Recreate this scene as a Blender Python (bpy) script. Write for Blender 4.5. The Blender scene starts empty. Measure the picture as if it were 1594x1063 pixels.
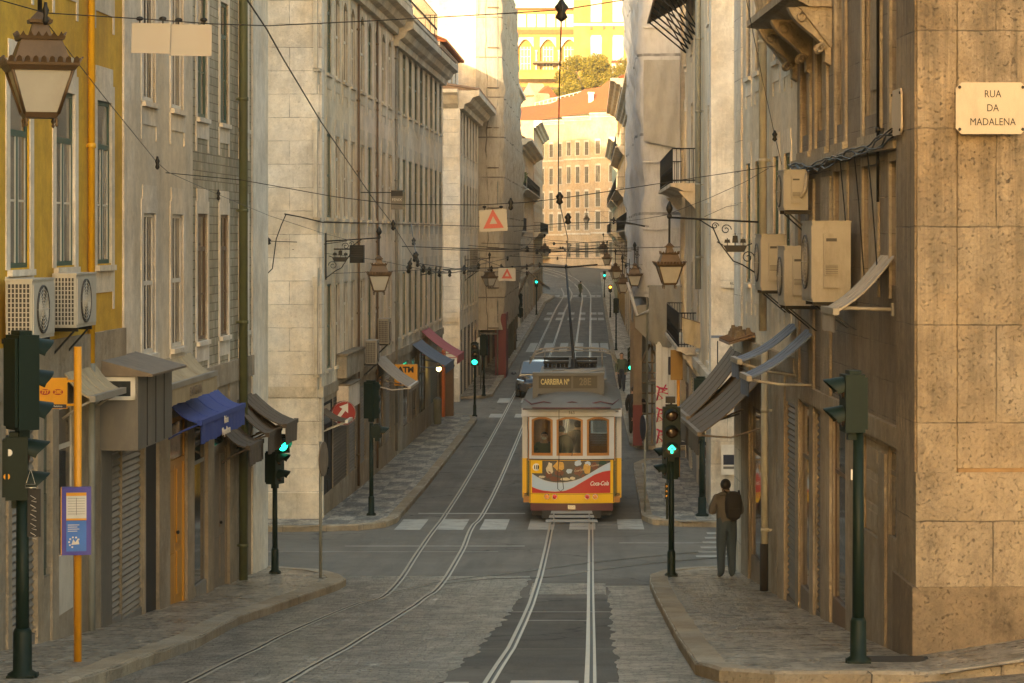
import bpy, bmesh, math, random
from mathutils import Vector, Matrix
R = random.Random(7)
PI = math.pi
C = bpy.context.scene.collection
sc = bpy.context.scene
FPX, CX, CY, CAMZ = 4000.0, 920.0, 367.0, 7.1      # focal length in photo pixels, vanishing point, camera height

# ------------------------------------------------------------------ helpers
_GT = [(-60, 9.6), (-30, 7.6), (0, 5.45), (12, 4.15), (24.8, 2.78), (27, 2.55), (31, 2.12), (36, 1.68), (40, 1.35), (46.5, .93), (54, .55), (61, .30),
       (70, .15), (85, .05), (100, 0), (215, 0), (250, .1), (280, .3), (296, .55), (312, 1.5), (330, 3.1), (345, 4.4)]
def g(Y):
    if Y <= _GT[0][0]: return _GT[0][1]
    for (a, za), (b, zb) in zip(_GT, _GT[1:]):
        if Y <= b:
            t = (Y - a) / (b - a)
            return za + (zb - za) * t
    return _GT[-1][1]
def P(px, py, Y): return Vector(((px - CX) / FPX * Y, Y, CAMZ - (py - CY) / FPX * Y))
def G(px, py, dz=0.0):
    Y = 60.0
    lo, hi = 5.0, 330.0
    for _ in range(60):
        Y = (lo + hi) / 2
        yy = CY + (CAMZ - g(Y) - dz) * FPX / Y
        if yy > py: lo = Y
        else: hi = Y
    return Vector(((px - CX) / FPX * Y, Y, g(Y) + dz))
def interp(tab, t):
    if t <= tab[0][0]: return tab[0][1]
    for (a, va), (b, vb) in zip(tab, tab[1:]):
        if t <= b: return va + (vb - va) * (t - a) / (b - a)
    return tab[-1][1]

class MB:
    def __init__(s): s.v = []; s.f = []; s.mi = []; s.sm = []
    def add(s, vs, fs, mi=0, smooth=False):
        o = len(s.v); s.v += [tuple(v) for v in vs]
        for f in fs:
            s.f.append([i + o for i in f]); s.mi.append(mi); s.sm.append(smooth)
    def box(s, x0, x1, y0, y1, z0, z1, mi=0):
        s.add([(x0,y0,z0),(x1,y0,z0),(x1,y1,z0),(x0,y1,z0),(x0,y0,z1),(x1,y0,z1),(x1,y1,z1),(x0,y1,z1)],
              [(0,3,2,1),(4,5,6,7),(0,1,5,4),(1,2,6,5),(2,3,7,6),(3,0,4,7)], mi)
    def hexa(s, b, t, mi=0):
        s.add(list(b) + list(t), [(0,3,2,1),(4,5,6,7),(0,1,5,4),(1,2,6,5),(2,3,7,6),(3,0,4,7)], mi)
    def frus(s, cx, cy, z0, a0, b0, z1, a1, b1, mi=0):
        s.hexa([(cx-a0,cy-b0,z0),(cx+a0,cy-b0,z0),(cx+a0,cy+b0,z0),(cx-a0,cy+b0,z0)],
               [(cx-a1,cy-b1,z1),(cx+a1,cy-b1,z1),(cx+a1,cy+b1,z1),(cx-a1,cy+b1,z1)], mi)
    def poly(s, pts, mi=0): s.add(pts, [list(range(len(pts)))], mi)
    def prism(s, pts, vec, mi=0):
        n = len(pts); vec = Vector(vec)
        vs = [Vector(p) for p in pts] + [Vector(p) + vec for p in pts]
        s.add(vs, [list(range(n))[::-1], list(range(n, 2*n))] + [(i, (i+1) % n, n + (i+1) % n, n + i) for i in range(n)], mi)
    def profx(s, x0, x1, prof, mi=0):
        s.prism([(x0, y, z) for y, z in prof], (x1 - x0, 0, 0), mi)
    def tube(s, pts, r, n=6, mi=0, cap=True, smooth=True):
        pts = [Vector(p) for p in pts]; rs = r if isinstance(r, (list, tuple)) else [r] * len(pts)
        vs = []; fs = []; prev = None
        for i, p in enumerate(pts):
            d = (pts[min(i+1, len(pts)-1)] - pts[max(i-1, 0)])
            if d.length < 1e-9: d = Vector((0,0,1))
            d.normalize()
            up = prev if prev is not None else (Vector((0,0,1)) if abs(d.z) < .9 else Vector((1,0,0)))
            a = d.cross(up)
            if a.length < 1e-5: a = d.cross(Vector((0,1,0)))
            a.normalize(); b = a.cross(d).normalized(); prev = b
            for k in range(n):
                t = 2*PI*k/n
                vs.append(p + (a*math.cos(t) + b*math.sin(t)) * rs[i])
        for i in range(len(pts)-1):
            for k in range(n):
                fs.append((i*n+k, i*n+(k+1) % n, (i+1)*n+(k+1) % n, (i+1)*n+k))
        s.add(vs, fs, mi, smooth)
        if cap: s.add(vs[:n], [list(range(n))[::-1]], mi); s.add(vs[-n:], [list(range(n))], mi)
    def lathe(s, prof, c=(0,0,0), n=16, mi=0, axis='z', smooth=True, cap=True):
        vs = []; c = Vector(c)
        for r, z in prof:
            for k in range(n):
                t = 2*PI*k/n; a, b = r*math.cos(t), r*math.sin(t)
                vs.append(c + (Vector((a,b,z)) if axis == 'z' else Vector((a,z,b)) if axis == 'y' else Vector((z,a,b))))
        fs = [(i*n+k, i*n+(k+1) % n, (i+1)*n+(k+1) % n, (i+1)*n+k) for i in range(len(prof)-1) for k in range(n)]
        s.add(vs, fs, mi, smooth)
        if cap: s.add(vs[:n], [list(range(n))[::-1]], mi); s.add(vs[-n:], [list(range(n))], mi)
    def ball(s, c, rx, ry, rz, nu=12, nv=8, mi=0):
        c = Vector(c); vs = []
        for i in range(nv+1):
            ph = PI*i/nv - PI/2
            for k in range(nu):
                t = 2*PI*k/nu
                vs.append(c + Vector((rx*math.cos(ph)*math.cos(t), ry*math.cos(ph)*math.sin(t), rz*math.sin(ph))))
        s.add(vs, [(i*nu+k, i*nu+(k+1) % nu, (i+1)*nu+(k+1) % nu, (i+1)*nu+k) for i in range(nv) for k in range(nu)], mi, True)
    def mesh(s, name, mats, recalc=True):
        me = bpy.data.meshes.new(name); me.from_pydata(s.v, [], s.f)
        for m in (mats if isinstance(mats, (list, tuple)) else [mats]): me.materials.append(m)
        me.polygons.foreach_set('material_index', s.mi); me.polygons.foreach_set('use_smooth', s.sm)
        if recalc:
            bm = bmesh.new(); bm.from_mesh(me); bmesh.ops.remove_doubles(bm, verts=bm.verts, dist=1e-5)
            bmesh.ops.recalc_face_normals(bm, faces=bm.faces); bm.to_mesh(me); bm.free()
        me.update(); return me
    def build(s, name, mats, parent=None, loc=None, rot=None, recalc=True):
        return link(name, s.mesh(name, mats, recalc), parent, loc, rot)
def link(name, me, parent=None, loc=None, rot=None):
    o = bpy.data.objects.new(name, me); C.objects.link(o)
    if parent is not None: o.parent = parent
    if loc is not None: o.location = loc
    if rot is not None: o.rotation_euler = rot
    return o
def tag(o, label, cat, group=None):
    o['label'] = label; o['category'] = cat
    if group: o['group'] = group
    return o
def thing(name, label, cat, loc=(0,0,0), rz=0, group=None):
    o = bpy.data.objects.new(name, None); C.objects.link(o); o.empty_display_size = .2
    o.location = loc; o.rotation_euler = (0, 0, rz)
    return tag(o, label, cat, group)
def struct(o): o['kind'] = 'structure'; return o
def text(name, s, size, m, parent, loc, rot=(PI/2,0,0), ext=.004, align='CENTER', shear=0, sx=1, bold=0):
    cu = bpy.data.curves.new(name, 'FONT'); cu.body = s; cu.size = size; cu.extrude = ext; cu.align_x = align; cu.align_y = 'CENTER'; cu.shear = shear; cu.offset = bold
    cu.resolution_u = 3
    t = bpy.data.objects.new('tmp', cu); C.objects.link(t)
    dg = bpy.context.evaluated_depsgraph_get(); me = bpy.data.meshes.new_from_object(t.evaluated_get(dg))
    bpy.data.objects.remove(t)
    me.materials.clear(); me.materials.append(m)
    o = link(name, me, parent, loc, rot); o.scale = (sx, 1, 1); return o
def copy_tree(o, parent=None):
    c = o.copy(); C.objects.link(c)
    if parent is not None: c.parent = parent
    for ch in [x for x in o.children]: copy_tree(ch, c)
    return c

# ------------------------------------------------------------------ materials
class NT:
    def __init__(s, name):
        s.m = bpy.data.materials.new(name); s.m.use_nodes = True; s.t = s.m.node_tree
        s.b = s.t.nodes['Principled BSDF']; s.out = s.t.nodes['Material Output']
    def n(s, ty, **k):
        x = s.t.nodes.new(ty)
        for a, v in k.items(): setattr(x, a, v)
        return x
    def l(s, a, b): s.t.links.new(a, b)
    def noise(s, vec, scale, detail=4, rough=.6, dist=0):
        x = s.n('ShaderNodeTexNoise'); x.inputs['Scale'].default_value = scale; x.inputs['Detail'].default_value = detail
        x.inputs['Roughness'].default_value = rough; x.inputs['Distortion'].default_value = dist
        if vec is not None: s.l(vec, x.inputs['Vector'])
        return x.outputs['Fac']
    def ramp(s, fac, a, b, ca=(0,0,0,1), cb=(1,1,1,1)):
        x = s.n('ShaderNodeValToRGB'); e = x.color_ramp.elements
        e[0].position = a; e[0].color = ca; e[1].position = b; e[1].color = cb
        s.l(fac, x.inputs['Fac']); return x.outputs['Color']
    def mix(s, fac, a, b, mode='MIX'):
        x = s.n('ShaderNodeMix', data_type='RGBA', blend_type=mode)
        for i, v in ((0, fac), (6, a), (7, b)):
            if hasattr(v, 'links'): s.l(v, x.inputs[i])
            elif i == 0: x.inputs[0].default_value = v
            else: x.inputs[i].default_value = (*v[:3], 1)
        return x.outputs[2]
    def math(s, op, a, b=0.0):
        x = s.n('ShaderNodeMath', operation=op)
        for i, v in ((0, a), (1, b)):
            if hasattr(v, 'links'): s.l(v, x.inputs[i])
            else: x.inputs[i].default_value = v
        return x.outputs[0]
    def map(s, vec, sx=1, sy=1, sz=1, rz=0):
        x = s.n('ShaderNodeMapping'); x.inputs['Scale'].default_value = (sx, sy, sz); x.inputs['Rotation'].default_value = (0, 0, rz)
        s.l(vec, x.inputs['Vector']); return x.outputs[0]
    def pos(s): return s.n('ShaderNodeNewGeometry').outputs['Position']
    def obj(s): return s.n('ShaderNodeTexCoord').outputs['Object']
    def rnd(s): return s.n('ShaderNodeObjectInfo').outputs['Random']
    def wallvec(s):                                       # (x + y, z) of the object: along the wall, up the wall
        sp = s.n('ShaderNodeSeparateXYZ'); s.l(s.obj(), sp.inputs[0])
        cb = s.n('ShaderNodeCombineXYZ'); s.l(s.math('ADD', sp.outputs[0], sp.outputs[1]), cb.inputs[0]); s.l(sp.outputs[2], cb.inputs[1])
        return cb.outputs[0]
    def bump(s, h, strength=.3, dist=.02):
        x = s.n('ShaderNodeBump'); x.inputs['Strength'].default_value = strength; x.inputs['Distance'].default_value = dist
        s.l(h, x.inputs['Height']); s.l(x.outputs[0], s.b.inputs['Normal'])
    def col(s, c):
        if hasattr(c, 'links'): s.l(c, s.b.inputs['Base Color'])
        else: s.b.inputs['Base Color'].default_value = (*c, 1)
    def set(s, **k):
        for a, v in k.items(): s.b.inputs[a].default_value = v
def mul(c, k): return tuple(min(1, x*k) for x in c)

def aged(name, c, dirt=(.10,.075,.045), amount=.55, patch=.35, streak=1.0, bump=.25, rough=.9, blocks=None, mortar=.35, tiles=None, pit=.5):
    """weathered plaster or stone: mottling, long run-off stains, chips and pits, optional block joints"""
    t = NT(name); p = t.pos()
    base = t.mix(t.ramp(t.noise(p, .55, 6, .7), .36, .66), mul(c, 1.15), mul(c, 1-.6*patch))
    base = t.mix(t.ramp(t.noise(p, 3.1, 8, .78), .42, .66), base, t.mix(.5, base, mul(c, .62)))
    base = t.mix(t.math('MULTIPLY', t.ramp(t.noise(p, 5.5, 8, .82), .50, .66), .5), base, mul(c, 1.22))
    warm = t.mix(t.ramp(t.noise(p, .31, 5, .65), .42, .6), (1,1,1), (1.0,.90,.75))
    base = t.mix(.8, base, t.mix(1.0, base, warm, 'MULTIPLY'))
    base = t.mix(t.math('MULTIPLY', t.ramp(t.noise(t.map(p, 1, 1, .7), .8, 7, .7), .44, .66), min(.55, amount)), base, t.mix(1.0, base, (.56,.50,.42), 'MULTIPLY'))
    st = t.noise(t.map(p, 4.2, 4.2, .16), 1.4, 8, .75)
    stm = t.math('MULTIPLY', t.ramp(st, .46, .70), t.ramp(t.noise(p, .5, 4, .6), .36, .58))
    base = t.mix(t.math('MULTIPLY', stm, amount*streak*.8), base, dirt)
    blo = t.math('MULTIPLY', t.ramp(t.noise(t.map(p, 1, 1, .6), 1.1, 10, .82), .50, .60), t.ramp(t.noise(p, .33, 4, .6), .38, .56))
    base = t.mix(t.math('MULTIPLY', blo, amount*.8), base, mul(dirt, 1.5))
    sp = t.ramp(t.noise(p, 26, 6, .8), .58, .68)
    base = t.mix(t.math('MULTIPLY', t.math('MULTIPLY', sp, t.ramp(t.noise(p, .7, 4, .7), .42, .6)), pit), base, mul(dirt, 1.2))
    h = t.math('ADD', t.noise(p, 14, 7, .75), t.math('MULTIPLY', t.noise(p, 2.2, 5, .65), 1.6))
    h = t.math('SUBTRACT', h, t.math('MULTIPLY', sp, .7))
    if blocks:
        w = t.wallvec(); nz = t.n('ShaderNodeTexNoise'); nz.inputs['Scale'].default_value = 2.5; t.l(w, nz.inputs['Vector'])
        ww = t.n('ShaderNodeVectorMath', operation='MULTIPLY_ADD'); t.l(nz.outputs['Color'], ww.inputs[0]); ww.inputs[1].default_value = (.03,.03,0); t.l(w, ww.inputs[2])
        br = t.n('ShaderNodeTexBrick'); t.l(ww.outputs[0], br.inputs['Vector']); br.inputs['Scale'].default_value = 1
        br.inputs['Brick Width'].default_value, br.inputs['Row Height'].default_value = blocks
        br.inputs['Mortar Size'].default_value = .007; br.inputs['Mortar Smooth'].default_value = .4
        br.inputs['Color1'].default_value = (1,1,1,1); br.inputs['Color2'].default_value = (.90,.87,.82,1); br.inputs['Mortar'].default_value = (.94,.93,.92,1)
        base = t.mix(1.0, base, br.outputs['Color'], 'MULTIPLY')
        edge = t.math('MULTIPLY', br.outputs['Fac'], t.ramp(t.noise(p, 1.7, 5, .7), .40, .58))
        base = t.mix(t.math('MULTIPLY', edge, mortar*2), base, mul(dirt, .8))
        h = t.math('SUBTRACT', h, t.math('MULTIPLY', br.outputs['Fac'], 1.6))
    if tiles:
        w = t.wallvec(); br = t.n('ShaderNodeTexBrick'); t.l(w, br.inputs['Vector']); br.inputs['Scale'].default_value = 1; br.offset = 0
        br.inputs['Brick Width'].default_value = tiles; br.inputs['Row Height'].default_value = tiles; br.inputs['Mortar Size'].default_value = .008
        br.inputs['Color1'].default_value = (1,1,1,1); br.inputs['Color2'].default_value = (.66,.69,.62,1); br.inputs['Mortar'].default_value = (.42,.38,.32,1)
        base = t.mix(1.0, base, br.outputs['Color'], 'MULTIPLY')
        h = t.math('SUBTRACT', h, t.math('MULTIPLY', br.outputs['Fac'], 1.5))
    t.col(base); t.set(Roughness=rough); t.bump(h, min(1, bump*1.7), .025)
    return t.m
def plain(name, c, rough=.55, metal=0, var=.25, scale=6, bump=0, spec=.5, dirt=None, damt=.5):
    t = NT(name); p = t.pos()
    base = t.mix(t.noise(p, scale, 5, .65), mul(c, 1+var), mul(c, 1-var))
    if dirt: base = t.mix(t.math('MULTIPLY', t.ramp(t.noise(t.map(p, 1,1,.35), 2.5, 7, .75), .5, .72), damt), base, dirt)
    t.col(base); t.set(Roughness=rough, Metallic=metal); t.b.inputs['Specular IOR Level'].default_value = spec
    if bump: t.bump(t.noise(p, scale*5, 5), bump, .01)
    return t.m
def glow(name, c, s):
    t = NT(name); t.col(mul(c, .3)); t.b.inputs['Emission Color'].default_value = (*c, 1); t.b.inputs['Emission Strength'].default_value = s; return t.m
def pane_mat(name, c=(.02,.022,.022), c2=(.1,.1,.09), rough=.07):
    t = NT(name); p = t.pos()
    cur = t.ramp(t.noise(t.map(p, 2.5, 2.5, .6), 1.3, 3), .45, .62)
    t.col(t.mix(t.math('MULTIPLY', cur, t.ramp(t.rnd(), .2, .9)), c, c2)); t.set(Roughness=rough); t.b.inputs['Specular IOR Level'].default_value = .6
    t.bump(t.noise(p, 1.5, 2), .06, .03)
    return t.m
def clear_mat(name, tint=(.8,.82,.78), refl=.13):
    t = NT(name); tr = t.n('ShaderNodeBsdfTransparent'); tr.inputs[0].default_value = (*tint, 1)
    gl = t.n('ShaderNodeBsdfGlossy'); gl.inputs['Roughness'].default_value = .04
    lw = t.n('ShaderNodeLayerWeight'); lw.inputs[0].default_value = .25
    mx = t.n('ShaderNodeMixShader'); t.l(t.math('ADD', t.math('MULTIPLY', lw.outputs['Fresnel'], .6), refl*.4), mx.inputs[0])
    t.l(tr.outputs[0], mx.inputs[1]); t.l(gl.outputs[0], mx.inputs[2]); t.l(mx.outputs[0], t.out.inputs[0]); return t.m
def cloth_mat(name, c, var=.2, rough=.85, dirt=(.09,.07,.045), damt=.4, trans=0.0, fold=0.0, grid=0.0):
    t = NT(name); p = t.pos()
    base = t.mix(t.noise(p, 2.2, 5, .7), mul(c, 1+var), mul(c, 1-var))
    base = t.mix(t.math('MULTIPLY', t.ramp(t.noise(t.map(p, 2,2,.5), 3, 6, .75), .48, .72), damt), base, dirt)
    if grid:
        sp = t.n('ShaderNodeSeparateXYZ'); t.l(t.mix(.03, p, t.n('ShaderNodeTexNoise').outputs['Color'], 'ADD'), sp.inputs[0])
        ln = t.math('LESS_THAN', t.math('FRACT', t.math('MULTIPLY', sp.outputs[2], 1/grid)), .035)
        l2 = t.math('LESS_THAN', t.math('FRACT', t.math('MULTIPLY', t.math('ADD', sp.outputs[0], sp.outputs[1]), .39)), .02)
        base = t.mix(t.math('MULTIPLY', t.math('MAXIMUM', ln, l2), t.ramp(t.noise(p, .9, 3), .4, .55)), base, mul(c, .35))
    t.col(base); t.set(Roughness=rough)
    h = t.noise(p, 60, 3)
    if fold: h = t.math('ADD', h, t.math('MULTIPLY', t.noise(t.map(p, 2.5, 2.5, .25), 1.6, 5, .6, .6), fold))
    t.bump(h, .35, .03)
    if trans: t.b.inputs['Transmission Weight'].default_value = 0
    return t.m
def cobble(name, ca, cb, gap, sx, sy, rough=(.35,.75), kind='set', bump=.8, pattern=None, spec=.5):
    t = NT(name); p = t.pos()
    warp = t.n('ShaderNodeVectorMath', operation='MULTIPLY_ADD')
    nz = t.n('ShaderNodeTexNoise'); nz.inputs['Scale'].default_value = 1.1; t.l(p, nz.inputs['Vector'])
    t.l(nz.outputs['Color'], warp.inputs[0]); warp.inputs[1].default_value = (.22,.22,.0); t.l(p, warp.inputs[2])
    if kind == 'set':
        br = t.n('ShaderNodeTexBrick'); t.l(warp.outputs[0], br.inputs['Vector']); br.inputs['Scale'].default_value = 1
        br.inputs['Brick Width'].default_value = sx; br.inputs['Row Height'].default_value = sy
        br.inputs['Mortar Size'].default_value = .02; br.inputs['Mortar Smooth'].default_value = .9
        br.inputs['Color1'].default_value = (0,0,0,1); br.inputs['Color2'].default_value = (1,1,1,1); br.inputs['Mortar'].default_value = (.5,.5,.5,1)
        cell = br.outputs['Color']; joint = br.outputs['Fac']
    else:
        vo = t.n('ShaderNodeTexVoronoi'); vo.inputs['Scale'].default_value = 1/sx; t.l(warp.outputs[0], vo.inputs['Vector']); vo.inputs['Randomness'].default_value = .75
        ve = t.n('ShaderNodeTexVoronoi', feature='DISTANCE_TO_EDGE'); ve.inputs['Scale'].default_value = 1/sx; t.l(warp.outputs[0], ve.inputs['Vector']); ve.inputs['Randomness'].default_value = .75
        sepc = t.n('ShaderNodeSeparateColor'); t.l(vo.outputs['Color'], sepc.inputs[0])
        cell = sepc.outputs[0]; joint = t.ramp(ve.outputs['Distance'], .02, .14, (1,1,1,1), (0,0,0,1))
    base = t.mix(cell, ca, cb)
    if pattern:
        sp = t.n('ShaderNodeSeparateXYZ'); t.l(p, sp.inputs[0])
        a = t.math('FLOOR', t.math('MULTIPLY', sp.outputs[0], 1/.62)); b = t.math('FLOOR', t.math('MULTIPLY', sp.outputs[1], 1/1.25))
        ck = t.math('MODULO', t.math('ABSOLUTE', t.math('ADD', a, b)), 2.0)
        base = t.mix(t.math('MULTIPLY', ck, .85), base, t.mix(cell, mul(pattern, .8), mul(pattern, 1.3)))
    base = t.mix(t.ramp(t.noise(p, .8, 5, .65), .42, .7), base, t.mix(1.0, base, (.74,.70,.64), 'MULTIPLY'))
    base = t.mix(t.math('MULTIPLY', joint, .7), base, gap)
    grain = t.math('ADD', t.math('MULTIPLY', t.noise(t.map(p, 7.5, 3.0, 1), 1.0, 6, .8), .5), t.math('MULTIPLY', t.noise(t.map(p, 3.4, 1.15, 1), 1.0, 5, .75), .5)); worn = t.noise(t.map(p, 2.2, .8, 1), 1.0, 4, .7)
    base = t.mix(t.ramp(grain, .40, .50), t.mix(.72, base, gap), base)
    base = t.mix(t.math('MULTIPLY', t.ramp(worn, .5, .66), .55), base, mul(cb, 1.25))
    rr = t.math('ADD', rough[0], t.math('MULTIPLY', t.noise(p, 2.3, 4), rough[1]-rough[0]))
    t.l(rr, t.b.inputs['Roughness']); t.col(base); t.b.inputs['Specular IOR Level'].default_value = spec
    h = t.math('SUBTRACT', t.math('MULTIPLY', t.noise(p, 9, 4), .5), joint)
    h = t.math('ADD', h, t.math('MULTIPLY', cell, .5)); h = t.math('ADD', h, t.math('MULTIPLY', t.ramp(grain, .40, .58), 1.8))
    t.bump(h, bump, .08); return t.m
SUN_AZ, SUN_EL, SUN_E, SUN_C = 12, 6, 1.5, (1.0, .77, .46)
SKY_T, SKY_S, EXPO = (1.0, .925, .79), .15, 2.85
HAZE = .00026
# ------------------------------------------------------------------ palette
DK = (.05,.038,.022)
M = {}
M['yellow'] = aged('yellow_plaster', (.64,.40,.03), (.16,.10,.03), 0.31, .35, bump=.15)
M['cream'] = aged('cream_plaster', (.68,.62,.52), DK, 0.24, .3, bump=.15)
M['tile'] = aged('old_tiles', (.50,.46,.37), DK, 0.37, .4, bump=.25, tiles=.14)
M['lime'] = aged('limestone_blocks', (.66,.60,.50), DK, 0.37, .5, bump=.4, blocks=(1.5,.62), mortar=.4)
M['limew'] = aged('pale_limestone_blocks', (.82,.78,.71), DK, 0.24, .38, bump=.4, blocks=(1.3,.55), mortar=.35)
M['trim'] = aged('stone_trim', (.66,.60,.50), DK, 0.37, .5, bump=.25)
M['trimw'] = aged('pale_stone_trim', (.76,.71,.63), DK, 0.31, .4, bump=.2)
M['stone'] = aged('golden_stone_blocks', (.40,.335,.25), (.07,.055,.038), .70, .7, 1.5, bump=.6, blocks=(2.3,1.03), mortar=.35, pit=.35)
M['stoned'] = aged('dark_stone_plinth', (.26,.205,.14), (.025,.018,.010), 0.56, .6, bump=.9)
M['stonew'] = aged('worn_stone', (.42,.36,.275), DK, 0.50, .6, bump=.6)
M['brown'] = aged('brown_stone_blocks', (.27,.23,.185), (.04,.03,.02), 0.37, .4, bump=.4, blocks=(.5,.42), mortar=.3)
M['ochre'] = aged('ochre_plaster', (.74,.66,.52), DK, 0.34, .35, bump=.2)
M['pinkish'] = aged('pinkish_plaster', (.76,.67,.57), DK, 0.25, .35, bump=.2)
M['sand'] = aged('sand_plaster', (.74,.66,.54), DK, 0.24, .35, bump=.2)
M['white'] = aged('white_plaster', (.74,.71,.65), DK, 0.22, .25, bump=.15)
M['palegreen'] = aged('pale_green_plaster', (.44,.52,.42), DK, 0.25, .25, bump=.15)
M['sunyellow'] = aged('bright_yellow_plaster', (.40,.27,.085), DK, 0.15, .25, bump=.15)
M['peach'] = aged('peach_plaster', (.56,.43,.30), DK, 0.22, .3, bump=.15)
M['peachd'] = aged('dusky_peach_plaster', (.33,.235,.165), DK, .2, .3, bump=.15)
M['rooftile'] = plain('terracotta_tiles', (.36,.11,.035), .85, 0, .35, 3, .4, dirt=(.12,.08,.05), damt=.5)
M['oldroof'] = plain('mossy_roof_tiles', (.24,.15,.09), .9, 0, .4, 3, .5, dirt=(.08,.07,.03), damt=.6)
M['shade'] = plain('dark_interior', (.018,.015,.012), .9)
M['pane'] = pane_mat('window_glass')
M['panec'] = pane_mat('curtained_glass', (.05,.05,.045), (.32,.29,.24), .12)
M['panew'] = pane_mat('shuttered_pale', (.35,.31,.25), (.5,.45,.36), .3)
M['shopglass'] = pane_mat('shop_glass', (.03,.033,.033), (.14,.13,.11), .05)
M['fwhite'] = plain('white_window_paint', (.62,.57,.48), .5, 0, .15, 5, dirt=DK, damt=.35)
M['fgreen'] = plain('green_window_paint', (.028,.075,.055), .5, 0, .25, 5)
M['fgrey'] = plain('grey_window_paint', (.22,.2,.17), .6, 0, .25, 5, dirt=DK)
M['fwood'] = plain('brown_window_paint', (.14,.085,.045), .6, 0, .3, 5)
M['iron'] = plain('black_iron', (.012,.011,.010), .55, .3, .3, 8)
M['green'] = plain('bottle_green_paint', (.0055,.014,.0095), .5, 0, .3, 3, dirt=(.006,.008,.006), damt=.2, spec=.18)
M['drain'] = plain('moss_green_pipe', (.075,.085,.035), .6, 0, .3, 4, dirt=DK)
M['draing'] = plain('grey_pipe', (.20,.21,.19), .6, 0, .2, 4, dirt=DK)
M['drainc'] = plain('cream_pipe', (.36,.34,.27), .6, 0, .2, 4, dirt=DK)
M['busy'] = plain('amber_yellow_paint', (.70,.30,.008), .4, 0, .12, 3, dirt=(.2,.1,.02), damt=.3)
M['draiy'] = plain('yellow_pipe', (.62,.34,.012), .5, 0, .15, 3, dirt=(.2,.12,.03), damt=.4)
M['acw'] = plain('dirty_white_casing', (.46,.43,.37), .5, 0, .12, 4, dirt=(.14,.10,.06), damt=.45)
M['acb'] = plain('beige_casing', (.28,.255,.215), .5, 0, .15, 4, dirt=(.10,.075,.05), damt=.5)
M['acdark'] = plain('dark_fins', (.04,.035,.03), .6)
M['shutter'] = plain('grey_shutter_metal', (.22,.21,.19), .5, .3, .2, 3, dirt=DK, damt=.4)
M['shutterb'] = plain('brown_shutter_metal', (.075,.058,.042), .5, .2, .2, 3, dirt=DK, damt=.4)
M['fascia'] = plain('grey_fascia_panel', (.12,.11,.095), .55, 0, .2, 2, dirt=(.3,.26,.2), damt=.3)
M['orange'] = plain('orange_door_paint', (.52,.235,.012), .45, 0, .15, 2)
M['dgreen'] = plain('dark_green_tiles', (.03,.065,.05), .25, 0, .5, 9)
M['wood'] = plain('weathered_wood', (.17,.13,.09), .7, 0, .4, 5, .3, dirt=DK)
M['beige'] = cloth_mat('beige_awning_cloth', (.42,.345,.22), fold=.5)
M['brownc'] = cloth_mat('brown_awning_cloth', (.10,.07,.043), fold=.5)
M['darkc'] = cloth_mat('dark_awning_cloth', (.085,.062,.042), fold=.3)
M['bluec'] = cloth_mat('blue_awning_cloth', (.035,.065,.30), damt=.15, fold=.3)
M['slate'] = cloth_mat('slate_blue_awning_cloth', (.13,.165,.24), damt=.3)
M['pinkc'] = cloth_mat('pink_awning_cloth', (.45,.12,.14), damt=.2)
M['greyc'] = cloth_mat('grey_awning_cloth', (.38,.34,.29), damt=.3)
M['tarp'] = cloth_mat('pale_tarpaulin', (.42,.425,.45), rough=.6, damt=.3, fold=3.5, grid=2.6)
M['tarpd'] = cloth_mat('dark_mesh_tarpaulin', (.23,.22,.20), damt=.25, fold=2.0)
M['tarpb'] = cloth_mat('buff_scaffold_netting', (.42,.37,.29), damt=.45, fold=4, grid=2.0)
M['hoard'] = plain('white_hoarding', (.55,.56,.56), .45, 0, .08, 2, dirt=(.3,.28,.25), damt=.3)
M['signw'] = plain('blank_white_sign', (.36,.335,.30), .5, 0, .06, 3, dirt=(.4,.25,.12), damt=.2)
M['signr'] = plain('red_sign_paint', (.30,.012,.009), .45, 0, .1, 3)
M['signt'] = plain('white_sign_paint', (.66,.62,.55), .45)
M['boardt'] = plain('grey_board', (.28,.26,.225), .5, 0, .08, 3)
M['panel'] = plain('stone_coloured_shutters', (.38,.31,.22), .7, 0, .3, 5, .3, dirt=DK)
M['panef'] = pane_mat('far_window_glass', (.13,.115,.09), (.3,.27,.21), .15)
M['ink'] = plain('black_lettering', (.02,.018,.015), .7)
M['brass'] = plain('brown_lamp_metal', (.10,.062,.03), .5, .3, .35, 9, dirt=(.03,.02,.01), damt=.5)
M['lampg'] = plain('frosted_lamp_glass', (.37,.355,.315), .25, 0, .12, 8, dirt=(.25,.2,.13), damt=.3)
M['steel'] = plain('worn_rail_steel', (.36,.31,.235), .42, .28, .25, 3)
M['rust'] = plain('rail_groove', (.035,.03,.025), .6, .3, .4, 6)
M['kerb'] = aged('kerb_limestone', (.42,.37,.29), DK, 0.43, .5, bump=.6, blocks=(1.15,6), mortar=.5)
M['paint'] = plain('road_paint', (.36,.335,.285), .6, 0, .3, 3, .2, dirt=(.12,.108,.09), damt=1.0)
M['dred'] = plain('dark_red_boards', (.13,.016,.02), .6, 0, .2, 3)
M['skin'] = plain('skin', (.45,.26,.17), .5, 0, .08, 8)
M['hair'] = plain('dark_hair', (.016,.012,.009), .6, 0, .3, 40)
M['jacket'] = cloth_mat('grey_jacket', (.10,.092,.085), damt=.1, fold=2.5)
M['jeans'] = cloth_mat('blue_jeans', (.036,.058,.085), damt=.1, fold=2.5)
M['black'] = cloth_mat('black_cloth', (.014,.012,.012), damt=.0)
M['navy'] = cloth_mat('navy_cloth', (.02,.024,.04), damt=.0)
M['olive'] = cloth_mat('olive_cloth', (.07,.085,.05), damt=.0)
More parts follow.
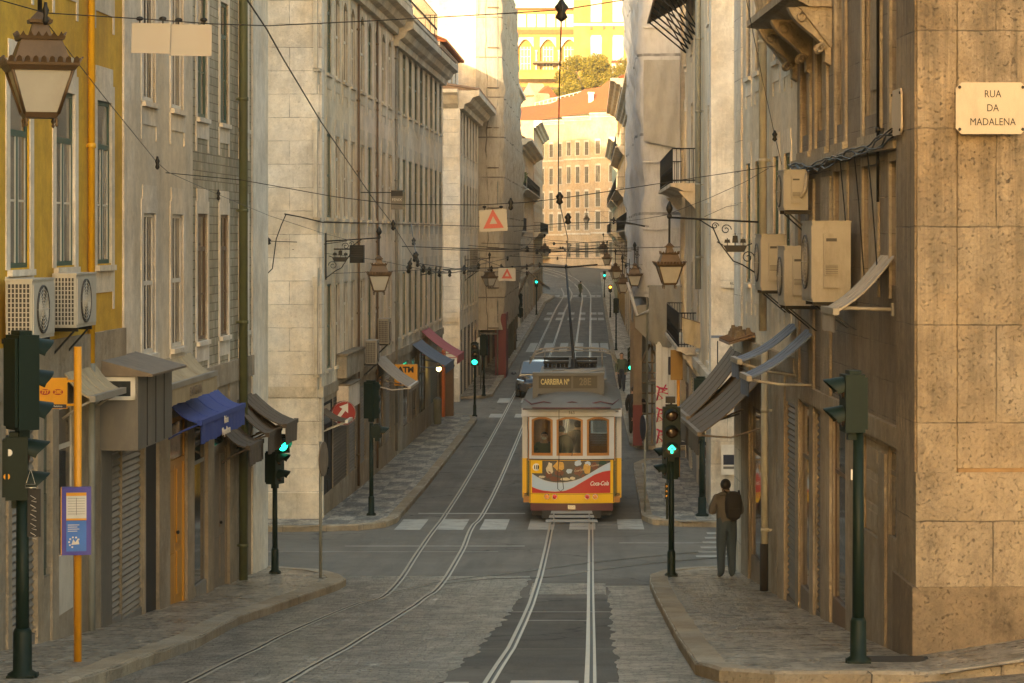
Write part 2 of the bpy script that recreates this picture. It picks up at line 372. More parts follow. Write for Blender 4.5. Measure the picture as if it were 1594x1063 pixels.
M['shoe'] = plain('dark_shoes', (.03,.03,.03), .6)
M['clear'] = clear_mat('clear_glass')
M['gl'] = glow('green_lamp_light', (.01,.85,.42), 1.3)
M['am'] = glow('amber_lamp_light', (1,.30,.02), 2.0)
M['yl'] = glow('yellow_bulb_light', (1,.75,.2), 3.0)
M['lensoff'] = plain('unlit_lens', (.05,.03,.02), .2)
M['rubber'] = plain('rubber', (.02,.02,.02), .7)
M['moss'] = plain('moss', (.07,.08,.02), .95, 0, .4, 5, .5)

# ------------------------------------------------------------------ facades and buildings
class Fac:
    """ground line A -> B with the street on its right-hand side (local -y); x runs along it"""
    def __init__(s, A, B):
        s.A = Vector((*A, 0)); d = Vector((B[0]-A[0], B[1]-A[1], 0)); s.L = d.length; s.d = d.normalized()
        s.n = Vector((-s.d.y, s.d.x, 0)); s.rz = math.atan2(s.d.y, s.d.x)
    def u(s, px):
        k = (px - CX) / FPX
        return (k*s.A.y - s.A.x) / (s.d.x - k*s.d.y)
    def W(s, u, y=0, z=0): return s.A + s.d*u + s.n*y + Vector((0,0,z))
    def Y(s, px): return (s.A + s.d*s.u(px)).y
    def z(s, px, py): return CAMZ - (py - CY) / FPX * s.Y(px)

_cache = {}
def win_meshes(kind, w, h, fm, pm):
    key = (kind, round(w, 2), round(h, 2), fm, pm)
    if key in _cache: return _cache[key]
    f = MB(); t = .055
    f.box(-w/2, -w/2+t, .025, .095, 0, h); f.box(w/2-t, w/2, .025, .095, 0, h)
    f.box(-w/2+t, w/2-t, .025, .095, 0, t); f.box(-w/2+t, w/2-t, .025, .095, h-t, h)
    y0, y1 = .030, .085
    if kind in ('casement', 'green'):
        tr = h*.72
        f.box(-w/2+t, w/2-t, .02, .088, tr-.035, tr+.035)
        f.box(-.035, .035, .028, .088, t, tr-.035)
        for sx in (-1, 1):
            cx = sx*(w/4); f.box(cx-w/4+.04 if sx > 0 else -w/2+t, cx-w/4+.075 if sx > 0 else -w/2+t+.035, y0, y1, t, tr-.035, 1)
            f.box(w/2-t-.035 if sx > 0 else -.075, w/2-t if sx > 0 else -.04, y0, y1, t, tr-.035, 1)
        for zz in (.36, ): f.box(-w/2+t+.001, w/2-t-.001, .033, .080, h*zz-.012, h*zz+.012, 1)
    elif kind == 'sash':
        f.box(-w/2+t, w/2-t, .025, .088, h*.5-.03, h*.5+.03); f.box(-.018, .018, .032, .08, t, h*.5-.03); f.box(-.018, .018, .032, .08, h*.5+.03, h-t)
    elif kind == 'grid':
        for k in (-1, 1): f.box(k*w/6-.014, k*w/6+.014, .03, .08, t, h-t)
        for k in range(1, 4): f.box(-w/2+t, w/2-t, .032, .075, h*k/4-.014, h*k/4+.014)
        f.box(-.03, .03, .03, .085, t, h-t)
    elif kind == 'louver':
        n = int(h/.09)
        for k in range(n):
            z = t + (h-2*t)*k/n
            f.hexa([(-w/2+t,.03,z),(w/2-t,.03,z),(w/2-t,.042,z),(-w/2+t,.042,z)], [(-w/2+t,.068,z+.075),(w/2-t,.068,z+.075),(w/2-t,.08,z+.075),(-w/2+t,.08,z+.075)])
        f.box(-.03, .03, .02, .088, t, h-t)
    pn = MB(); pn.box(-w/2+.01, w/2-.01, .040, .050, .01, h-.01)
    inner = M['fwhite'] if kind == 'green' else M[fm]
    _cache[key] = (f.mesh('window', [M[fm], inner]), pn.mesh('pane', M[pm], False)); return _cache[key]
def surround_mesh(w, h, t, arch, apron, tm):
    key = ('s', round(w, 2), round(h, 2), t, arch, apron, tm)
    if key in _cache: return _cache[key]
    s = MB(); y0, y1 = -.014, .0
    s.box(-w/2-t, -w/2, y0, .06, -.02, h); s.box(w/2, w/2+t, y0, .06, -.02, h)
    if arch:
        n = 8; r = w/2; rise = arch
        pts = [(-w/2-t, h)] + [(-w/2 + w*i/n, h-rise + rise*math.sin(PI*i/n)) for i in range(n+1)] + [(w/2+t, h), (w/2+t, h+t+.02), (-w/2-t, h+t+.02)]
        for i in range(n):
            a, b = -w/2 + w*i/n, -w/2 + w*(i+1)/n; za, zb = h-rise+rise*math.sin(PI*i/n), h-rise+rise*math.sin(PI*(i+1)/n)
            s.hexa([(a,y0,za),(b,y0,zb),(b,.1,zb),(a,.1,za)], [(a,y0,h+t),(b,y0,h+t),(b,.1,h+t),(a,.1,h+t)])
        s.box(-w/2-t, -w/2, y0, .1, h, h+t); s.box(w/2, w/2+t, y0, .1, h, h+t)
    else:
        s.box(-w/2-t, w/2+t, y0, .1, h, h+t*1.3)
        s.box(-w/2-t*.4, w/2+t*.4, y0, .0, h+t*1.3, h+t*2.6)
    s.box(-w/2-t*.5, w/2+t*.5, -.06, .1, -.09, -.02)
    if apron:
        s.box(-w/2-t, w/2+t, -.014, 0, -apron*.62, -.09)
        s.box(-w/2-t, -w/2-t+.09, -.014, 0, -apron, -apron*.62); s.box(w/2+t-.09, w/2+t, -.014, 0, -apron, -apron*.62)
    _cache[key] = s.mesh('surround', M[tm]); return _cache[key]

class Bld:
    def __init__(s, name, label, cat, fac, ua, ub, ztop, depth=9, mat='cream', zb=-1.0, group=None, rev=.10, sidemat=None, base=None):
        s.fac, s.ua, s.ub, s.zt, s.zb, s.depth, s.rev = fac, ua, ub, ztop, zb, depth, rev
        s.root = thing(name, label, cat, fac.W(ua), fac.rz, group); s.holes = []; s.mat = mat; s.L = ub-ua; s.side = sidemat or mat; s.base = base
    def x(s, px): return s.fac.u(px) - s.ua
    def gz(s, x): return g((s.fac.W(s.ua+x)).y) + .13
    def hole(s, x0, x1, z0, z1): s.holes.append((max(.02, x0), min(s.L-.02, x1), z0, z1))
    def win(s, xc, w, z0, z1, kind='casement', fm='fwhite', pm='pane', tm='trim', t=.14, arch=0, apron=.55, sur=True):
        h = z1-z0; s.hole(xc-w/2, xc+w/2, z0, z1)
        f, p = win_meshes(kind, w, h, fm, pm); o = link('window', f, s.root, (xc, 0, z0)); link('pane', p, o)
        if sur: link('surround', surround_mesh(w, h, t, arch, apron, tm), o)
        return o
    def part(s, name, mb, mat): return mb.build(name, mat, s.root)
    def opening(s, x0, x1, z1, kind, z0=None, **k):
        xm = (x0+x1)/2; z0 = s.gz(xm) if z0 is None else z0; s.hole(x0, x1, z0-.6 if k.get('deep', 1) else z0, z1); m = MB(); w = x1-x0; h = z1-z0
        if kind == 'roller':
            n = max(6, int(h/.085))
            for i in range(n):
                z = z0 + h*i/n; d = h/n
                m.add([(x0,.045,z),(x1,.045,z),(x1,.015,z+d*.45),(x0,.015,z+d*.45),(x0,.045,z+d),(x1,.045,z+d)], [(0,1,2,3),(3,2,5,4)])
            m.box(x0, x1, .005, .06, z0-.6, z0+.06)
            return m.build('roller_shutter', M[k.get('m', 'shutter')], s.root, recalc=False)
        if kind == 'shop':
            f = MB(); t = .045; y0, y1 = .02, .09; sill = k.get('sill', .45)
            f.box(x0, x0+t, y0, y1, z0-.6, z1); f.box(x1-t, x1, y0, y1, z0-.6, z1); f.box(x0+t, x1-t, y0, y1, z1-t, z1); f.box(x0+t, x1-t, y0-.03, y1, z0-.6, z0+sill)
            if w > 1.3: f.box(xm-.035, xm+.035, y0, y1, z0+sill, z1-t)
            f.box(x0+t, x1-t, y0+.004, y1-.004, z0+h*.74-.03, z0+h*.74+.03)
            o = f.build('shop_window', M[k.get('m', 'wood')], s.root); q = MB(); q.box(x0+t, x1-t, .032, .05, z0+sill, z1-t); q.build('pane', M[k.get('g', 'shopglass')], o); return o
        if kind == 'door':
            f = MB(); t = .08; y0, y1 = .015, .09; tr = k.get('tr', .78)
            f.box(x0, x0+t, y0, y1, z0-.6, z1); f.box(x1-t, x1, y0, y1, z0-.6, z1); f.box(x0+t, x1-t, y0, y1, z1-t, z1); f.box(x0+t, x1-t, y0, y1, z0+h*tr-.04, z0+h*tr+.04)
            for a, b in ((x0+t, xm-.01), (xm+.01, x1-t)):
                f.box(a, b, .04, .085, z0-.6, z0+h*tr-.04)
                ww = b-a
                for q0, q1 in ((.06,.36),(.42,.94)): f.box(a+ww*.18, b-ww*.18, .022, .04, z0+h*tr*q0, z0+h*tr*q1)
            o = f.build('door', M[k.get('m', 'wood')], s.root)
            q = MB(); q.box(x0+t, x1-t, .03, .05, z0+h*tr+.04, z1-t); q.build('pane', M['pane'], o)
            q = MB(); q.lathe([(.012,-.0),(.028,-.02),(.028,-.04),(.012,-.05)], (xm+.09,.03,z0+1.05), 8, axis='y'); q.build('handle', M['iron'], o); return o
        if kind == 'panel':
            m.box(x0, x1, .05, .09, z0-.6, z1)
            n = k.get('n', 3)
            for i in range(n):
                a, b = z0+h*(i+.08)/n, z0+h*(i+.92)/n
                m.box(x0+w*.12, x1-w*.12, .03, .05, a, b); m.box(x0+w*.24, x1-w*.24, .02, .03, a+.08, b-.08)
            return m.build('panelled_shutter', M[k.get('m', 'wood')], s.root)
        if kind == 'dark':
            m.box(x0, x1, .02, .05, z0-.6, z1); return m.build('shade_panel', M['shade'], s.root)  # flat dark sheet stands in for the shade inside the doorway
    def finish(s, roof=None):
        xs = sorted({0, s.L} | {round(v, 4) for h in s.holes for v in h[:2]}); zs = sorted({s.zb, s.zt} | ({s.base[0]} if s.base else set()) | {round(v, 4) for h in s.holes for v in h[2:]})
        xs = [x for x in xs if 0 <= x <= s.L]; zs = [z for z in zs if s.zb <= z <= s.zt]
        m = MB()
        def ishole(x, z): return any(h[0]-1e-3 < x < h[1]+1e-3 and h[2]-1e-3 < z < h[3]+1e-3 for h in s.holes)
        for i in range(len(xs)-1):
            run = None
            for j in range(len(zs)):
                hol = j == len(zs)-1 or ishole((xs[i]+xs[i+1])/2, (zs[j]+zs[j+1])/2)
                if not hol and run is None: run = zs[j]
                if hol and run is not None:
                    m.add([(xs[i],0,run),(xs[i+1],0,run),(xs[i+1],0,zs[j]),(xs[i],0,zs[j])], [(0,1,2,3)], 2 if s.base and zs[j] <= s.base[0]+1e-4 else 0); run = None
                if s.base and not hol and abs(zs[j]-s.base[0]) < 1e-3 and run is not None and run < zs[j]-1e-4:
                    m.add([(xs[i],0,run),(xs[i+1],0,run),(xs[i+1],0,zs[j]),(xs[i],0,zs[j])], [(0,1,2,3)], 2); run = zs[j]
        r = s.rev
        for x0, x1, z0, z1 in s.holes:
            m.add([(x0,0,z0),(x1,0,z0),(x1,0,z1),(x0,0,z1),(x0,r,z0),(x1,r,z0),(x1,r,z1),(x0,r,z1)], [(0,1,5,4),(1,2,6,5),(2,3,7,6),(3,0,4,7),(4,5,6,7)], 2 if s.base and z1 <= s.base[0]+.05 else 0)
        L, D, a, b = s.L, s.depth, s.zb, s.zt
        m.add([(0,0,a),(0,D,a),(0,D,b),(0,0,b)], [(0,1,2,3)], 1); m.add([(L,0,a),(L,D,a),(L,D,b),(L,0,b)], [(0,1,2,3)], 1)
        m.add([(0,D,a),(L,D,a),(L,D,b),(0,D,b)], [(0,1,2,3)]); m.add([(0,0,b),(L,0,b),(L,D,b),(0,D,b)], [(0,1,2,3)])
        m.build('wall', [M[s.mat], M[s.side], M[s.base[1]] if s.base else M[s.mat]], s.root, recalc=False)
        return s.root
    def cornice(s, z, h, d, m='trim', x0=0, x1=None, name='cornice'):
        q = MB(); q.profx(x0, s.L if x1 is None else x1, [(0,z),(-d*.25,z),(-d*.3,z+h*.25),(-d*.55,z+h*.35),(-d*.7,z+h*.6),(-d,z+h*.7),(-d,z+h),(0,z+h)])
        return q.build(name, M[m], s.root)
    def band(s, z0, z1, d, m='trim', x0=0, x1=None, name='stone_band'):
        q = MB(); q.box(x0, s.L if x1 is None else x1, -d, .0, z0, z1); return q.build(name, M[m], s.root)
    def pipe(s, px, m, z0, z1, r=.055, off=.09, name='drainpipe'):
        q = MB(); x = s.x(px); q.tube([(x,-off,z0),(x,-off,z1)], r, 10)
        z = z0 + .8
        while z < z1:
            q.lathe([(r+.012,0),(r+.012,.06)], (x,-off,z), 10); q.box(x-.02, x+.02, -off, 0, z+.01, z+.05); z += 1.9
        return q.build(name, M[m], s.root)
    def tileroof(s, z, over=.35, rise=1.2, run=2.6, m='rooftile', x0=0, x1=None):
        x1 = s.L if x1 is None else x1; q = MB(); n = max(4, int((x1-x0)/.24))
        for i in range(n):                                          # rows of barrel tiles running up the slope
            a, b = x0+(x1-x0)*i/n, x0+(x1-x0)*(i+1)/n; vs = []; k = 4
            for (y, zz) in ((-over, z), (run, z+rise)):
                for j in range(k+1): vs.append((a+(b-a)*j/k, y, zz+.09*math.sin(PI*j/k)))
            q.add(vs, [(j, j+1, k+2+j, k+1+j) for j in range(k)], 0, True)
            q.add([(a,-over,z-.03),(b,-over,z-.03)]+vs[:k+1][::-1], [list(range(k+3))], 0)
        q.add([(x0,-over,z-.03),(x1,-over,z-.03),(x1,run,z+rise-.03),(x0,run,z+rise-.03)], [(0,1,2,3)])
        q.add([(x0,run,z+rise),(x1,run,z+rise),(x1,s.depth,z-.03),(x0,s.depth,z-.03)], [(0,1,2,3)])
        q.add([(x0,-over,z-.03),(x0,run,z+rise),(x0,s.depth,z-.03)], [(0,1,2)]); q.add([(x1,-over,z-.03),(x1,run,z+rise),(x1,s.depth,z-.03)], [(0,1,2)])
        return q.build('roof', M[m], s.root, recalc=False)
    def balcony(s, x0, x1, z, d=.7, m='trim', rail=True, name='balcony', h=.95):
        q = MB(); q.profx(x0, x1, [(0,z-.22),(-d*.5,z-.22),(-d*.8,z-.12),(-d,z-.1),(-d,z),(0,z)])
        for xx in (x0+.15, x1-.15): q.hexa([(xx-.09,-.02,z-.75),(xx+.09,-.02,z-.75),(xx+.09,0,z-.75),(xx-.09,0,z-.75)], [(xx-.09,-d*.7,z-.22),(xx+.09,-d*.7,z-.22),(xx+.09,0,z-.22),(xx-.09,0,z-.22)])
        o = q.build(name, M[m], s.root)
        if rail:
            r = MB(); e = d-.06
            for zz in (z+.08, z+h): r.tube([(x0+.05,0,zz),(x0+.05,-e,zz),(x1-.05,-e,zz),(x1-.05,0,zz)], .018, 5)
            n = max(3, int((x1-x0)/(.13 if x1-x0 < 6 else .42)))
            for i in range(n+1):
                xx = x0+.05+(x1-x0-.1)*i/n; r.tube([(xx,-e,z),(xx,-e,z+h)], .010, 4)
                if i < n: 
                    xm = xx+(x1-x0-.1)/n/2; r.tube([(xx,-e,z+h*.35),(xm,-e,z+h*.5),(xx+(x1-x0-.1)/n,-e,z+h*.35)], .008, 4)
            for k in range(1, 6):
                yy = -e*k/6
                for xx in (x0+.05, x1-.05): r.tube([(xx,yy,z),(xx,yy,z+h)], .010, 4)
            r.build('railing', M['iron'], o)
        return o

def awning(name, label, fac, ua, ub, zt, zo, proj, m, val=.25, arms=True, group=None, lettering=None, bar='acb', seams=4, side=False, yw=0):
    """sloping cloth from (wall, zt) out to (proj, zo) with a hanging valance"""
    L = ub-ua; r = thing(name, label, 'awning', fac.W(ua, 0, zt), fac.rz, group); dz = zo-zt
    q = MB(); n, k = 10, 6; top = []
    for i in range(n+1):
        for j in range(k+1):
            t = j/k; top.append((L*i/n, -proj*t+yw*(1-t), dz*t - .075*math.sin(PI*t) - .004*math.sin(2*PI*seams*i/n)*math.sin(PI*t)))
    fs = [(i*(k+1)+j, (i+1)*(k+1)+j, (i+1)*(k+1)+j+1, i*(k+1)+j+1) for i in range(n) for j in range(k)]
    q.add(top, fs, 0, True); q.add([(x, y, z-.025) for x, y, z in top], fs, 0, True)
    for a, b in ((0, 1), (n*(k+1), -1)):
        for j in range(k):
            p0, p1 = top[a+j], top[a+j+1]; q.add([p0, p1, (p1[0],p1[1],p1[2]-.025), (p0[0],p0[1],p0[2]-.025)], [(0,1,2,3)])
    for i in range(1, seams): q.tube([(L*i/seams, -proj*t, dz*t-.075*math.sin(PI*t)) for t in (0,.25,.5,.75,1)], .007, 4)
    q.build('canopy', M[m], r, recalc=False)
    b = MB(); b.box(-.02, L+.02, -proj-.035, -proj+.035, dz-.045, dz+.03); b.build('front_bar', M[bar], r)
    if val:
        v = MB(); N = max(16, int(L/.07)); vs = []
        for i in range(N+1):
            x = L*i/N; w = .012*math.sin(i*1.35); vs += [(x, -proj-.02, dz-.03), (x, -proj-.02+w, dz-.03-val*(.97+.03*math.sin(i*.45)))]
        v.add(vs, [(2*i, 2*i+2, 2*i+3, 2*i+1) for i in range(N)], 0, True)
        v.add([(x, y+.012, z) for x, y, z in vs], [(2*i, 2*i+2, 2*i+3, 2*i+1) for i in range(N)], 0, True)
        if side:
            for x in (0, L): v.prism([(x,0,-.03),(x,-proj,dz-.03),(x,-proj,dz-.03-val),(x,0,-.15)], (.012 if x == 0 else -.012,0,0))
        v.build('valance', M[m], r, recalc=False)
        if lettering: text('lettering', lettering[0], lettering[1], M[lettering[2]], r, (L*lettering[3], -proj-.055, dz-.03-val*.5))
    if arms:
        for x in (.06, L-.06):
            a = MB(); a.tube([(x, -.02, dz-.25 if dz > -.6 else dz*.7-.2), (x, -proj*.5, dz*.9-.16), (x, -proj+.02, dz-.03)], .018, 6); a.build('arm', M[bar], r)
    return r

def ac_unit(label, fac, u0, L, z, h, dep, m='acw', off=.08, near=-1, group='air conditioners on the walls', grille=True, style=0):
    """outdoor air conditioner on wall brackets; near = which end (-1 low x, +1 high x) is turned to the camera"""
    r = thing('air_conditioner', label, 'air conditioner', fac.W(u0, -off, z), fac.rz, group)
    c = MB(); c.box(0, L, -dep, 0, 0, h); c.box(-.012, L+.012, -dep-.012, .008, h, h+.02); c.box(.03, L-.03, -dep-.012, -dep, .04, h-.04)
    xe = 0 if near < 0 else L; sx = near
    if style:                                                       # service cover with a grip slot on the end
        w = dep*.42; c.box(min(xe, xe+sx*.045), max(xe, xe+sx*.045), -dep*.72, -dep*.72+w, h*.18, h*.86)
        c.box(min(xe+sx*.04, xe+sx*.075), max(xe+sx*.04, xe+sx*.075), -dep*.72+.02, -dep*.72+w-.02, h*.34, h*.48)
    c.build('casing', M[m], r)
    f = MB(); cx = L*.42; rr = min(h*.42, L*.34)
    f.lathe([(rr,-.02),(rr,-.03),(rr-.02,-.03),(rr-.02,-.022)], (cx, -dep, h*.5), 24, axis='y', cap=False); f.lathe([(rr,-.0125),(rr,-.014)], (cx, -dep, h*.5), 24, axis='y')
    for k in range(1, 7): f.lathe([(rr*k/7,-.02),(rr*k/7,-.027),(rr*k/7-.006,-.027),(rr*k/7-.006,-.02)], (cx, -dep, h*.5), 20, 1, axis='y', cap=False)
    for k in range(8): a = PI*k/4; f.tube([(cx, -dep-.024, h*.5), (cx+rr*math.cos(a), -dep-.024, h*.5+rr*math.sin(a))], .005, 4, 1)
    f.build('fan_guard', [M['acdark'], M[m]], r)
    if grille:
        q = MB(); nx, nz = 6, 11
        q.box(min(xe, xe+sx*.006), max(xe, xe+sx*.006), -dep*.93, -dep*.07, h*.05, h*.95, 1)
        for i in range(nx+1): y = -dep*.93+dep*.86*i/nx; q.box(min(xe+sx*.006, xe+sx*.022), max(xe+sx*.006, xe+sx*.022), y-.006, y+.006, h*.05, h*.95)
        for i in range(nz+1): zz = h*.05+h*.9*i/nz; q.box(min(xe+sx*.006, xe+sx*.020), max(xe+sx*.006, xe+sx*.020), -dep*.93, -dep*.07, zz-.005, zz+.005)
        q.build('grille', [M[m], M['acdark']], r)
    elif style:
        q = MB()
        for y in (-dep*.66, ): q.box(min(xe+sx*.045, xe+sx*.049), max(xe+sx*.045, xe+sx*.049), y, y+dep*.28, h*.76, h*.80)
        for i in range(5): q.box(min(xe+sx*.075, xe+sx*.079), max(xe+sx*.075, xe+sx*.079), -dep*.68, -dep*.36, h*.36+i*h*.022, h*.368+i*h*.022)
        q.build('grip_slot', M['acdark'], r)
        if style == 2:
            q = MB(); q.tube([(xe-sx*.1, .0, h*1.02), (xe+sx*.03, -.02, h*.9), (xe+sx*.05, -.05, h*.5), (xe+sx*.06, -dep*.35, h*.33)], .03, 8); q.build('pipe', M[m], r)
    for x in (L*.15, L*.85):
        b = MB(); b.box(x-.02, x+.02, -dep*.95, off, -.05, 0); b.hexa([(x-.015,off-.03,-.35),(x+.015,off-.03,-.35),(x+.015,off,-.35),(x-.015,off,-.35)], [(x-.015,-dep*.8,-.05),(x+.015,-dep*.8,-.05),(x+.015,-dep*.7,-.05),(x-.015,-dep*.7,-.05)])
        b.build('bracket', M['iron'], r)
    return r
# ------------------------------------------------------------------ ground
_jr = [[random.Random(k*977+s).uniform(-.075,.075)*(1 if k % 3 else 1.9) for k in range(200)] for s in (0, 1, 2)]
def jag(Y, s): t = (Y+10)/.42; k = int(t); f = min(1, (t-k)*2.2); return _jr[s][k % 200]*(1-f)+_jr[s][(k+1) % 200]*f
XL = lambda Y: interp([(0,-4.9),(25,-4.68),(36,-4.86),(41,-4.5),(44,-4.12)], Y)
def sheet(name, m, xl, xr, y0, y1, dz, step=.8, nx=6, sl=None):
    q = MB(); n = max(1, int((y1-y0)/step)); vs = []
    for i in range(n+1):
        Y = y0+(y1-y0)*i/n; a, b = (xl(Y) if callable(xl) else xl), (xr(Y) if callable(xr) else xr)
        for j in range(nx+1): vs.append((a+(b-a)*j/nx, Y, g(Y)+dz+(sl(a+(b-a)*j/nx) if sl else 0)))
    q.add(vs, [(i*(nx+1)+j, i*(nx+1)+j+1, (i+1)*(nx+1)+j+1, (i+1)*(nx+1)+j) for i in range(n) for j in range(nx)], 0, True)
    return struct(q.build(name, m, recalc=False))

M['earth'] = plain('town_ground', (.12,.10,.075), .95, 0, .3, 1)
def asphalt(name, c, patch=.35):
    t = NT(name); p = t.pos()
    b = t.mix(t.ramp(t.noise(p, .35, 6, .7), .35, .66), mul(c, 1+patch), mul(c, 1-patch))
    b = t.mix(t.ramp(t.noise(t.map(p, 2.4, .16, 1), 1.0, 4, .6), .45, .7), b, mul(c, .62))
    b = t.mix(t.ramp(t.noise(p, 60, 3, .8), .45, .75), b, mul(c, 1.9))
    vo = t.n('ShaderNodeTexVoronoi', feature='DISTANCE_TO_EDGE'); vo.inputs['Scale'].default_value = .28
    w = t.n('ShaderNodeVectorMath', operation='MULTIPLY_ADD'); nz = t.n('ShaderNodeTexNoise'); nz.inputs['Scale'].default_value = 1.6; nz.inputs['Detail'].default_value = 5; t.l(p, nz.inputs['Vector'])
    t.l(nz.outputs['Color'], w.inputs[0]); w.inputs[1].default_value = (.9,.9,0); t.l(p, w.inputs[2]); t.l(w.outputs[0], vo.inputs['Vector'])
    crack = t.math('MULTIPLY', t.ramp(vo.outputs['Distance'], .003, .012, (1,1,1,1), (0,0,0,1)), t.ramp(t.noise(p, .3, 2), .45, .6))
    b = t.mix(t.math('MULTIPLY', crack, .8), b, (.018,.015,.012))
    t.col(b); t.l(t.math('ADD', .55, t.math('MULTIPLY', t.noise(p, .9, 4), .4)), t.b.inputs['Roughness']); t.b.inputs['Specular IOR Level'].default_value = .22
    t.bump(t.math('SUBTRACT', t.noise(p, 90, 4), crack), .5, .006); return t.m
M['asphalt'] = asphalt('asphalt', (.125,.11,.09)); M['asphaltd'] = asphalt('dark_asphalt', (.088,.078,.064), .45)
M['setts'] = cobble('granite_setts', (.22,.20,.17), (.50,.46,.40), (.05,.044,.036), .22, .15, (.2,.5), bump=1.0, spec=.7)
M['calcada'] = cobble('limestone_cobbles', (.46,.41,.335), (.80,.73,.61), (.13,.105,.078), .15, .15, (.16,.42), 'vor', 1.0, spec=.85)
M['calcadap'] = cobble('patterned_cobbles', (.48,.44,.37), (.76,.71,.61), (.14,.122,.097), .13, .13, (.3,.6), 'vor', .8, pattern=(.19,.19,.19))

q = MB(); ys = [-60,-30,0,12,24.8,31,40,46.5,54,61,70,85,100,215,250,280,296,312,330,345]
EDGE = 900
vs = []; rows = [(-900, g(-60))] + [(y, g(y)) for y in ys] + [(352,5.5),(372,12),(385,24),(420,30),(520,36),(900,30),(2500,5)]
for Y, z in rows: vs += [(x, Y, z-.35) for x in (-2500,-60,-7,4,60,2500)]
q.add(vs, [(i*6+j, i*6+j+1, (i+1)*6+j+1, (i+1)*6+j) for i in range(len(rows)-1) for j in range(5)], 0, True)
struct(q.build('ground', M['earth'], recalc=False))
sheet('road', M['asphalt'], -5.4, 1.9, -8, 300, 0)
for nm, a, b, y0, y1 in (('cross_road', -60, -5.4, 44.5, 60.8), ('cross_road', 1.9, 60, 44.5, 62.2), ('side_road', -60, -5.4, 100, 111.5), ('side_road', 1.9, 60, 79, 85)): sheet(nm, M['asphalt'], a, b, y0, y1, 0)
# the street beyond bends away to the left in front of the closing facade
q = MB(); vs = []; N = 14
for i in range(N+1):
    t = i/N; Y = 300+26*math.sin(t*PI/2); X = -1.6-16*(1-math.cos(t*PI/2)); a = t*PI/2
    for j in (-3.2,-1,1,3.2): vs.append((X+j*math.cos(a), Y+j*math.sin(a), g(Y)+.0+ .5*t*t))
q.add(vs, [(i*4+j, i*4+j+1, (i+1)*4+j+1, (i+1)*4+j) for i in range(N) for j in range(3)], 0, True)
struct(q.build('curving_road', M['asphalt'], recalc=False))
sheet('cobbled_road', M['setts'], -5.4, lambda Y: -1.46+.018*(Y-24.8)+jag(Y, 1)*.6, -8, 46.6, .004, .2)
sheet('cobbled_strip', M['setts'], lambda Y: .28+jag(Y, 2)*.45, 1.3, -8, 44.2, .004, .2, nx=2)
sheet('cobbled_patch', M['setts'], -1.02, .25, 42.2, 44.8, .003, nx=2)
sheet('track_bed', M['asphaltd'], -1.56, .33, 5, 41.5, .002, nx=2)

def pavement(name, m, edge, back, y0, y1, step=.4, dz=.13):
    return sheet(name, m, edge, back, y0, y1, dz, step, 5)
def kerb(path, w=.26, side=1, name='kerb'):
    """path of (X, Y) along the gutter; the stone lies to the given side"""
    q = MB(); pts = [Vector((x, y)) for x, y in path]; vs = []
    for i, p in enumerate(pts):
        d = (pts[min(i+1, len(pts)-1)]-pts[max(i-1, 0)]).normalized(); n = Vector((-d.y, d.x))*side; pi = p+n*w
        z0, z1 = g(p.y), g(pi.y); e = max(0, p.x-3.3)*.15 if p.y < 26 else 0; z0 += e; z1 += e; wob = .012*math.sin(i*2.1)+.008*math.sin(i*5.3)
        vs += [(p.x, p.y, z0-.1), (p.x-n.x*.01, p.y-n.y*.01, z0+.115+wob*.5), (p.x+n.x*.025, p.y+n.y*.025, z0+.142+wob*.5), (pi.x, pi.y, z1+.140+wob*.5), (pi.x, pi.y, z1+.05)]
    q.add(vs, [(i*5+j, i*5+j+1, (i+1)*5+j+1, (i+1)*5+j) for i in range(len(pts)-1) for j in range(4)])
    return struct(q.build(name, M['kerb']))
def dense(path, step=.5):
    out = [path[0]]
    for a, b in zip(path, path[1:]):
        n = max(1, int(math.dist(a, b)/step))
        out += [(a[0]+(b[0]-a[0])*i/n, a[1]+(b[1]-a[1])*i/n) for i in range(1, n+1)]
    return out
def xs_of(path):                                                    # path as X(Y), path given with rising Y
    return lambda Y: interp([(y, x) for x, y in path], Y)
# near left pavement
kl = [(-4.9,2),(-4.68,25),(-4.74,30),(-4.86,35.5),(-4.55,40.5),(-4.25,43),(-4.22,44.2),(-4.45,45.4),(-4.95,46.5),(-5.8,47.3),(-7.5,47.7)]
pavement('pavement', M['calcada'], -9.5, xs_of(kl), -8, 47.6); kerb(dense(kl), .3, 1)
kr = [(14,24.1),(3.2,24.3),(1.75,24.45),(1.25,24.9),(1.06,26),(1.06,32),(1.04,38),(1.0,43.5),(1.05,45.2),(1.3,46.4),(1.9,47.2),(3.2,47.6),(12,47.8)]
pavement('pavement', M['calcada'], xs_of(kr[1:]), 3.3, 24.35, 47.55); kerb(dense(kr), .3, -1)
slope_r = lambda X: max(0, X-3.3)*.15
sheet('pavement', M['calcada'], 3.3, 14, 24.2, 27.4, .13, .4, nx=5, sl=slope_r); sheet('cross_road', M['setts'], 1.0, 14, 2, 24.2, .008, .8, 8, sl=slope_r)
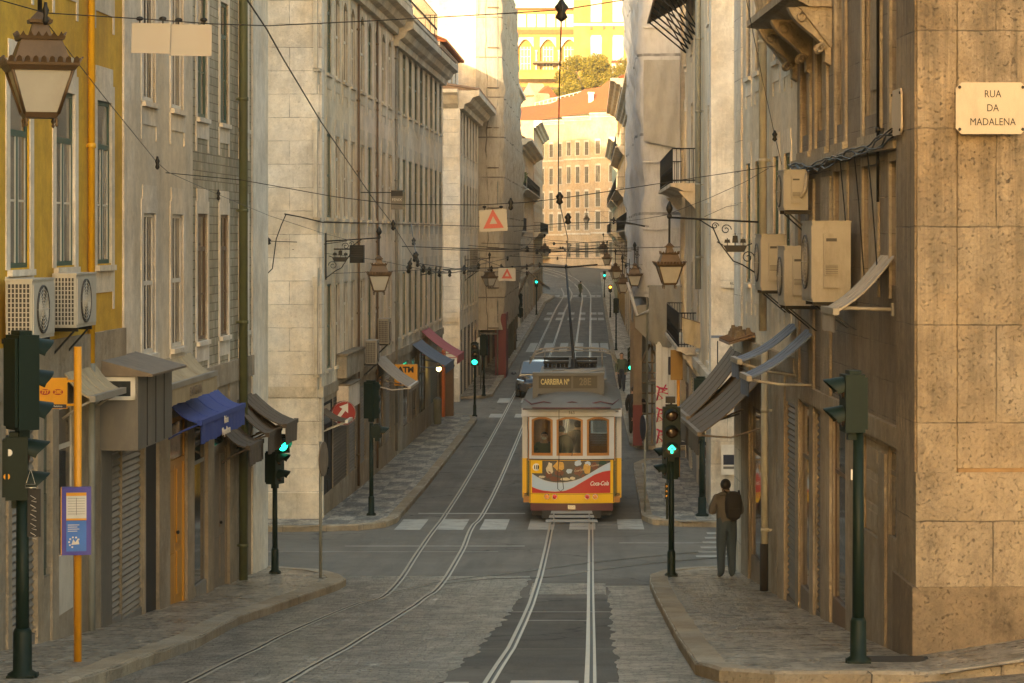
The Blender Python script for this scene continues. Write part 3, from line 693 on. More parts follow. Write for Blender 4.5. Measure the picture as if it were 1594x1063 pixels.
# beyond the crossing
k2l = [(-14,58.0),(-6.6,58.15),(-5.3,58.5),(-4.75,59.4),(-4.6,60.8),(-4.5,75),(-4.35,98),(-4.5,99.8),(-5.2,100.8),(-9,101)]
pavement('pavement', M['calcadap'], -9, xs_of([(-6.6,58.1)]+k2l[2:9]), 58.2, 100.7); kerb(dense(k2l), .24, 1)
k2r = [(14,59.4),(3.4,59.4),(2.1,59.6),(1.45,60.3),(1.22,61.6),(1.25,70),(1.28,77.6),(1.6,79.2),(2.6,79.8),(9,80)]
pavement('pavement', M['calcadap'], xs_of(k2r[2:9]), 9, 59.5, 79.8); kerb(dense(k2r), .24, -1)
k3l = [(-12,111.6),(-5.4,111.7),(-4.7,112.2),(-4.35,113.4),(-4.35,140),(-4.5,220),(-4.6,262),(-4.0,280),(-4.0,284),(-5,290),(-12,296)]
pavement('pavement', M['calcada'], -9, xs_of(k3l[1:]), 111.8, 292, 2.0); kerb(dense(k3l, 2.0), .24, 1)
k3r = [(9,84.4),(2.3,84.4),(1.6,85),(1.3,86.4),(1.2,140),(1.25,220),(1.3,300),(1.2,322)]
pavement('pavement', M['calcada'], xs_of(k3r[1:]), 9, 84.5, 322, 2.0); kerb(dense(k3r, 2.0), .24, -1)

# painted markings, each a thin sheet
def stripe(x0, x1, y0, y1, dz=.008, name='road_marking', m='paint'): sheet(name, M[m], x0, x1, y0, y1, dz, .7, 1)
for i, x in enumerate((-4.5,-3.52,-2.55,-1.45,-.5,.62)): stripe(x, x+.6, 58.6+.03*i, 61.7)
stripe(-4.25, -1.62, 63.1, 63.35)
stripe(.15, .72, 60.0, 60.12)
for i in range(6): stripe(2.1+.1*i, 6.5, 51.2+1.25*i, 51.65+1.25*i)
stripe(-5.2, -1.4, 54.2, 54.36); stripe(.6, 2.6, 55.0, 55.14); stripe(-9, -1.9, 52.6, 52.7)
for x in (-4.0,-3.0,-2.0,-1.0,0,.6):
    stripe(x, x+.5, 100.3, 102.4); stripe(x, x+.5, 109.2, 112.3)
    stripe(x, x+.5, 157, 170); stripe(x, x+.5, 216, 222); stripe(x, x+.5, 230, 236); stripe(x, x+.5, 284, 288)
stripe(-3.6, .9, 150.5, 151.3); stripe(-4, 1, 281.5, 282.3)
stripe(-.78, -.12, 22, 25.1); stripe(-1.42, -1.18, 22, 24.9); stripe(.16, .34, 22, 24.8)
stripe(-.9, -.05, 36.3, 36.42, .009); stripe(-1.4, .3, 38.2, 38.3, .009)

# tram tracks: two grooved rails each
def rail(pts, parent, w=.066, dz=.008):
    q = MB(); p = [Vector((x, y)) for x, y in pts]; vs = []
    for i, a in enumerate(p):
        d = (p[min(i+1, len(p)-1)]-p[max(i-1, 0)]).normalized(); n = Vector((d.y, -d.x))
        for o, zz in ((-w,dz),(-w*.25,dz+.006),(-w*.2,dz-.004),(w*.25,dz-.004),(w*.3,dz+.004),(w*.8,dz+.004)):
            c = a+n*o; vs.append((c.x, c.y, g(c.y)+zz))
    for i in range(len(p)-1):
        for j in range(5): q.add([vs[i*6+j], vs[i*6+j+1], vs[(i+1)*6+j+1], vs[(i+1)*6+j]], [(0,1,2,3)], 1 if j in (1,2,3) else 0, True)
    return q.build('rail', [M['steel'], M['rust']], parent, recalc=False)
def catmull(pts, n=8):
    out = []; p = [Vector(x) for x in pts]
    for i in range(len(p)-1):
        a, b, c, d = p[max(i-1,0)], p[i], p[i+1], p[min(i+2,len(p)-1)]
        for k in range(n):
            t = k/n; out.append(.5*((2*b)+(c-a)*t+(2*a-5*b+4*c-d)*t*t+(3*b-a-3*c+d)*t**3))
    out.append(p[-1]); return [tuple(x) for x in out]
def track(label, left, right):
    t = thing('tram_track', label, 'tram track', (0,0,0), 0, 'tram tracks in the street')
    rail(left, t); rail(right, t); return t
FARL = [(-2.9,150),(-2.9,240),(-2.6,285),(-2.9,300),(-4.2,316),(-8,326)]; FARR = [(-.5,150),(-.5,240),(-.5,285),(-1.0,302),(-2.8,318),(-7,330)]
def off(pts, o):
    p = [Vector(x) for x in pts]; r = []
    for i, a in enumerate(p):
        d = (p[min(i+1,len(p)-1)]-p[max(i-1,0)]).normalized(); r.append((a.x+d.y*o, a.y-d.x*o))
    return r
def gp(*px): return [(lambda v: (v.x, v.y))(G(a, b)) for a, b in px]
ll = gp((250,1085),(300,1060),(430,995),(550,943),(603,925),(655,855),(680,820)) + [(-3.55,66)]; lr = gp((395,1090),(450,1060),(550,1003),(655,936),(683,915),(719,859),(736,820)) + [(-2.62,66)]
track('left tram track, curving away to the left across the cobbles in the foreground', catmull(ll + off([(-2.98,100)]+FARL, -.47)), catmull(lr + off([(-2.98,100)]+FARL, .47)))
track('right tram track, running under the yellow tram straight towards the viewer', catmull([(-1.02,6),(-.98,24.8),(-.95,33),(-.92,45),(-.92,60)]+off([(-.46,100)]+FARR, -.46)), catmull([(-.05,6),(0,24.8),(.0,45),(.0,60)]+off([(-.46,100)]+FARR, .46)))
track('curved tram track crossing both others towards the side street on the right', catmull(gp((603,925),(700,904),(845,886),(940,874),(1110,858),(1300,846))), catmull(gp((690,910),(760,902),(850,899),(940,886),(1060,873),(1300,857))))
# street drain on the right pavement
q = MB(); q.box(-.35,.35,-.2,.2,-.05,.012)
for i in range(9): q.box(-.3,.3,-.17+i*.04,-.15+i*.04,.012,.022)
tag(q.build('drain_grate', M['iron'], None, (3.1,26.2,g(26.2)+.135)), 'dark iron drain grate in the cobbled pavement by the stone corner', 'drain')
# ------------------------------------------------------------------ left side of the street
F1 = Fac((-8.23,-40), (-5.95,47.1))
U1, U2, U3 = F1.u(190), F1.u(300), F1.L
b = Bld('townhouse', 'mustard yellow plastered townhouse with white stone window surrounds at the left edge', 'building', F1, 0, U1, 21, 12, 'yellow', base=(5.3,'stonew'))
for i, (a, c) in enumerate(((14,46),(86,116),(150,173))):
    xc = (b.x(a)+b.x(c))/2; w = b.x(c)-b.x(a)
    for zz in (6.74, 10.35, 13.95): b.win(xc, w*.98, zz, zz+2.1, 'green', 'fgreen', 'panec', 'trimw', .17, 0, .6)
dx = b.x(88)-b.x(16)
for k in range(1, 12):
    for zz in (6.74, 10.35): b.win(b.x(30)-k*2.2, .85, zz, zz+2.1, 'green', 'fgreen', 'panec', 'trimw', .17, 0, .6)
b.band(5.3, 5.87, .06, 'stonew'); b.pipe(135, 'draiy', 5.5, 20.5, .045, .06)
b.part('drainpipe_foot', (lambda q: (q.tube([(b.x(135),-.06,1.7),(b.x(135),-.06,5.5)], .05, 8), q)[1])(MB()), M['draing'])
for a, c in ((9,15),(55,64),(78,88),(114,153)): b.band(-1, 5.3, .03, 'stonew', b.x(a), b.x(c), 'pier')
b.opening(b.x(15), b.x(55), 5.0, 'roller', m='shutter'); b.opening(b.x(64), b.x(78), 5.2, 'panel', z0=3.1, m='dgreen', n=2, deep=0)
b.opening(b.x(88), b.x(114), 5.05, 'shop', z0=3.15, sill=.1, deep=0, m='fwhite'); b.band(-1, 4.6, .04, 'fascia', b.x(154), b.x(170), 'metal_pier'); b.opening(b.x(171), b.L, 4.45, 'roller', m='shutter')
b.finish()
b = Bld('townhouse', 'cream plastered house with tall white windows between the yellow house and the tiled one', 'building', F1, U1, U2, 20.6, 12, 'cream', base=(4.9,'stonew'))
for a, c in ((222.5,241),(267,284.5)):
    xc = (b.x(a)+b.x(c))/2; w = b.x(c)-b.x(a)
    for zz, kd in ((5.45,'sash'),(9.0,'sash'),(12.6,'sash')): b.win(xc, w, zz, zz+1.97, kd, 'signt', 'pane', 'trimw', .15, 0, .55)
b.band(5.2, 20.6, .03, 'trimw', 0, b.x(206), 'corner_pilaster'); b.band(-1, 4.85, .03, 'stonew', b.x(221.5), b.x(224), 'pier'); b.band(4.85, 5.2, .06, 'stonew')
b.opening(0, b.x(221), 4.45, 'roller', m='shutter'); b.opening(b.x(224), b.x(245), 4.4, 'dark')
b.opening(b.x(262), b.x(289), 4.4, 'door', m='orange', tr=.76)
for a, c in ((245,262),(289,299.5)): b.band(-1, 4.85, .03, 'stonew', b.x(a), b.x(c), 'pier')
b.finish()
b = Bld('townhouse', 'shabby beige tiled house with green window frames ending at the street corner on the left', 'building', F1, U2, U3, 20.2, 12, 'tile', sidemat='limew', base=(4.7,'stonew'))
for a, c in ((307,322),(342.5,354.5),(373,385)):
    xc = (b.x(a)+b.x(c))/2; w = b.x(c)-b.x(a)
    for zz in (5.47, 8.97, 12.5): b.win(xc, w, zz, zz+1.98, 'casement', 'fwood' if zz < 6 else 'fgreen', 'pane', 'trimw', .15, 0, .55)
b.band(-1, 20.2, .03, 'trimw', b.x(391), b.L, 'corner_pilaster'); b.band(4.65, 5.0, .06, 'stonew', 0, b.x(391)); b.pipe(368, 'drain', 1.0, 20, .075, .12)
b.opening(b.x(303), b.x(321), 4.3, 'shop', m='fgrey', sill=.2); b.opening(b.x(331), b.x(355), 4.3, 'door', m='wood'); b.opening(b.x(373), b.x(384.5), 4.2, 'shop', m='fwood', sill=.35)
for a, c in ((321,331),(355,366)): b.band(-1, 4.65, .03, 'stonew', b.x(a), b.x(c), 'pier')
b.finish()

# shop signs, awnings and machines on the near left houses
def box_sign(label, u0, u1, z0, z1, dep):
    r = thing('shop_sign_box', label, 'sign box', F1.W(u0, 0, z0), F1.rz); L = u1-u0; h = z1-z0
    q = MB(); q.box(0, L, -dep, 0, 0, h); q.build('box', M['fascia'], r)
    q = MB(); q.hexa([(-.05,-dep-.2,h),(L,-dep-.2,h),(L,0,h),(-.05,0,h)], [(-.05,-dep-.2,h+.03),(L,-dep-.2,h+.03),(L,0,h+.22),(-.05,0,h+.22)]); q.build('cap', M['wood'], r)
    q = MB(); z = h*.68
    for a, c, d, e in ((-dep+.03,-.03,z,z+.05),(-dep+.03,-.03,h-.06,h-.01),(-dep+.03,-dep+.09,z,h-.01),(-.09,-.03,z,h-.01)): q.box(-.03, 0, a, c, d, e)
    q.build('vent_frame', M['fwhite'], r); q = MB(); q.box(-.012, 0, -dep+.09, -.09, z+.05, h-.06); q.build('vent_pane', M['shopglass'], r)
    for i in range(1, 4): q = MB(); q.box(L*i/4-.012, L*i/4+.012, -dep-.008, -dep, .02, h-.02); q.build('seam', M['shade'], r)
box_sign('grey boxed shop sign projecting above the grey roller shutter', F1.u(152), F1.u(209), 4.35, 5.30, .52)
awning('awning', 'small beige awning behind the yellow bus stop post', F1, F1.u(93), F1.u(143), 5.55, 5.15, .40, 'beige', 0, True)
awning('awning', 'beige awning with a decorated valance above the blue one', F1, F1.u(217), F1.u(297), 5.31, 5.0, .38, 'beige', .25, True, None, ('SAPATARIA', .19, 'wood', .5), bar='acb')
awning('awning', 'bright blue awning with pale lettering on its hanging valance', F1, F1.u(258), F1.u(331), 4.72, 4.38, .50, 'bluec', .30, True, None, ('Baixa\nNapolitana', .17, 'signt', .5), bar='bluec', side=False)
awning('awning', 'brown awning with plain valance, lowest and nearest of the three dark ones', F1, F1.u(343), F1.u(366), 3.95, 3.63, .46, 'darkc', .30, True, 'dark brown shop awnings', bar='darkc')
awning('awning', 'brown awning with plain valance, middle one of the three dark ones', F1, F1.u(364), F1.u(386), 4.30, 3.74, .57, 'darkc', .32, True, 'dark brown shop awnings', bar='darkc')
awning('awning', 'brown awning with plain valance, highest and farthest of the three dark ones', F1, F1.u(376), F1.u(396), 4.33, 3.83, .75, 'darkc', .32, True, 'dark brown shop awnings', bar='darkc')
ac_unit('white air conditioner with a wire grille end, cut by the left edge', F1, F1.u(-2.5), 1.02, 5.97, .64, .29)
ac_unit('white air conditioner with a wire grille on its end, beside the yellow drainpipe', F1, F1.u(72.5), 1.05, 6.02, .62, .27)

# second block on the left: three houses in a row
F2 = Fac((-6.4,60.5), (-5.83,101))
u1, u2 = F2.u(556), F2.u(612.5)
def block2(name_label, ua, ub, n, mat, first, zc, ch, fm, pmats, arch=.22, pr=None):
    b = Bld('apartment_house', name_label, 'building', F2, ua, ub, zc+.9, 9, mat, -1, 'houses of the second block on the left', sidemat='limew', base=(3.3,'stonew'))
    x0 = first; sp = (b.L-x0-.25)/n
    for i in range(n):
        xc = x0+sp*(i+.5); w = min(1.3, sp*.5)
        for zz, h, a in ((3.88,2.05,0),(7.55,2.03,0),(11.05,2.05,arch)):
            b.win(xc, w, zz, zz+h, 'sash' if (i+int(zz)) % 3 else 'casement', fm if (i+int(zz)) % 4 else 'fgreen', pmats[(i*3+int(zz)) % len(pmats)], 'trim', .16, a, .62)
    b.cornice(zc, ch, .62, 'trim'); b.band(3.25, 3.5, .05, 'stonew'); b.band(-1, .9, .02, 'stonew')
    return b
b = block2('ochre apartment house with a pale stone corner facing the crossing on the left', 0, u1, 5, 'ochre', F2.u(490.5), 13.35, .75, 'fwhite', ['pane','pane','pane'])
b.band(-1, 14.2, .06, 'limew', 0, .42, 'corner_pilaster')
q = MB(); q.box(-.055, 0, .0, 9, -1, 14.2); q.build('corner_pilaster', M['limew'], b.root); 
for za, zb_, dd in ((3.3,3.55,.075),(-1,1.05,.10)): q = MB(); q.box(-dd,0,-.1,9,za,zb_); q.build('stone_band', M['trim'], b.root)
b.pipe(555, 'fwood', .4, 13.3, .035, .06)
xx = b.x
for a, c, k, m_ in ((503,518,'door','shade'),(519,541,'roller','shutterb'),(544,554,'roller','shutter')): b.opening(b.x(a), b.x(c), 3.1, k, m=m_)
b.finish(); b.balcony(b.x(552)-7.5, b.L-.1, 14.25, .75, 'stoned', True, 'roof_balcony')
b = block2('pinkish apartment house with arched top windows, middle of the second left block', u1, u2, 5, 'pinkish', .25, 13.35, .75, 'fwhite', ['pane','pane','pane'])
b.pipe(585, 'fwood', .4, 13.3, .03, .05)
for a, c, k, m_ in ((561,569,'roller','shutter'),(575,583,'roller','shutterb'),(588,596,'shop','wood'),(600,608,'roller','shutter')): b.opening(b.x(a), b.x(c), 3.0, k, m=m_)
b.finish(); b.balcony(.1, b.L-.05, 14.25, .6, 'trim', True, 'roof_balcony')
b = block2('sand coloured apartment house with many narrow arched windows, last of the second left block', u2, F2.L, 9, 'sand', .3, 13.0, .75, 'fgreen', ['pane','pane','pane'])
b.pipe(614, 'fgrey', .4, 13.0, .045, .07)
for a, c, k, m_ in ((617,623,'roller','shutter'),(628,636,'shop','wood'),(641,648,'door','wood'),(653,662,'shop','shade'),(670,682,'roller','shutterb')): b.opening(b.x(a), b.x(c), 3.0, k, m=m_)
b.tileroof(13.9, .55, .55, 2.2, 'oldroof', b.L*.62); b.finish(); b.balcony(.1, b.L*.55, 14.0, .55, 'trim', True, 'roof_balcony')
# set-back attic storeys on that block
F2a = Fac(tuple(F2.W(0,.7)[:2]), tuple(F2.W(F2.L,.7)[:2]))
b = Bld('attic_house', 'white attic storey with french windows set back above the long cornice', 'building', F2a, 8.0, F2a.L*.80, 16.3, 7, 'white', 13.9)
for i in range(11): b.win(1.2+2.0*i, 1.0, 14.15, 16.0, 'casement', 'fwhite', 'panec', 'trimw', .12, 0, 0)
b.tileroof(16.3, .3, 2.6, 3.6, 'rooftile'); b.finish(); b.band(13.9, 16.3, .08, 'white', b.L-.7, b.L, 'corner_pilaster')
b = Bld('attic_house', 'small pale dormer house with mossy tiles near the end of the long cornice', 'building', F2a, F2a.L*.82, F2a.L-.2, 14.9, 6, 'white', 13.7)
b.win(b.L*.3, .9, 13.8, 14.7, 'sash', 'fwhite', 'pane', 'trimw', .1, 0, 0); b.tileroof(14.9, .35, .8, 2.5, 'oldroof'); b.finish()

# shop fronts of the second block
awning('awning', 'tiny brown awning over the first dark doorway past the crossing', F2, F2.u(500), F2.u(508), 2.95, 2.7, .6, 'brownc', .0, True, None, bar='fwhite')
awning('awning', 'grey tilted awning in front of the orange cash machine sign', F2, F2.u(583), F2.u(598), 3.55, 2.75, 1.0, 'greyc', .12, True, None, bar='signt')
awning('awning', 'blue awning over the shop with the orange door', F2, F2.u(640), F2.u(655), 3.5, 2.75, 1.15, 'slate', .25, True, None, bar='slate')
awning('awning', 'pink awning just beyond the blue one', F2, F2.u(656), F2.u(668), 3.75, 2.85, 1.25, 'pinkc', .25, True, None, bar='pinkc')
def face_sign(name, label, cat, loc, draw, facing=0):
    r = thing(name, label, cat, loc, facing); draw(r); return r
def d_round(r):
    q = MB(); q.lathe([(.30,-.05),(.30,.05)], (0,0,0), 32, axis='y'); q.build('disc', M['signr'], r)
    q = MB(); q.lathe([(.30,-.056),(.30,-.05),(.275,-.05),(.275,-.056)], (0,0,0), 32, axis='y', cap=False); q.build('rim', M['signt'], r)
    q = MB()
    q.prism([(-.24,-.056,-.16),(-.18,-.056,-.22),(.03,-.056,.06),(.10,-.056,.0),(.10,-.056,.24),(-.12,-.056,.16),(-.04,-.056,.11)], (0,.004,0)); q.build('arrow', M['signt'], r)
    q = MB(); q.tube([(-.5,.0,0),(-.3,0,0)], .02, 6); q.build('bracket', M['iron'], r)
face_sign('round_sign', 'red round shop sign with a white arrow over the first shops past the crossing', 'sign', P(535,643,62.6), d_round, .25)
def d_atm(r):
    q = MB(); q.box(-.36,.36,-.06,.06,-.36,.30); q.build('case', M['busy'], r); q = MB(); q.box(-.50,-.365,-.06,.06,-.36,.30); q.build('side_panel', M['bluec'], r)
    text('lettering', 'ATM', .24, M['ink'], r, (0,-.066,.13), bold=.012)
    q = MB(); n = 20; q.add([(.2*math.cos(PI*i/n),-.066,-.34+.2*math.sin(PI*i/n)) for i in range(n+1)]+[(.12*math.cos(PI*i/n),-.066,-.34+.12*math.sin(PI*i/n)) for i in range(n+1)], [(i,i+1,n+2+i,n+1+i) for i in range(n)]); q.build('emblem', M['bluec'], r)
    q = MB(); q.tube([(-.75,0,.1),(-.5,0,.1)], .025, 6); q.build('bracket', M['iron'], r)
face_sign('cash_machine_sign', 'yellow sign reading ATM sticking out from the left wall', 'sign', P(632,582,80), d_atm)
r = thing('pink_shop_sign', 'pale pink shop sign panel over the shutter behind the round red sign', 'sign', F2.W(F2.u(524),0,2.75), F2.rz); q = MB(); q.box(0,F2.u(542)-F2.u(524),-.30,0,0,.6); q.build('panel', M['pinkish'], r); q = MB(); q.box(-.01,F2.u(542)-F2.u(524)+.01,-.34,0,.6,.64); q.build('cap', M['stoned'], r)
r = thing('flower_box', 'long stone ledge box hanging under the first floor windows past the crossing', 'ledge', F2.W(F2.u(524),0,3.55), F2.rz); q = MB(); L = F2.u(552)-F2.u(524); q.box(0,L,-.25,0,0,.55); q.build('front', M['stonew'], r); q = MB(); q.box(-.04,L+.04,-.29,0,.55,.6); q.build('rim', M['stoned'], r)
ac_unit('beige air conditioner over the shop shutters, nearest of the two past the crossing', F2, F2.u(563), .8, 3.6, .62, .3, 'acb', .1, -1)
ac_unit('beige air conditioner over the shop shutters, higher and farther of the two past the crossing', F2, F2.u(583), .8, 4.0, .7, .3, 'acb', .1, -1)
r = thing('loudspeaker_box', 'dark square box on a bracket beside the lamp with a bracket', 'loudspeaker', P(556,394,63.5)); q = MB(); q.frus(0,0,-.24,.17,.16,.2,.17,.19); q.build('case', M['iron'], r)
q = MB()
for i in range(7): q.box(-.15,.15,-.205,-.185,-.2+i*.055,-.19+i*.055)
q.build('grille', M['acdark'], r); q = MB(); q.tube([(-.8,0,.1),(-.16,0,.1)], .02, 6); q.build('bracket', M['iron'], r)
def d_banner(r):
    q = MB(); q.box(-.16,.16,-.03,.03,-.26,.26); q.build('board', M['fascia'], r); text('lettering', 'FENIX', .1, M['signt'], r, (0,-.036,.0)); q = MB(); q.box(-.16,.16,-.036,-.03,.10,.25); q.build('dark_field', M['ink'], r)
    q = MB(); q.tube([(-1.35,0,.2),(-.16,0,.2)], .015, 6); q.build('bracket', M['iron'], r)
face_sign('hanging_sign', 'small dark hanging sign board high on the left facade above the lamp', 'sign', P(618,311,70), d_banner)

# third house on the left, behind the side street
F3 = Fac((-5.68,110), (-5.62,128))
b = Bld('corner_house', 'pale stone corner house with a heavy cornice just before the left scaffolding', 'building', F3, 0, F3.L, 13.3, 10, 'sand', sidemat='limew')
b.band(-1, 12.6, .07, 'trimw', 0, .75, 'corner_pilaster')
for i in range(6):
    for zz in (3.9, 7.5, 10.7): b.win(2.0+2.75*i, 1.1, zz, zz+1.9, 'casement', 'fgreen', 'pane', 'trim', .15, 0, .5)
for i in range(5): b.opening(1.2+3.3*i, 3.4+3.3*i, 3.0, 'roller' if i % 2 else 'door', m='shutterb')
b.cornice(12.55, .8, .9, 'trim'); q = MB(); q.prism([(0,0,12.55),(-.3,0,12.75),(-.6,0,13.1),(-.85,0,13.2),(-.85,0,13.35),(0,0,13.35)], (0,10,0)); q.build('cornice', M['trim'], b.root)
for za, zb_ in ((3.4,3.6),(-1,1)): q = MB(); q.box(-.05,0,0,10,za,zb_); q.build('stone_band', M['trim'], b.root)
b.tileroof(13.35, .9, .7, 3.5, 'oldroof'); b.finish()
b = Bld('attic_house', 'white attic house with a tiled roof peeping over the corner house cornice', 'building', Fac((-6.6,112),(-6.5,127)), 0, 14, 15.6, 7, 'white', 13.3)
for i in range(4): b.win(2+3.2*i, 1, 14.0, 15.3, 'sash', 'fwhite', 'panec', 'trimw', .1, 0, 0)
q = MB(); q.box(-.03,0,1.2,2.4,13.9,15.1); q.build('window', M['shopglass'], b.root)
b.tileroof(15.6, .3, 1.3, 3, 'rooftile'); b.finish()
ac_unit('white air conditioner on the pale corner house, beside the left scaffolding', F3, 7.5, .9, 5.5, 1.0, .4, 'acb', .1, -1)

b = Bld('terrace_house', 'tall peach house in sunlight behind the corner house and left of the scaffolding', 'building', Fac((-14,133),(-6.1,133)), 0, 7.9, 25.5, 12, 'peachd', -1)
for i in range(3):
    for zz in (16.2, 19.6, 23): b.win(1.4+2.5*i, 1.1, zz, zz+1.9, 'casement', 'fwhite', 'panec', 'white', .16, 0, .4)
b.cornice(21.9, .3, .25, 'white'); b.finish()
# scaffolded house wrapped in netting
b = Bld('scaffolded_house', 'house wrapped in scaffolding on the left side of the street', 'building', Fac((-5.6,128.5),(-5.5,160)), 0, 31.5, 21, 9, 'sand')
for i in range(3): b.opening(2+7*i, 6+7*i, 3.0, 'door', m='dred')
b.finish()
def scaffold(label, x0, x1, y0, y1, z0, z1, m, bulge, lean, sd):
    """poles, planks and a loose sheet of netting hung round them; street side and near end covered"""
    r = thing('scaffolding', label, 'scaffolding', (x1, y0, g(y0))); rr = random.Random(sd); ox, oy, oz = x1, y0, g(y0)
    q = MB(); yy = y0
    side = 1 if x1 > x0 else -1
    while yy <= y1+.1:
        for x in (x1-side*.12, x0+side*.15): q.tube([(x-ox,yy-oy,-.02),(x-ox,yy-oy,z1-oz)], .045, 6)
        z = 2.2
        while z < z1-oz: q.tube([(x0-ox,yy-oy,z),(x1-side*.1-ox,yy-oy,z)], .035, 5); z += 2.0
        yy += 2.6
    q.build('poles', M['draing'], r)
    q = MB(); z = 2.25
    while z < z1-oz: q.box(min(x0,x1-side*.2)-ox, max(x0,x1-side*.2)-ox, .1, y1-y0, z, z+.05); z += 2.0
    q.build('planks', M['wood'], r)
    n, k = 70, 110; H = z1-z0; path = []
    La, Lb = abs(x1-x0), y1-y0
    for i in range(n+1):
        s = (La+Lb)*i/n
        path.append((x0+side*s, y0-.06) if s <= La else (x1+side*.06, y0+(s-La)))
    vs = []
    ph = [rr.uniform(0, 6.28) for _ in range(12)]
    for j in range(k+1):
        z = z0+H*j/k; t = j/k
        for i, (x, y) in enumerate(path):
            s = (La+Lb)*i/n; bl = bulge(t, s/(La+Lb)); w = .09*math.sin(s*5.1+ph[0]+3*t)*math.sin(z*.9+ph[1])+.06*math.sin(s*9.7+ph[2]-z*1.3)+.05*math.sin(s*17+ph[5]+z*.9)+.05*math.sin(z*3.1+s*3+ph[3])+.03*math.sin(z*6.3-s*4+ph[4])
            tie = .5+.5*abs(math.sin(z*PI/2.0))
            d = bl+w*tie
            if s <= La: vs.append((x-ox+side*bl*.6*(s/La), y-oy-d*.6-.02, z-oz+lean*t))
            else: vs.append((x-ox+side*(d+.02), y-oy, z-oz))
    q = MB(); q.add(vs, [(j*(n+1)+i, j*(n+1)+i+1, (j+1)*(n+1)+i+1, (j+1)*(n+1)+i) for j in range(k) for i in range(n)], 0, True); q.build('netting', M[m], r, recalc=False)
    return r
sc1 = scaffold('tall scaffolding draped in buff netting on the left side of the street', -5.75, -4.55, 128.4, 156, 2.4, 20.6, 'tarpb', lambda t, s: .30*math.sin(PI*min(1, t*1.15))**2*(.4+.6*s)+.25*max(0, .25-t)*2*(1-s), 0, 3)
for i in range(9):
    q = MB(); z = 2.5+2.0*i; q.tube([(-.62,-.16,z),(-.05,-.2,z)], .03, 5); q.build('ledger', M['wood'], sc1)
q = MB(); q.box(-.25,.3,.1,3.5,-.05,3.2); q.build('red_hoarding', M['dred'], sc1)
r = thing('timber_prop', 'forked weathered timber prop frame standing under the left scaffolding', 'prop', (-4.7,157,g(157)))
q = MB(); q.tube([(0,0,0),(0,0,3.6)], .16, 6); q.tube([(0,0,3.2),(-.8,0,5.2)], .1, 6); q.tube([(0,0,3.0),(.9,0,4.9),(1.8,0,4.1)], .09, 6); q.tube([(-.9,0,4.6),(1.2,0,5.4)], .08, 6); q.build('beams', M['wood'], r)

# houses farther along the left
def row_house(label, fac, ua, ub, z, mat, cols, rows, fm='fgreen', corn=.6, roof=None, balc=(), gz=.3, grp=None, side=None, shops=True):
    b = Bld('row_house', label, 'building', fac, ua, ub, z, 9, mat, -.5, grp, sidemat=side or mat)
    sp = b.L/cols
    for i in range(cols):
        for zz, h in rows: b.win(sp*(i+.5), min(1.15, sp*.4), zz, zz+h, 'casement', fm, 'panec' if (i+int(zz)) % 2 else 'pane', 'trimw', .15, 0, .5)
        if shops: b.opening(sp*(i+.18), sp*(i+.82), 3.0+gz, ('roller','door','shop')[i % 3], m=('shutterb','fgreen','wood')[i % 3])
    b.cornice(z-.7, .7, corn, 'trimw'); b.band(3.3+gz, 3.5+gz, .1, 'trimw')
    for zz in balc: b.balcony(.3, b.L-.3, zz, .7, 'trimw', True)
    if roof: b.tileroof(z, .5, 1.4, 3, roof)
    b.finish(); return b
F5 = Fac((-5.55,161), (-5.5,292))
rows4 = [(4.2,2.0),(7.5,2.0),(10.8,2.0)]
row_house('yellow and white house with plants on its balcony beyond the left scaffolding', F5, 0, 34, 17.6, 'sunyellow', 9, rows4+[(14.2,1.9)], balc=(7.45,10.75), roof='rooftile')
bb = row_house('white house with a bold projecting cornice midway along the far left side', F5, 36, 84, 14.6, 'white', 13, rows4, balc=(10.75,), corn=1.0, roof='oldroof')
bb.band(-.5, 13.8, .1, 'trimw', 0, 1.4, 'corner_pilaster')
row_house('last pale house on the left before the street bends', F5, 86, 131, 18.2, 'peach', 12, rows4+[(14.2,1.9)], balc=(7.45,), corn=.8)
b = Bld('attic_house', 'unseen tall block added to shade the closing house, behind the last left house', 'building', Fac((-9.6,246),(-9.6,292)), 0, 46, 24.3, 16, 'peach', -.5)  # hidden block added to cast shade on the closing house
for i in range(9): b.win(3+5*i, 1.2, 19, 21.2, 'sash', 'fwhite', 'panec', 'trimw', .15, 0, .5)
b.finish()
def bush(name, label, cat, loc, rx, ry, rz, n, m, sz=.1, trunk=0, seed=1, group=None, mt=None):
    r = thing(name, label, cat, loc, 0, group); rr = random.Random(seed); q = MB()
    cl = [(Vector((rr.gauss(0,.48)*rx, rr.gauss(0,.48)*ry, trunk+rz*(1+.75*rr.uniform(-1,1)))), rr.uniform(.3,.55)) for _ in range(26)]
    for i in range(n):
        c, s = cl[i % len(cl)]; d = Vector((rr.gauss(0,1), rr.gauss(0,1), rr.gauss(0,1))).normalized()*s*rr.random()**.4
        p = c+Vector((d.x*rx, d.y*ry, d.z*rz)); a = Vector((rr.gauss(0,1), rr.gauss(0,1), rr.gauss(0,1))).normalized(); e = a.orthogonal().normalized()
        q.add([p-a*sz, p+e*sz*.55, p+a*sz, p-e*sz*.55], [(0,1,2,3)])
    q.build('crown' if trunk else 'leaves', M[m], r, recalc=False)
    q = MB()
    if trunk:
        q.tube([(0,0,-.5),(.1,0,trunk*.6),(0,.05,trunk+rz*.5)], [.3,.22,.1], 8)
        for i in range(6): c = cl[i][0]; q.tube([(0,.02,trunk*.8), (c.x*.5,c.y*.5,(trunk+c.z)/2+.2), c], [.14,.08,.03], 5)
    else:
        for i in range(5): c = cl[i][0]; q.tube([(0,0,0), c], [.02,.008], 4)
    q.build('trunk' if trunk else 'stems', M['wood'], r); return r
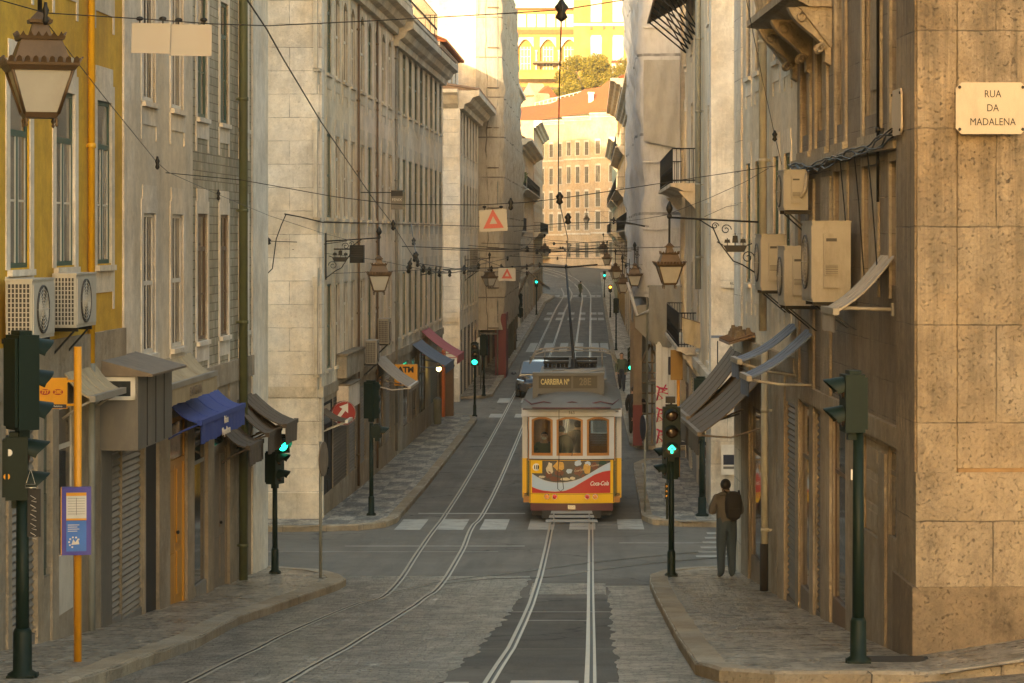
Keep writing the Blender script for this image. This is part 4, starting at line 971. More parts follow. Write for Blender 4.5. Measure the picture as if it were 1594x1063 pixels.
def leafmat(name, a, bcol):
    t = NT(name); p = t.pos(); t.col(t.mix(t.ramp(t.noise(p, 1.3, 4, .7), .35, .65), a, bcol)); t.set(Roughness=.65); t.b.inputs['Subsurface Weight'].default_value = 0
    return t.m
M['leaf'] = leafmat('balcony_leaves', (.05,.085,.025), (.11,.14,.04)); M['leafsun'] = leafmat('olive_tree_leaves', (.12,.105,.008), (.28,.225,.012))
bush('balcony_plant', 'leafy green plants spilling over the upper balcony on the far left', 'plant', F5.W(22,-.55,10.8), .35, 1.6, .4, 500, 'leaf', .13, 0, 4)
bush('balcony_plant', 'leafy green plants on the lower balcony on the far left, under the warning triangles', 'plant', F5.W(6,-.55,7.5), .4, 1.6, .5, 500, 'leaf', .13, 0, 5)
# ------------------------------------------------------------------ right side of the street
N1, FA1 = (3.49,27.0), (2.63,46.7)
E1 = Fac(FA1, N1)
V1 = E1.u(1241)
b = Bld('carved_stone_building', 'brown stone building with blind niches, carved balcony and golden stone corner, right edge', 'building', E1, V1, E1.L, 19, 14, 'brown', 0, sidemat='stone', base=(4.75,'stonew'))
def niche(b, p0, p1, z0, z1, arch=.5):
    x0, x1 = b.x(p0), b.x(p1); b.hole(x0, x1, z0, z1); w = x1-x0; xm = (x0+x1)/2
    q = MB(); q.box(x0, x1, .06, .09, z0, z1); q.box(x0+w*.2, x1-w*.2, .04, .06, z0+.3, z1-.9); o = q.build('niche_panel', M['stonew'], b.root)
    s = MB(); t = .13
    s.box(x0-t, x0, -.035, .02, z0-.25, z1+t); s.box(x1, x1+t, -.035, .02, z0-.25, z1+t); s.box(x0, x1, -.035, .02, z1, z1+t); s.box(x0-t-.03, x1+t+.03, -.07, .02, z0-.42, z0-.25); s.build('surround', M['stonew'], o)
    # pointed hood casting the arch of shade at the head
    h = MB(); n = 6
    for i in range(n):
        a, c = x0+w*i/n, x0+w*(i+1)/n; za, zc = z1-.8+.75*math.sin(PI*i/n), z1-.8+.75*math.sin(PI*(i+1)/n)
        h.hexa([(a,-.03,za),(c,-.03,zc),(c,.05,zc),(a,.05,za)], [(a,-.03,z1),(c,-.03,z1),(c,.05,z1),(a,.05,z1)])
    h.build('hood', M['stonew'], o)
zc = E1.z(1330, 243)
for p0, p1 in ((1249,1262),(1272,1288),(1303,1317),(1346,1371),(1389,1408)): niche(b, p0, p1, zc+.45, zc+3.0)
for p0, p1 in ((1300,1320),(1345,1368),(1388,1407)): 
    z1 = zc-.15; b.opening(b.x(p0), b.x(p1), z1, 'panel', z0=zc-1.55, m='panel', n=2, deep=0)
    q = MB(); t = .09; x0, x1 = b.x(p0), b.x(p1); q.box(x0-t,x0,-.03,0,zc-1.7,z1+.1); q.box(x1,x1+t,-.03,0,zc-1.7,z1+.1); q.box(x0,x1,-.03,0,z1,z1+.1); q.build('surround', M['stonew'], b.root)
b.band(zc-.02, zc+.10, .10, 'stonew', 0, b.x(1404)); b.pipe(1376, 'iron', zc-.6, 18.5, .018, .07)
# pilasters down to the pavement
for p0, p1 in ((1241,1246),(1263,1269),(1281,1295),(1320,1340),(1371,1381)): b.band(.5, zc-.2 if p0 < 1300 else 4.6, .035, 'stonew', b.x(p0), b.x(p1), 'pilaster')
b.band(4.75, 4.98, .06, 'stonew', 0, b.x(1404))
for p0, p1, k, m_, zt in ((1247,1262,'shop','wood',4.7),(1270,1280,'roller','shutterb',4.7),(1297,1318,'shop','fwood',4.7)): b.opening(b.x(p0), b.x(p1), zt, k, m=m_, sill=.3)
b.opening(b.x(1342), b.x(1369), 4.68, 'panel', z0=3.55, m='panel', n=3, deep=0); b.opening(b.x(1383), b.x(1404), 4.7, 'shop', z0=3.6, m='stonew', sill=.1, deep=0)
q = MB(); q.box(b.x(1298), b.x(1303), .045, .055, 3.3, 3.75, 0); q.box(b.x(1306), b.x(1311), .045, .055, 3.3, 3.7, 0); q.box(b.x(1298), b.x(1303), .045, .055, 3.1, 3.3, 1); q.box(b.x(1306), b.x(1311), .045, .055, 3.08, 3.28, 1); q.build('window_stickers', [M['signr'], M['busy']], b.root)
# corner pier and the end wall that faces the viewer
cx = b.x(1408); L = b.L
q = MB(); q.box(cx, L, -.09, 0, 0, 19); q.build('corner_pilaster', M['stone'], b.root)
q = MB(); q.box(L, L+.07, -.09, 14, 0, 4.62); q.box(L, L+.05, -.07, .34, 4.62, 19); q.build('corner_facing', M['stone'], b.root)
q = MB(); q.box(L, L+.025, .36, 14, 4.66, 19); q.build('end_facing', M['stone'], b.root)
q = MB(); q.box(cx-.02, L+.10, -.13, 14, 0, 3.42); q.build('plinth', M['stoned'], b.root)
q = MB(); q.box(L+.0, L+.062, .36, 14, 4.62, 4.66); q.build('rusty_strip', plain('rust_stain', (.28,.16,.06), .8, 0, .4, 6), b.root)
b.finish()
# carved balcony on scrolled consoles
b.balcony(b.x(1222)+.3, b.x(1296), 10.35, .62, 'stonew', False, 'carved_balcony')
for xx in (b.x(1240), b.x(1262), b.x(1292)):
    q = MB(); pr = []
    for i in range(15): t = i/14; pr.append((-.52*(1-t)**1.25-.05-.05*math.sin(t*PI*2.2), 10.13-.72*t))
    q.prism([(xx-.11, y, z) for y, z in pr]+[(xx-.11, 0, 9.36), (xx-.11, 0, 10.13)], (.22,0,0))
    for cy, cz, rr_ in ((-.38,10.0,.09),(-.14,9.58,.07)):
        q.tube([(xx-.13, cy+rr_*(1-t*.1)*math.cos(t), cz+rr_*(1-t*.1)*math.sin(t)) for t in [i*.6 for i in range(14)]], .022, 5); q.tube([(xx+.13, cy+rr_*(1-t*.1)*math.cos(t), cz+rr_*(1-t*.1)*math.sin(t)) for t in [i*.6 for i in range(14)]], .022, 5)
    q.build('scroll_console', M['stonew'], b.root)
q = MB(); q.box(b.x(1232), b.x(1300), -.60,-.45,11.05,11.18); q.build('handrail', M['stonew'], b.root)
for k in range(7):
    q = MB(); x = b.x(1232)+.2+.42*k; q.lathe([(.06,10.35),(.03,10.45),(.075,10.65),(.035,10.9),(.06,11.05)], (x,-.52,0), 8); q.build('baluster', M['stonew'], b.root)
# street name plates
def plate(name, label, fac_pt, rz, w, h, lines, sz):
    r = thing(name, label, 'street sign', fac_pt, rz); q = MB(); c = .06
    q.prism([(-w/2+c,-.02,-h/2),(w/2-c,-.02,-h/2),(w/2,-.02,-h/2+c),(w/2,-.02,h/2-c),(w/2-c,-.02,h/2),(-w/2+c,-.02,h/2),(-w/2,-.02,h/2-c),(-w/2,-.02,-h/2+c)], (0,.02,0)); q.build('stone_plate', plain('plate_marble_'+str(len(lines)), (.45,.37,.27), .5, 0, .1, 4, dirt=(.16,.12,.08), damt=.25), r)
    for i, s in enumerate(lines): text('lettering', s, sz, M['ink'], r, (.015,-.022,h*.27-h*.27*i), ext=.002, sx=.84)
    for sx in (-1, 1):
        for sz_ in (-1, 1):
            q = MB(); q.lathe([(.015,-.034),(.018,-.02)], (sx*(w/2-.04),0,sz_*(h/2-.05)), 8, axis='y'); q.build('bolt', M['iron'], r)
    return r
p = P(1541,169,26.93); plate('street_name_plate', 'stone plate reading RUA DA MADALENA on the golden corner wall', (p.x, 26.86, p.z), 0, .74, .54, ['RUA','DA','MADALENA'], .108)
p = E1.W(E1.u(1413.5), -.11, E1.z(1413,175)); plate('street_name_plate', 'blank stone plate seen edge-on, bolted to the street face of the golden corner', p, E1.rz, .62, .50, [], .1)
# bundle of cables sagging along the facade
q = MB(); rr = random.Random(5)
for k in range(4):
    pts = []; 
    for i in range(25):
        x = b.x(1243)+(b.x(1408)-b.x(1243))*i/24; pts.append((x, -.12-.03*rr.random(), zc+.0+.05*math.sin(i*.5+k)+.03*rr.uniform(-1,1)-.10*math.sin(PI*i/24)+.12*(i/24)))
    q.tube(pts, .011, 5)
for x in (b.x(1322), b.x(1345), b.x(1366)): q.tube([(x,-.12,zc), (x+.25,-.1,zc-.6), (x+.55,-.08,zc-1.5)], .008, 4)
tag(q.build('cable_bundle', M['iron'], None, E1.W(V1), (0,0,E1.rz)), 'tangled bundle of dark cables sagging along the brown stone building', 'cables')

b = Bld('townhouse', 'pale plastered house with blind windows and a cream drainpipe, next to the brown stone building', 'building', E1, 0, V1, 18.5, 12, 'cream', -.5, sidemat='limew', base=(5.1,'stonew'))
for a, c in ((1162.5,1169),(1176.5,1183),(1205,1213),(1222,1231)):
    xc = (b.x(a)+b.x(c))/2; w = (b.x(c)-b.x(a))
    for zz in (6.3, 9.86, 13.4): b.win(xc, min(w,1.1), zz, zz+2.05, 'louver' if a < 1180 and zz > 9 else 'casement', 'fgrey' if zz > 9 else 'fgreen', 'pane', 'trimw', .14, 0, .55)
b.band(-.5, 18.5, .03, 'limew', 0, b.x(1156), 'corner_pilaster'); b.pipe(1199, 'drainc', E1.z(1199,515), 18, .065, .12); b.pipe(1202, 'drainc', g(39.5)+.2, 5.4, .055, .12)
q = MB(); x = b.x(1202); q.tube([(x,-.13,g(40)+.1),(x,-.13,g(40)+.85)], .068, 8); q.build('drainpipe_foot', M['shade'], b.root)
b.band(5.05, 5.3, .06, 'stonew')
for p0, p1, k, m_ in ((1147,1153,'shop','wood'),(1170,1196,'shop','wood'),(1209,1213,'door','fgreen'),(1224,1238,'roller','shutterb')): b.opening(b.x(p0), b.x(p1), 4.2 if p0 < 1200 else 4.6, k, m=m_, sill=.35)
for p0, p1 in ((1153,1168),(1213,1223)): b.band(-.5, 5.05, .03, 'stonew', b.x(p0), b.x(p1), 'pier')
b.finish()
# machines on the right wall
def acr(label, p0, p1, pyt, pyb, L, dep, style, m='acb'):
    u = E1.u(p1+ (p1-p0)*.15); Y = E1.W(u).y; z = CAMZ-(pyb-CY)/FPX*Y; h = (pyb-pyt)/FPX*Y
    return ac_unit(label, E1, u-L, L, z, h, dep, m, .10, 1, grille=False, style=style)
acr('beige air conditioner high on the right wall with a thick pipe curling into its side', 1230, 1264, 266, 327, .8, .33, 2)
acr('beige air conditioner on the right wall, farthest left of the lower cluster', 1192, 1228, 366, 452, .85, .36, 1)
acr('beige air conditioner on the right wall, lowest one, overlapping the one to its left', 1229, 1268, 385, 476, .8, .36, 1)
acr('largest beige air conditioner on the right wall, nearest the viewer', 1276, 1329, 346, 470, 1.0, .47, 1)
# right awnings, all seen end-on
def awr(label, pw, zt, po, Yl, proj, zo, m, **k):
    u = E1.u(pw); return awning('awning', label, E1, u-Yl, u, zt, zo, proj, m, **k)
Yw = E1.Y(1392); u = E1.u(1392); awning('awning', 'pale narrow awning tilted steeply, high on the right beside the golden corner', E1, u-1.0, u, E1.z(1392,398), E1.z(1392,398)-.62, .66, 'greyc', val=.22, arms=False, bar='acb')
r = thing('awning_strut', 'pale metal strut holding out the narrow awning by the golden corner', 'strut', E1.W(u,0,E1.z(1392,482)), E1.rz); q = MB(); q.tube([(-.05,0,0),(-.05,-.62,.02)], .022, 8); q.build('bar', M['acb'], r); q = MB(); q.box(-.1,.0,-.03,0,-.07,.07); q.build('wall_plate', M['fgrey'], r)
def stripe_awn(label, pw, pyw, po, pyo, L):
    Yw = E1.Y(pw); zt = E1.z(pw, pyw); u = E1.u(pw); X = (po-CX)/FPX*(Yw-.0); proj = max(.5, (E1.W(u).x-X)*1.0); zo = CAMZ-(pyo-CY)/FPX*Yw
    a = awning('awning', label, E1, u-L, u, zt, zo, proj, 'slate', val=.24, arms=False, seams=3, bar='acb'); 
    for x in (L-.05,): q = MB(); q.tube([(x, 0, -.75), (x, -proj*.5, (zo-zt)*.5-.42), (x, -proj+.03, zo-zt-.03)], .022, 6); q.build('arm', M['acb'], a)
    return a
stripe_awn('slate blue tilted awning with fringed valance, the farther of the pair on the right', 1243, 506, 1151, 562, 1.0)
stripe_awn('slate blue tilted awning with fringed valance, the nearer of the pair on the right', 1268, 516, 1166, 588, 1.0)
u = E1.u(1188); awning('awning', 'large drooping brown awning over the man with the backpack', E1, u-3.6, u, E1.z(1188,585), E1.z(1188,585)-.95, 1.05, 'brownc', val=.34, arms=True, bar='wood', seams=5)
u = E1.u(1160); awning('awning', 'brown awning behind the larger drooping one, reaching farthest over the pavement', E1, u-2.6, u, E1.z(1160,548), E1.z(1160,548)-1.15, 1.0, 'brownc', val=.25, arms=True, bar='wood', seams=4)
r = thing('canopy', 'small rusty ribbed canopy with rubble above the brown awnings', 'canopy', E1.W(E1.u(1176),0,E1.z(1176,535)), E1.rz); q = MB()
q.hexa([(-1.8,-.45,-.02),(0,-.45,-.02),(0,0,.12),(-1.8,0,.12)], [(-1.8,-.45,.01),(0,-.45,.01),(0,0,.15),(-1.8,0,.15)])
for i in range(8): q.tube([(-1.75+i*.24,-.45,.03),(-1.75+i*.24,0,.17)], .018, 5)
q.build('sheet', M['fwood'], r); q = MB()
for i in range(40): a, c, d = R.uniform(-1.7,-.1), R.uniform(-.3,-.04), R.uniform(.03,.08); q.frus(a,c,.05,d,d*.8,.12+d*R.uniform(.8,2.2),d*.5,d*.4)
q.build('debris', M['stoned'], r)
# poster on the light wall behind the man
F_R2 = Fac((2.93,83), (2.93,61.5))
b = Bld('corner_house', 'house with a pale limestone corner and iron balcony, second block on the right', 'building', F_R2, 3.0, F_R2.L, 18, 12, 'ochre', sidemat='limew')
b.band(-1, 18, .06, 'limew', b.L-1.1, b.L, 'corner_pilaster'); b.pipe(1095, 'draing', CAMZ-83/FPX*67, 18, .075, .14)
for a, c in ((1064,1070.5),(1074.5,1081),(1084.5,1089.5),(1101,1107)):
    xc = (b.x(a)+b.x(c))/2; w = min(1.1, b.x(c)-b.x(a))
    for zz in (4.0, 8.6 if a < 1090 else 8.0, 12.4): b.win(xc, w, zz, zz+2.35, 'casement', 'fgrey', 'panew' if zz > 8 and a > 1070 else 'pane', 'trimw', .15, 0, .4)
b.band(3.5, 3.75, .12, 'trim'); b.balcony(b.x(1061), b.x(1086), 8.55, .75, 'trim', True)
q = MB(); q.box(b.L, b.L+.05, -.06, 12, -1, 1.2); q.box(b.L, b.L+.07, -.08, 12, 3.55, 3.8); q.box(b.L, b.L+.05, -.06, .45, 3.8, 18); q.build('corner_facing', M['trimw'], b.root)
for a, c, k in ((1066,1072,'door'),(1076,1084,'roller'),(1088,1099,'shop')): b.opening(b.x(a), b.x(c), 3.2, k)
b.balcony(b.x(1062), b.x(1084), 4.0, .55, 'trim', True)
b.finish()
r = thing('canopy', 'dark slatted canopy on thin brackets jutting from the right facade high at the top', 'canopy', F_R2.W(4,0,14.2), F_R2.rz); q = MB(); L = 9.5
q.hexa([(0,-1.2,-.55),(L,-1.2,-.55),(L,0,.1),(0,0,.1)], [(0,-1.2,-.52),(L,-1.2,-.52),(L,0,.13),(0,0,.13)])
q.build('roof_sheet', M['wood'], r); q = MB()
for i in range(20): x = .1+i*(L-.2)/19; q.tube([(x,-1.2,-.57),(x,0,.08)], .035, 5)
for k in range(5): q.tube([(0,-.1-.27*k,.03-.147*k),(L,-.1-.27*k,.03-.147*k)], .03, 5)
q.build('battens', M['wood'], r)
for i in range(6): q = MB(); x = .3+i*(L-.6)/5; q.tube([(x,-1.15,-.56),(x,-.02,-1.5)], .025, 5); q.tube([(x,-.7,-.3),(x,-.02,-1.5)], .02, 5); q.build('bracket', M['iron'], r)
q = MB(); q.box(-.24,.24,-.01,0,-.36,.36); r = tag(q.build('poster', M['signt'], None, (3.35,61.40,1.75)), 'white paper poster with a dark picture on the pale wall behind the man', 'poster'); q = MB(); q.box(-.19,.2,-.014,-.01,-.12,.12); q.build('picture', M['navy'], r); q = MB(); q.box(-.19,.2,-.0145,-.0101,-.22,-.16); q.build('caption', M['fascia'], r)
p = P(1138,435,61.4); q = MB(); q.box(-.25,.25,-.02,0,-.2,.2); r = tag(q.build('wall_plate', M['limew'], None, (p.x,61.40,p.z)), 'square stone plate with short engraved letters on the pale corner wall', 'plate'); text('lettering', 'RUA', .09, M['ink'], r, (.06,-.022,-.1))
r = thing('cloth_banner', 'beige cloth banner hanging from a slanting stick on the right', 'banner', P(1080,500,69)); q = MB(); q.tube([(-.35,0,.12),(.35,0,-.1),(.5,0,-.1)], .015, 5); q.build('stick', M['wood'], r)
q = MB(); n = 10; vs = []
for j in range(n+1):
    for i in range(n+1): vs.append((-.32+.56*i/n+.04*j/n, .03*math.sin(i*1.1+j*.3), .1-.17*i/n-(.66+.05*i/n)*j/n))
q.add(vs, [(j*(n+1)+i, j*(n+1)+i+1, (j+1)*(n+1)+i+1, (j+1)*(n+1)+i) for j in range(n) for i in range(n)], 0, True); q.build('cloth', M['beige'], r, recalc=False)
# street shop signs seen edge-on on thin bars
for i, py in enumerate((519,581)):
    r = thing('bar_sign', ('upper' if i == 0 else 'lower')+' small blue grey sign on a bar sticking out by the pale corner', 'sign', P(1117,py+5,60.5)); q = MB(); q.box(-.15,.15,-.02,.02,-.03,.03); q.build('board', M['slate'], r); q = MB(); q.tube([(.0,0,-.1),(0,0,-.9)], .015, 5); q.build('stem', M['iron'], r)

# right scaffolding wrapped in tarpaulin, with its timber gantry over the pavement
b = Bld('scaffolded_house', 'house wholly hidden by pale tarpaulins on the right', 'building', Fac((2.95,112),(2.95,84.6)), 0, 27.4, 20, 9, 'sand'); b.finish()
sc2 = scaffold('scaffolding wrapped in pale grey tarpaulin on the right side of the street', 2.93, 1.72, 84.3, 110, 5.1, 19.6, 'tarp', lambda t, s: .06+.7*max(0, t-.62)**1.0*(s > .25)*math.sin(PI*min(1,(t-.62)/.38)) if t > .62 else .06, 0, 8)
q = MB()
for k in range(1, 7): z = 5.1+2.2*k; q.box(-.02, 1.2, -.19, -.15, z-g(84), z+.05-g(84))
q.build('seam_batten', M['tarp'], sc2)
q = MB(); vs = []
for j in range(13):
    for i in range(13): a, c = i/12, j/12; vs.append((.0+1.2*a, -.24-.05*abs(math.sin(a*5+c*7))-.04*math.sin(a*13-c*5), 9.9+2.9*c+.25*(1-a)*(1-c)))
q.add(vs, [(j*13+i, j*13+i+1, (j+1)*13+i+1, (j+1)*13+i) for j in range(12) for i in range(12)], 0, True); q.build('loose_flap', cloth_mat('grey_mesh_flap', (.33,.32,.30), damt=.2, fold=2), sc2, recalc=False)
r = thing('scaffold_skirt', 'dark netting skirt at the foot of the right scaffolding above the hoarding', 'netting', (2.35,84.1,3.7)); q = MB(); vs = []; n, k = 24, 12
for j in range(k+1):
    for i in range(n+1): s = i/n; vs.append((-.46+1.05*s, -.12-.05*math.sin(s*14+j*.4)-.12*math.sin(PI*j/k), 1.75*j/k-.25*(1-j/k)*math.sin(s*2.6)))
q.add(vs, [(j*(n+1)+i, j*(n+1)+i+1, (j+1)*(n+1)+i+1, (j+1)*(n+1)+i) for j in range(k) for i in range(n)], 0, True); q.build('sheet', M['tarpd'], r, recalc=False); q = MB(); q.tube([(-.5,0,1.75),(.62,0,1.75)], .035, 5); q.build('pole', M['draing'], r)
r = thing('hoarding', 'white boarded hoarding with pink graffiti under the right scaffolding', 'hoarding', (2.12,84.0,g(84)+.13)); q = MB()
for i in range(4): q.box(i*.205, i*.205+.195, 0, .05, 0, 3.45)
q.box(0,.05,0.05,20,0,3.45); q.build('boards', M['hoard'], r)
pk = plain('pink_spray_paint', (.62,.02,.10), .5); rr = random.Random(12)
for z0 in (1.55,.85,.15):
    q = MB(); pts = [(.02,-.012,z0+.45),(.30,-.012,z0+.30),(.05,-.012,z0+.22),(.22,-.012,z0+.05),(.03,-.012,z0-.02),(.12,-.012,z0+.4),(.38,-.012,z0+.36)]
    q.tube(pts, .028, 4); q.tube([(.33,-.012,z0+.5),(.20,-.012,z0+.25),(.4,-.012,z0+.2)], .022, 4); q.build('graffiti', pk, r)
r = thing('timber_gantry', 'timber gantry over the pavement with a sheeted roof under the right scaffolding', 'gantry', (1.55,84.5,g(84)+.13)); q = MB()
q.box(-.16,.12,0,.3,0,4.6); q.build('post', M['wood'], r); q = MB(); q.box(-.14,.10,8,8.3,0,4.6); q.build('post', M['wood'], r); q = MB(); q.box(.45,.52,1.0,1.08,0,3.4)
for i in range(6): q.tube([(-.0,1.0,1.0+i*.34),(.6,1.0,1.0+i*.34)], .03, 5)
q.build('ladder_frame', M['wood'], r); q = MB(); q.tube([(-.1,.5,2.2),(.4,.8,3.3),(.62,.8,2.9)], .05, 5); q.build('brace', M['wood'], r); q = MB(); q.hexa([(-.1,-.2,3.9),(.62,-.2,3.2),(.62,9,3.2),(-.1,9,3.9)], [(-.1,-.2,4.6),(.5,-.2,4.7),(.5,9,4.7),(-.1,9,4.6)]); q.build('roof_sheet', M['tarpd'], r)
q = MB(); q.tube([(-.35,-.25,5.4),(-.05,-.25,4.3),(.35,-.25,4.45),(.62,-.25,4.75)], .06, 6); q.build('white_rail', M['tarp'], r); q = MB(); q.box(-.17,.13,-.015,.31,.02,1.35); q.build('red_base', M['dred'], r)
# houses farther along the right
F8 = Fac((2.62,318), (2.6,112.5)); LL = F8.L
row_house('last house on the right, pale green with stucco brackets', F8, 0, 62, 17.0, 'palegreen', 18, rows4, balc=(7.45,10.75), corn=.9, gz=.3)
row_house('yellow house with a bold white cornice far along the right side', F8, 64, 118, 19.4, 'sunyellow', 15, rows4+[(14.2,1.9)], balc=(10.75,14.1), corn=1.1, roof='rooftile')
row_house('white house with balconies just behind the right scaffolding', F8, 120, LL, 16.2, 'white', 24, rows4, balc=(7.45,), corn=.7, roof='oldroof')

# ------------------------------------------------------------------ the closing view: long curved house, hill, tree, villas
def curved_house():
    r = thing('long_house', 'long pale house closing the street, sunlit top under an orange roof', 'building', (-2,334,g(330)))
    pts = [(-16,352),(-10.5,345),(-7,340),(-3.5,336),(0,332.5),(3.5,330),(7.5,328),(14,326)]
    cols = 0
    for si, ((xa, ya), (xb, yb)) in enumerate(zip(pts, pts[1:])):
        f = Fac((xa, ya), (xb, yb)); Bb = Bld('section', '', '', f, 0, f.L, 21.6+.35*si, 8, 'peach', 0); root = Bb.root
        n = max(2, round(f.L/1.75)); sp = f.L/n
        for i in range(n):
            for zz, h in ((3.9,1.9),(7.5,2.2),(10.4,2.1),(13.6,2.1),(17.2,1.7)):
                if zz < 4 and si < 3: continue
                o = Bb.win(sp*(i+.5), .72, zz+.25*si*.5, zz+h+.25*si*.5, 'sash', 'fgrey', 'panef', 'trimw', .1, 0, 0, sur=(zz > 7))
        Bb.band(6.9+.12*si, 7.1+.12*si, .1, 'trimw'); Bb.band(16.6+.12*si, 16.8+.12*si, .08, 'trimw'); Bb.cornice(21.0+.35*si, .6, .45, 'trimw')
        if si in (1, 5): Bb.balcony(sp*.6, sp*1.9, 10.3+.12*si, .5, 'trimw')
        Bb.finish()
        # reparent the section's pieces straight under the house
        W = Matrix.Translation(Vector((*f.W(0)[:2], 0))) @ Matrix.Rotation(f.rz, 4, 'Z'); inv = Matrix.Translation(Vector((-2,334,g(330)))).inverted()
        for ch in list(root.children): loc = ch.matrix_basis.copy(); ch.parent = r; ch.matrix_basis = inv @ W @ loc
        bpy.data.objects.remove(root)
    q = MB(); ro = Vector((-2,334,g(330)))
    for si, ((xa, ya), (xb, yb)) in enumerate(zip(pts, pts[1:])):
        n = 14; za, zb = 21.6+.35*si, 21.6+.35*(si+1)-.05
        d = Vector((xb-xa, yb-ya)).normalized(); nn = Vector((-d.y, d.x))
        for i in range(n):
            a, c = i/n, (i+1)/n; vs = []
            for (o, up) in ((-.5,0),(8,3.3+.55*si)):
                for j in range(5):
                    s = a+(c-a)*j/4; vs.append((xa+(xb-xa)*s+nn.x*o-ro.x, ya+(yb-ya)*s+nn.y*o-ro.y, za+(zb-za)*s+up+.1*math.sin(PI*j/4)-ro.z))
            q.add(vs, [(j, j+1, 6+j, 5+j) for j in range(4)], 0, True)
    q.build('roof', M['rooftile'], r, recalc=False)
    q = MB(); q.box(-.35,.35,0,.7,20.5,22.6); q.box(-.45,.45,-.05,.75,22.6,22.8); q.build('chimney', M['white'], r, (2.0,2,0))
curved_house()
q = MB(); vs = []
for i, (Y, z) in enumerate([(338,4.2),(352,12),(366,22),(384,29.2),(400,30),(430,31),(470,40),(560,44)]):
    for j, x in enumerate((-120,-40,-15,-6,0,6,15,40,120)): vs.append((x, Y, z-(4 if abs(x) > 30 else 0)+.3*math.sin(j*2+i)))
q.add(vs, [(i*9+j, i*9+j+1, (i+1)*9+j+1, (i+1)*9+j) for i in range(7) for j in range(8)], 0, True); struct(q.build('hillside', plain('dry_hillside', (.20,.16,.07), .95, 0, .4, .5), recalc=False))
# sunlit villa with an arcade
FV = Fac((P(778,0,398).x,398.0),(P(893,0,398).x,398.0)); SV = 398/FPX
b = Bld('arcaded_villa', 'sunlit cream villa with a row of round arches on the hill above the street', 'building', FV, 0, FV.L, CAMZ+(CY-14)*SV, 10, 'sunyellow', 22, rev=.9)
zb = lambda py: CAMZ+(CY-py)*SV
for i in range(7): xm = b.x(797)+(b.x(888)-b.x(797))*i/6; b.win(xm, 1.25, zb(42), zb(22), 'grid', 'signt', 'panew', 'white', .12, 0, 0, sur=False)
for xm in (818, 853, 886):
    x = b.x(xm); b.hole(x-1.25, x+1.25, zb(110), zb(60)); q = MB(); n = 12; w = 1.25; zs = zb(74)
    for i in range(n):
        a, c = -w+2*w*i/n, -w+2*w*(i+1)/n; za, zc2 = zs+1.3*math.sin(PI*i/n), zs+1.3*math.sin(PI*(i+1)/n)
        q.hexa([(x+a,-.05,za),(x+c,-.05,zc2),(x+c,.9,zc2),(x+a,.9,za)], [(x+a,-.05,zb(58)),(x+c,-.05,zb(58)),(x+c,.9,zb(58)),(x+a,.9,zb(58))])
    q.build('arch', M['white'], b.root)
    q = MB(); q.box(x-.75,x+.75,.78,.86,zb(110),zb(72)); o = q.build('arch_window', M['pane'], b.root); q = MB()
    for k in range(4): q.box(x-.75+k*.5-.05, x-.75+k*.5+.05, .72,.78,zb(110),zb(72))
    for k in range(4): q.box(x-.75,x+.75,.725,.775,zb(110)+k*1.1,zb(110)+k*1.1+.09)
    q.build('arch_frame', M['signt'], o)
b.band(zb(53), zb(46), .25, 'rooftile'); b.cornice(zb(16), .35, .4, 'rooftile'); b.finish()
q = MB()
for px in (795, 835, 870): q.lathe([(.22,zb(112)),(.16,zb(108)),(.15,zb(82)),(.26,zb(78))], (b.x(px),-.35,0), 10)
q.build('column', M['white'], b.root)
q = MB(); q.box(b.x(830),b.x(885),-3,-.0,zb(100),zb(97)); q.build('porch_roof', M['oldroof'], b.root)
q = MB(); q.box(b.x(790),b.x(895),-4,-3.8,zb(125),zb(113)); q.box(b.x(790),b.x(895),-4.1,-3.7,zb(113),zb(111)); q.build('terrace_wall', M['sunyellow'], b.root)
FV2 = Fac((P(893,0,396).x,396.0),(P(1010,0,396).x,396.0))
b = Bld('hill_house', 'sunlit yellow house with white barred windows on the hill behind the tree', 'building', FV2, 0, FV2.L, zb(-60), 12, 'sunyellow', 18)
for xm in (928, 962, 996):
    for a, c in ((95,61),(35,0),(-25,-55)): b.win(b.x(xm), 1.35, zb(a), zb(c), 'grid', 'signt', 'panew', 'white', .18, 0, 0)
b.band(zb(42), zb(38), .2, 'white'); b.finish()
b.cornice(zb(-58), .5, .5, 'white')
for xm in (920, 940, 955): q = MB(); x = b.x(xm); q.box(x-.15,x+.15,-.35,0,zb(47),zb(42)); q.build('corbel', M['oldroof'], b.root)
b = Bld('garden_house', 'tall white wall house right of the tree catching the sun', 'building', Fac((P(952,0,372).x,372.0),(P(990,0,372).x,372.0)), 0, 3.4, CAMZ+(CY-98)*.093, 5, 'white', 15); b.tileroof(CAMZ+(CY-98)*.093, .2, .5, 2, 'rooftile'); b.finish()
b = Bld('small_house', 'small orange roofed house with a pale gable below the arcaded villa', 'building', Fac((P(796,0,362).x,362.0),(P(846,0,358).x,358.0)), 0, 4.4, CAMZ+(CY-150)*.09, 5, 'peach', 12)
b.tileroof(CAMZ+(CY-150)*.09, .2, 1.5, 3, 'rooftile'); b.finish()
q = MB(); zg = CAMZ+(CY-150)*.09; q.prism([(2.0,-.02,zg-3),(4.6,-.02,zg-3),(4.6,-.02,zg+.2),(3.3,-.02,zg+1.9),(2.0,-.02,zg+.2)], (0,3,0)); q.build('gable', M['peach'], b.root)
q = MB(); 
pa, pb = P(833,160,357), P(906,142,355)
for k in range(2): q.tube([pa+Vector((0,0,-k*.5)), pb+Vector((0,0,-k*.5))], .07, 5)
for i in range(12): c = pa.lerp(pb, i/11); q.tube([c+Vector((0,0,-.7)), c+Vector((0,0,.05))], .07, 5)
tag(q.build('railing', M['signt'], None), 'pale garden railing above the orange roof of the closing house', 'railing')
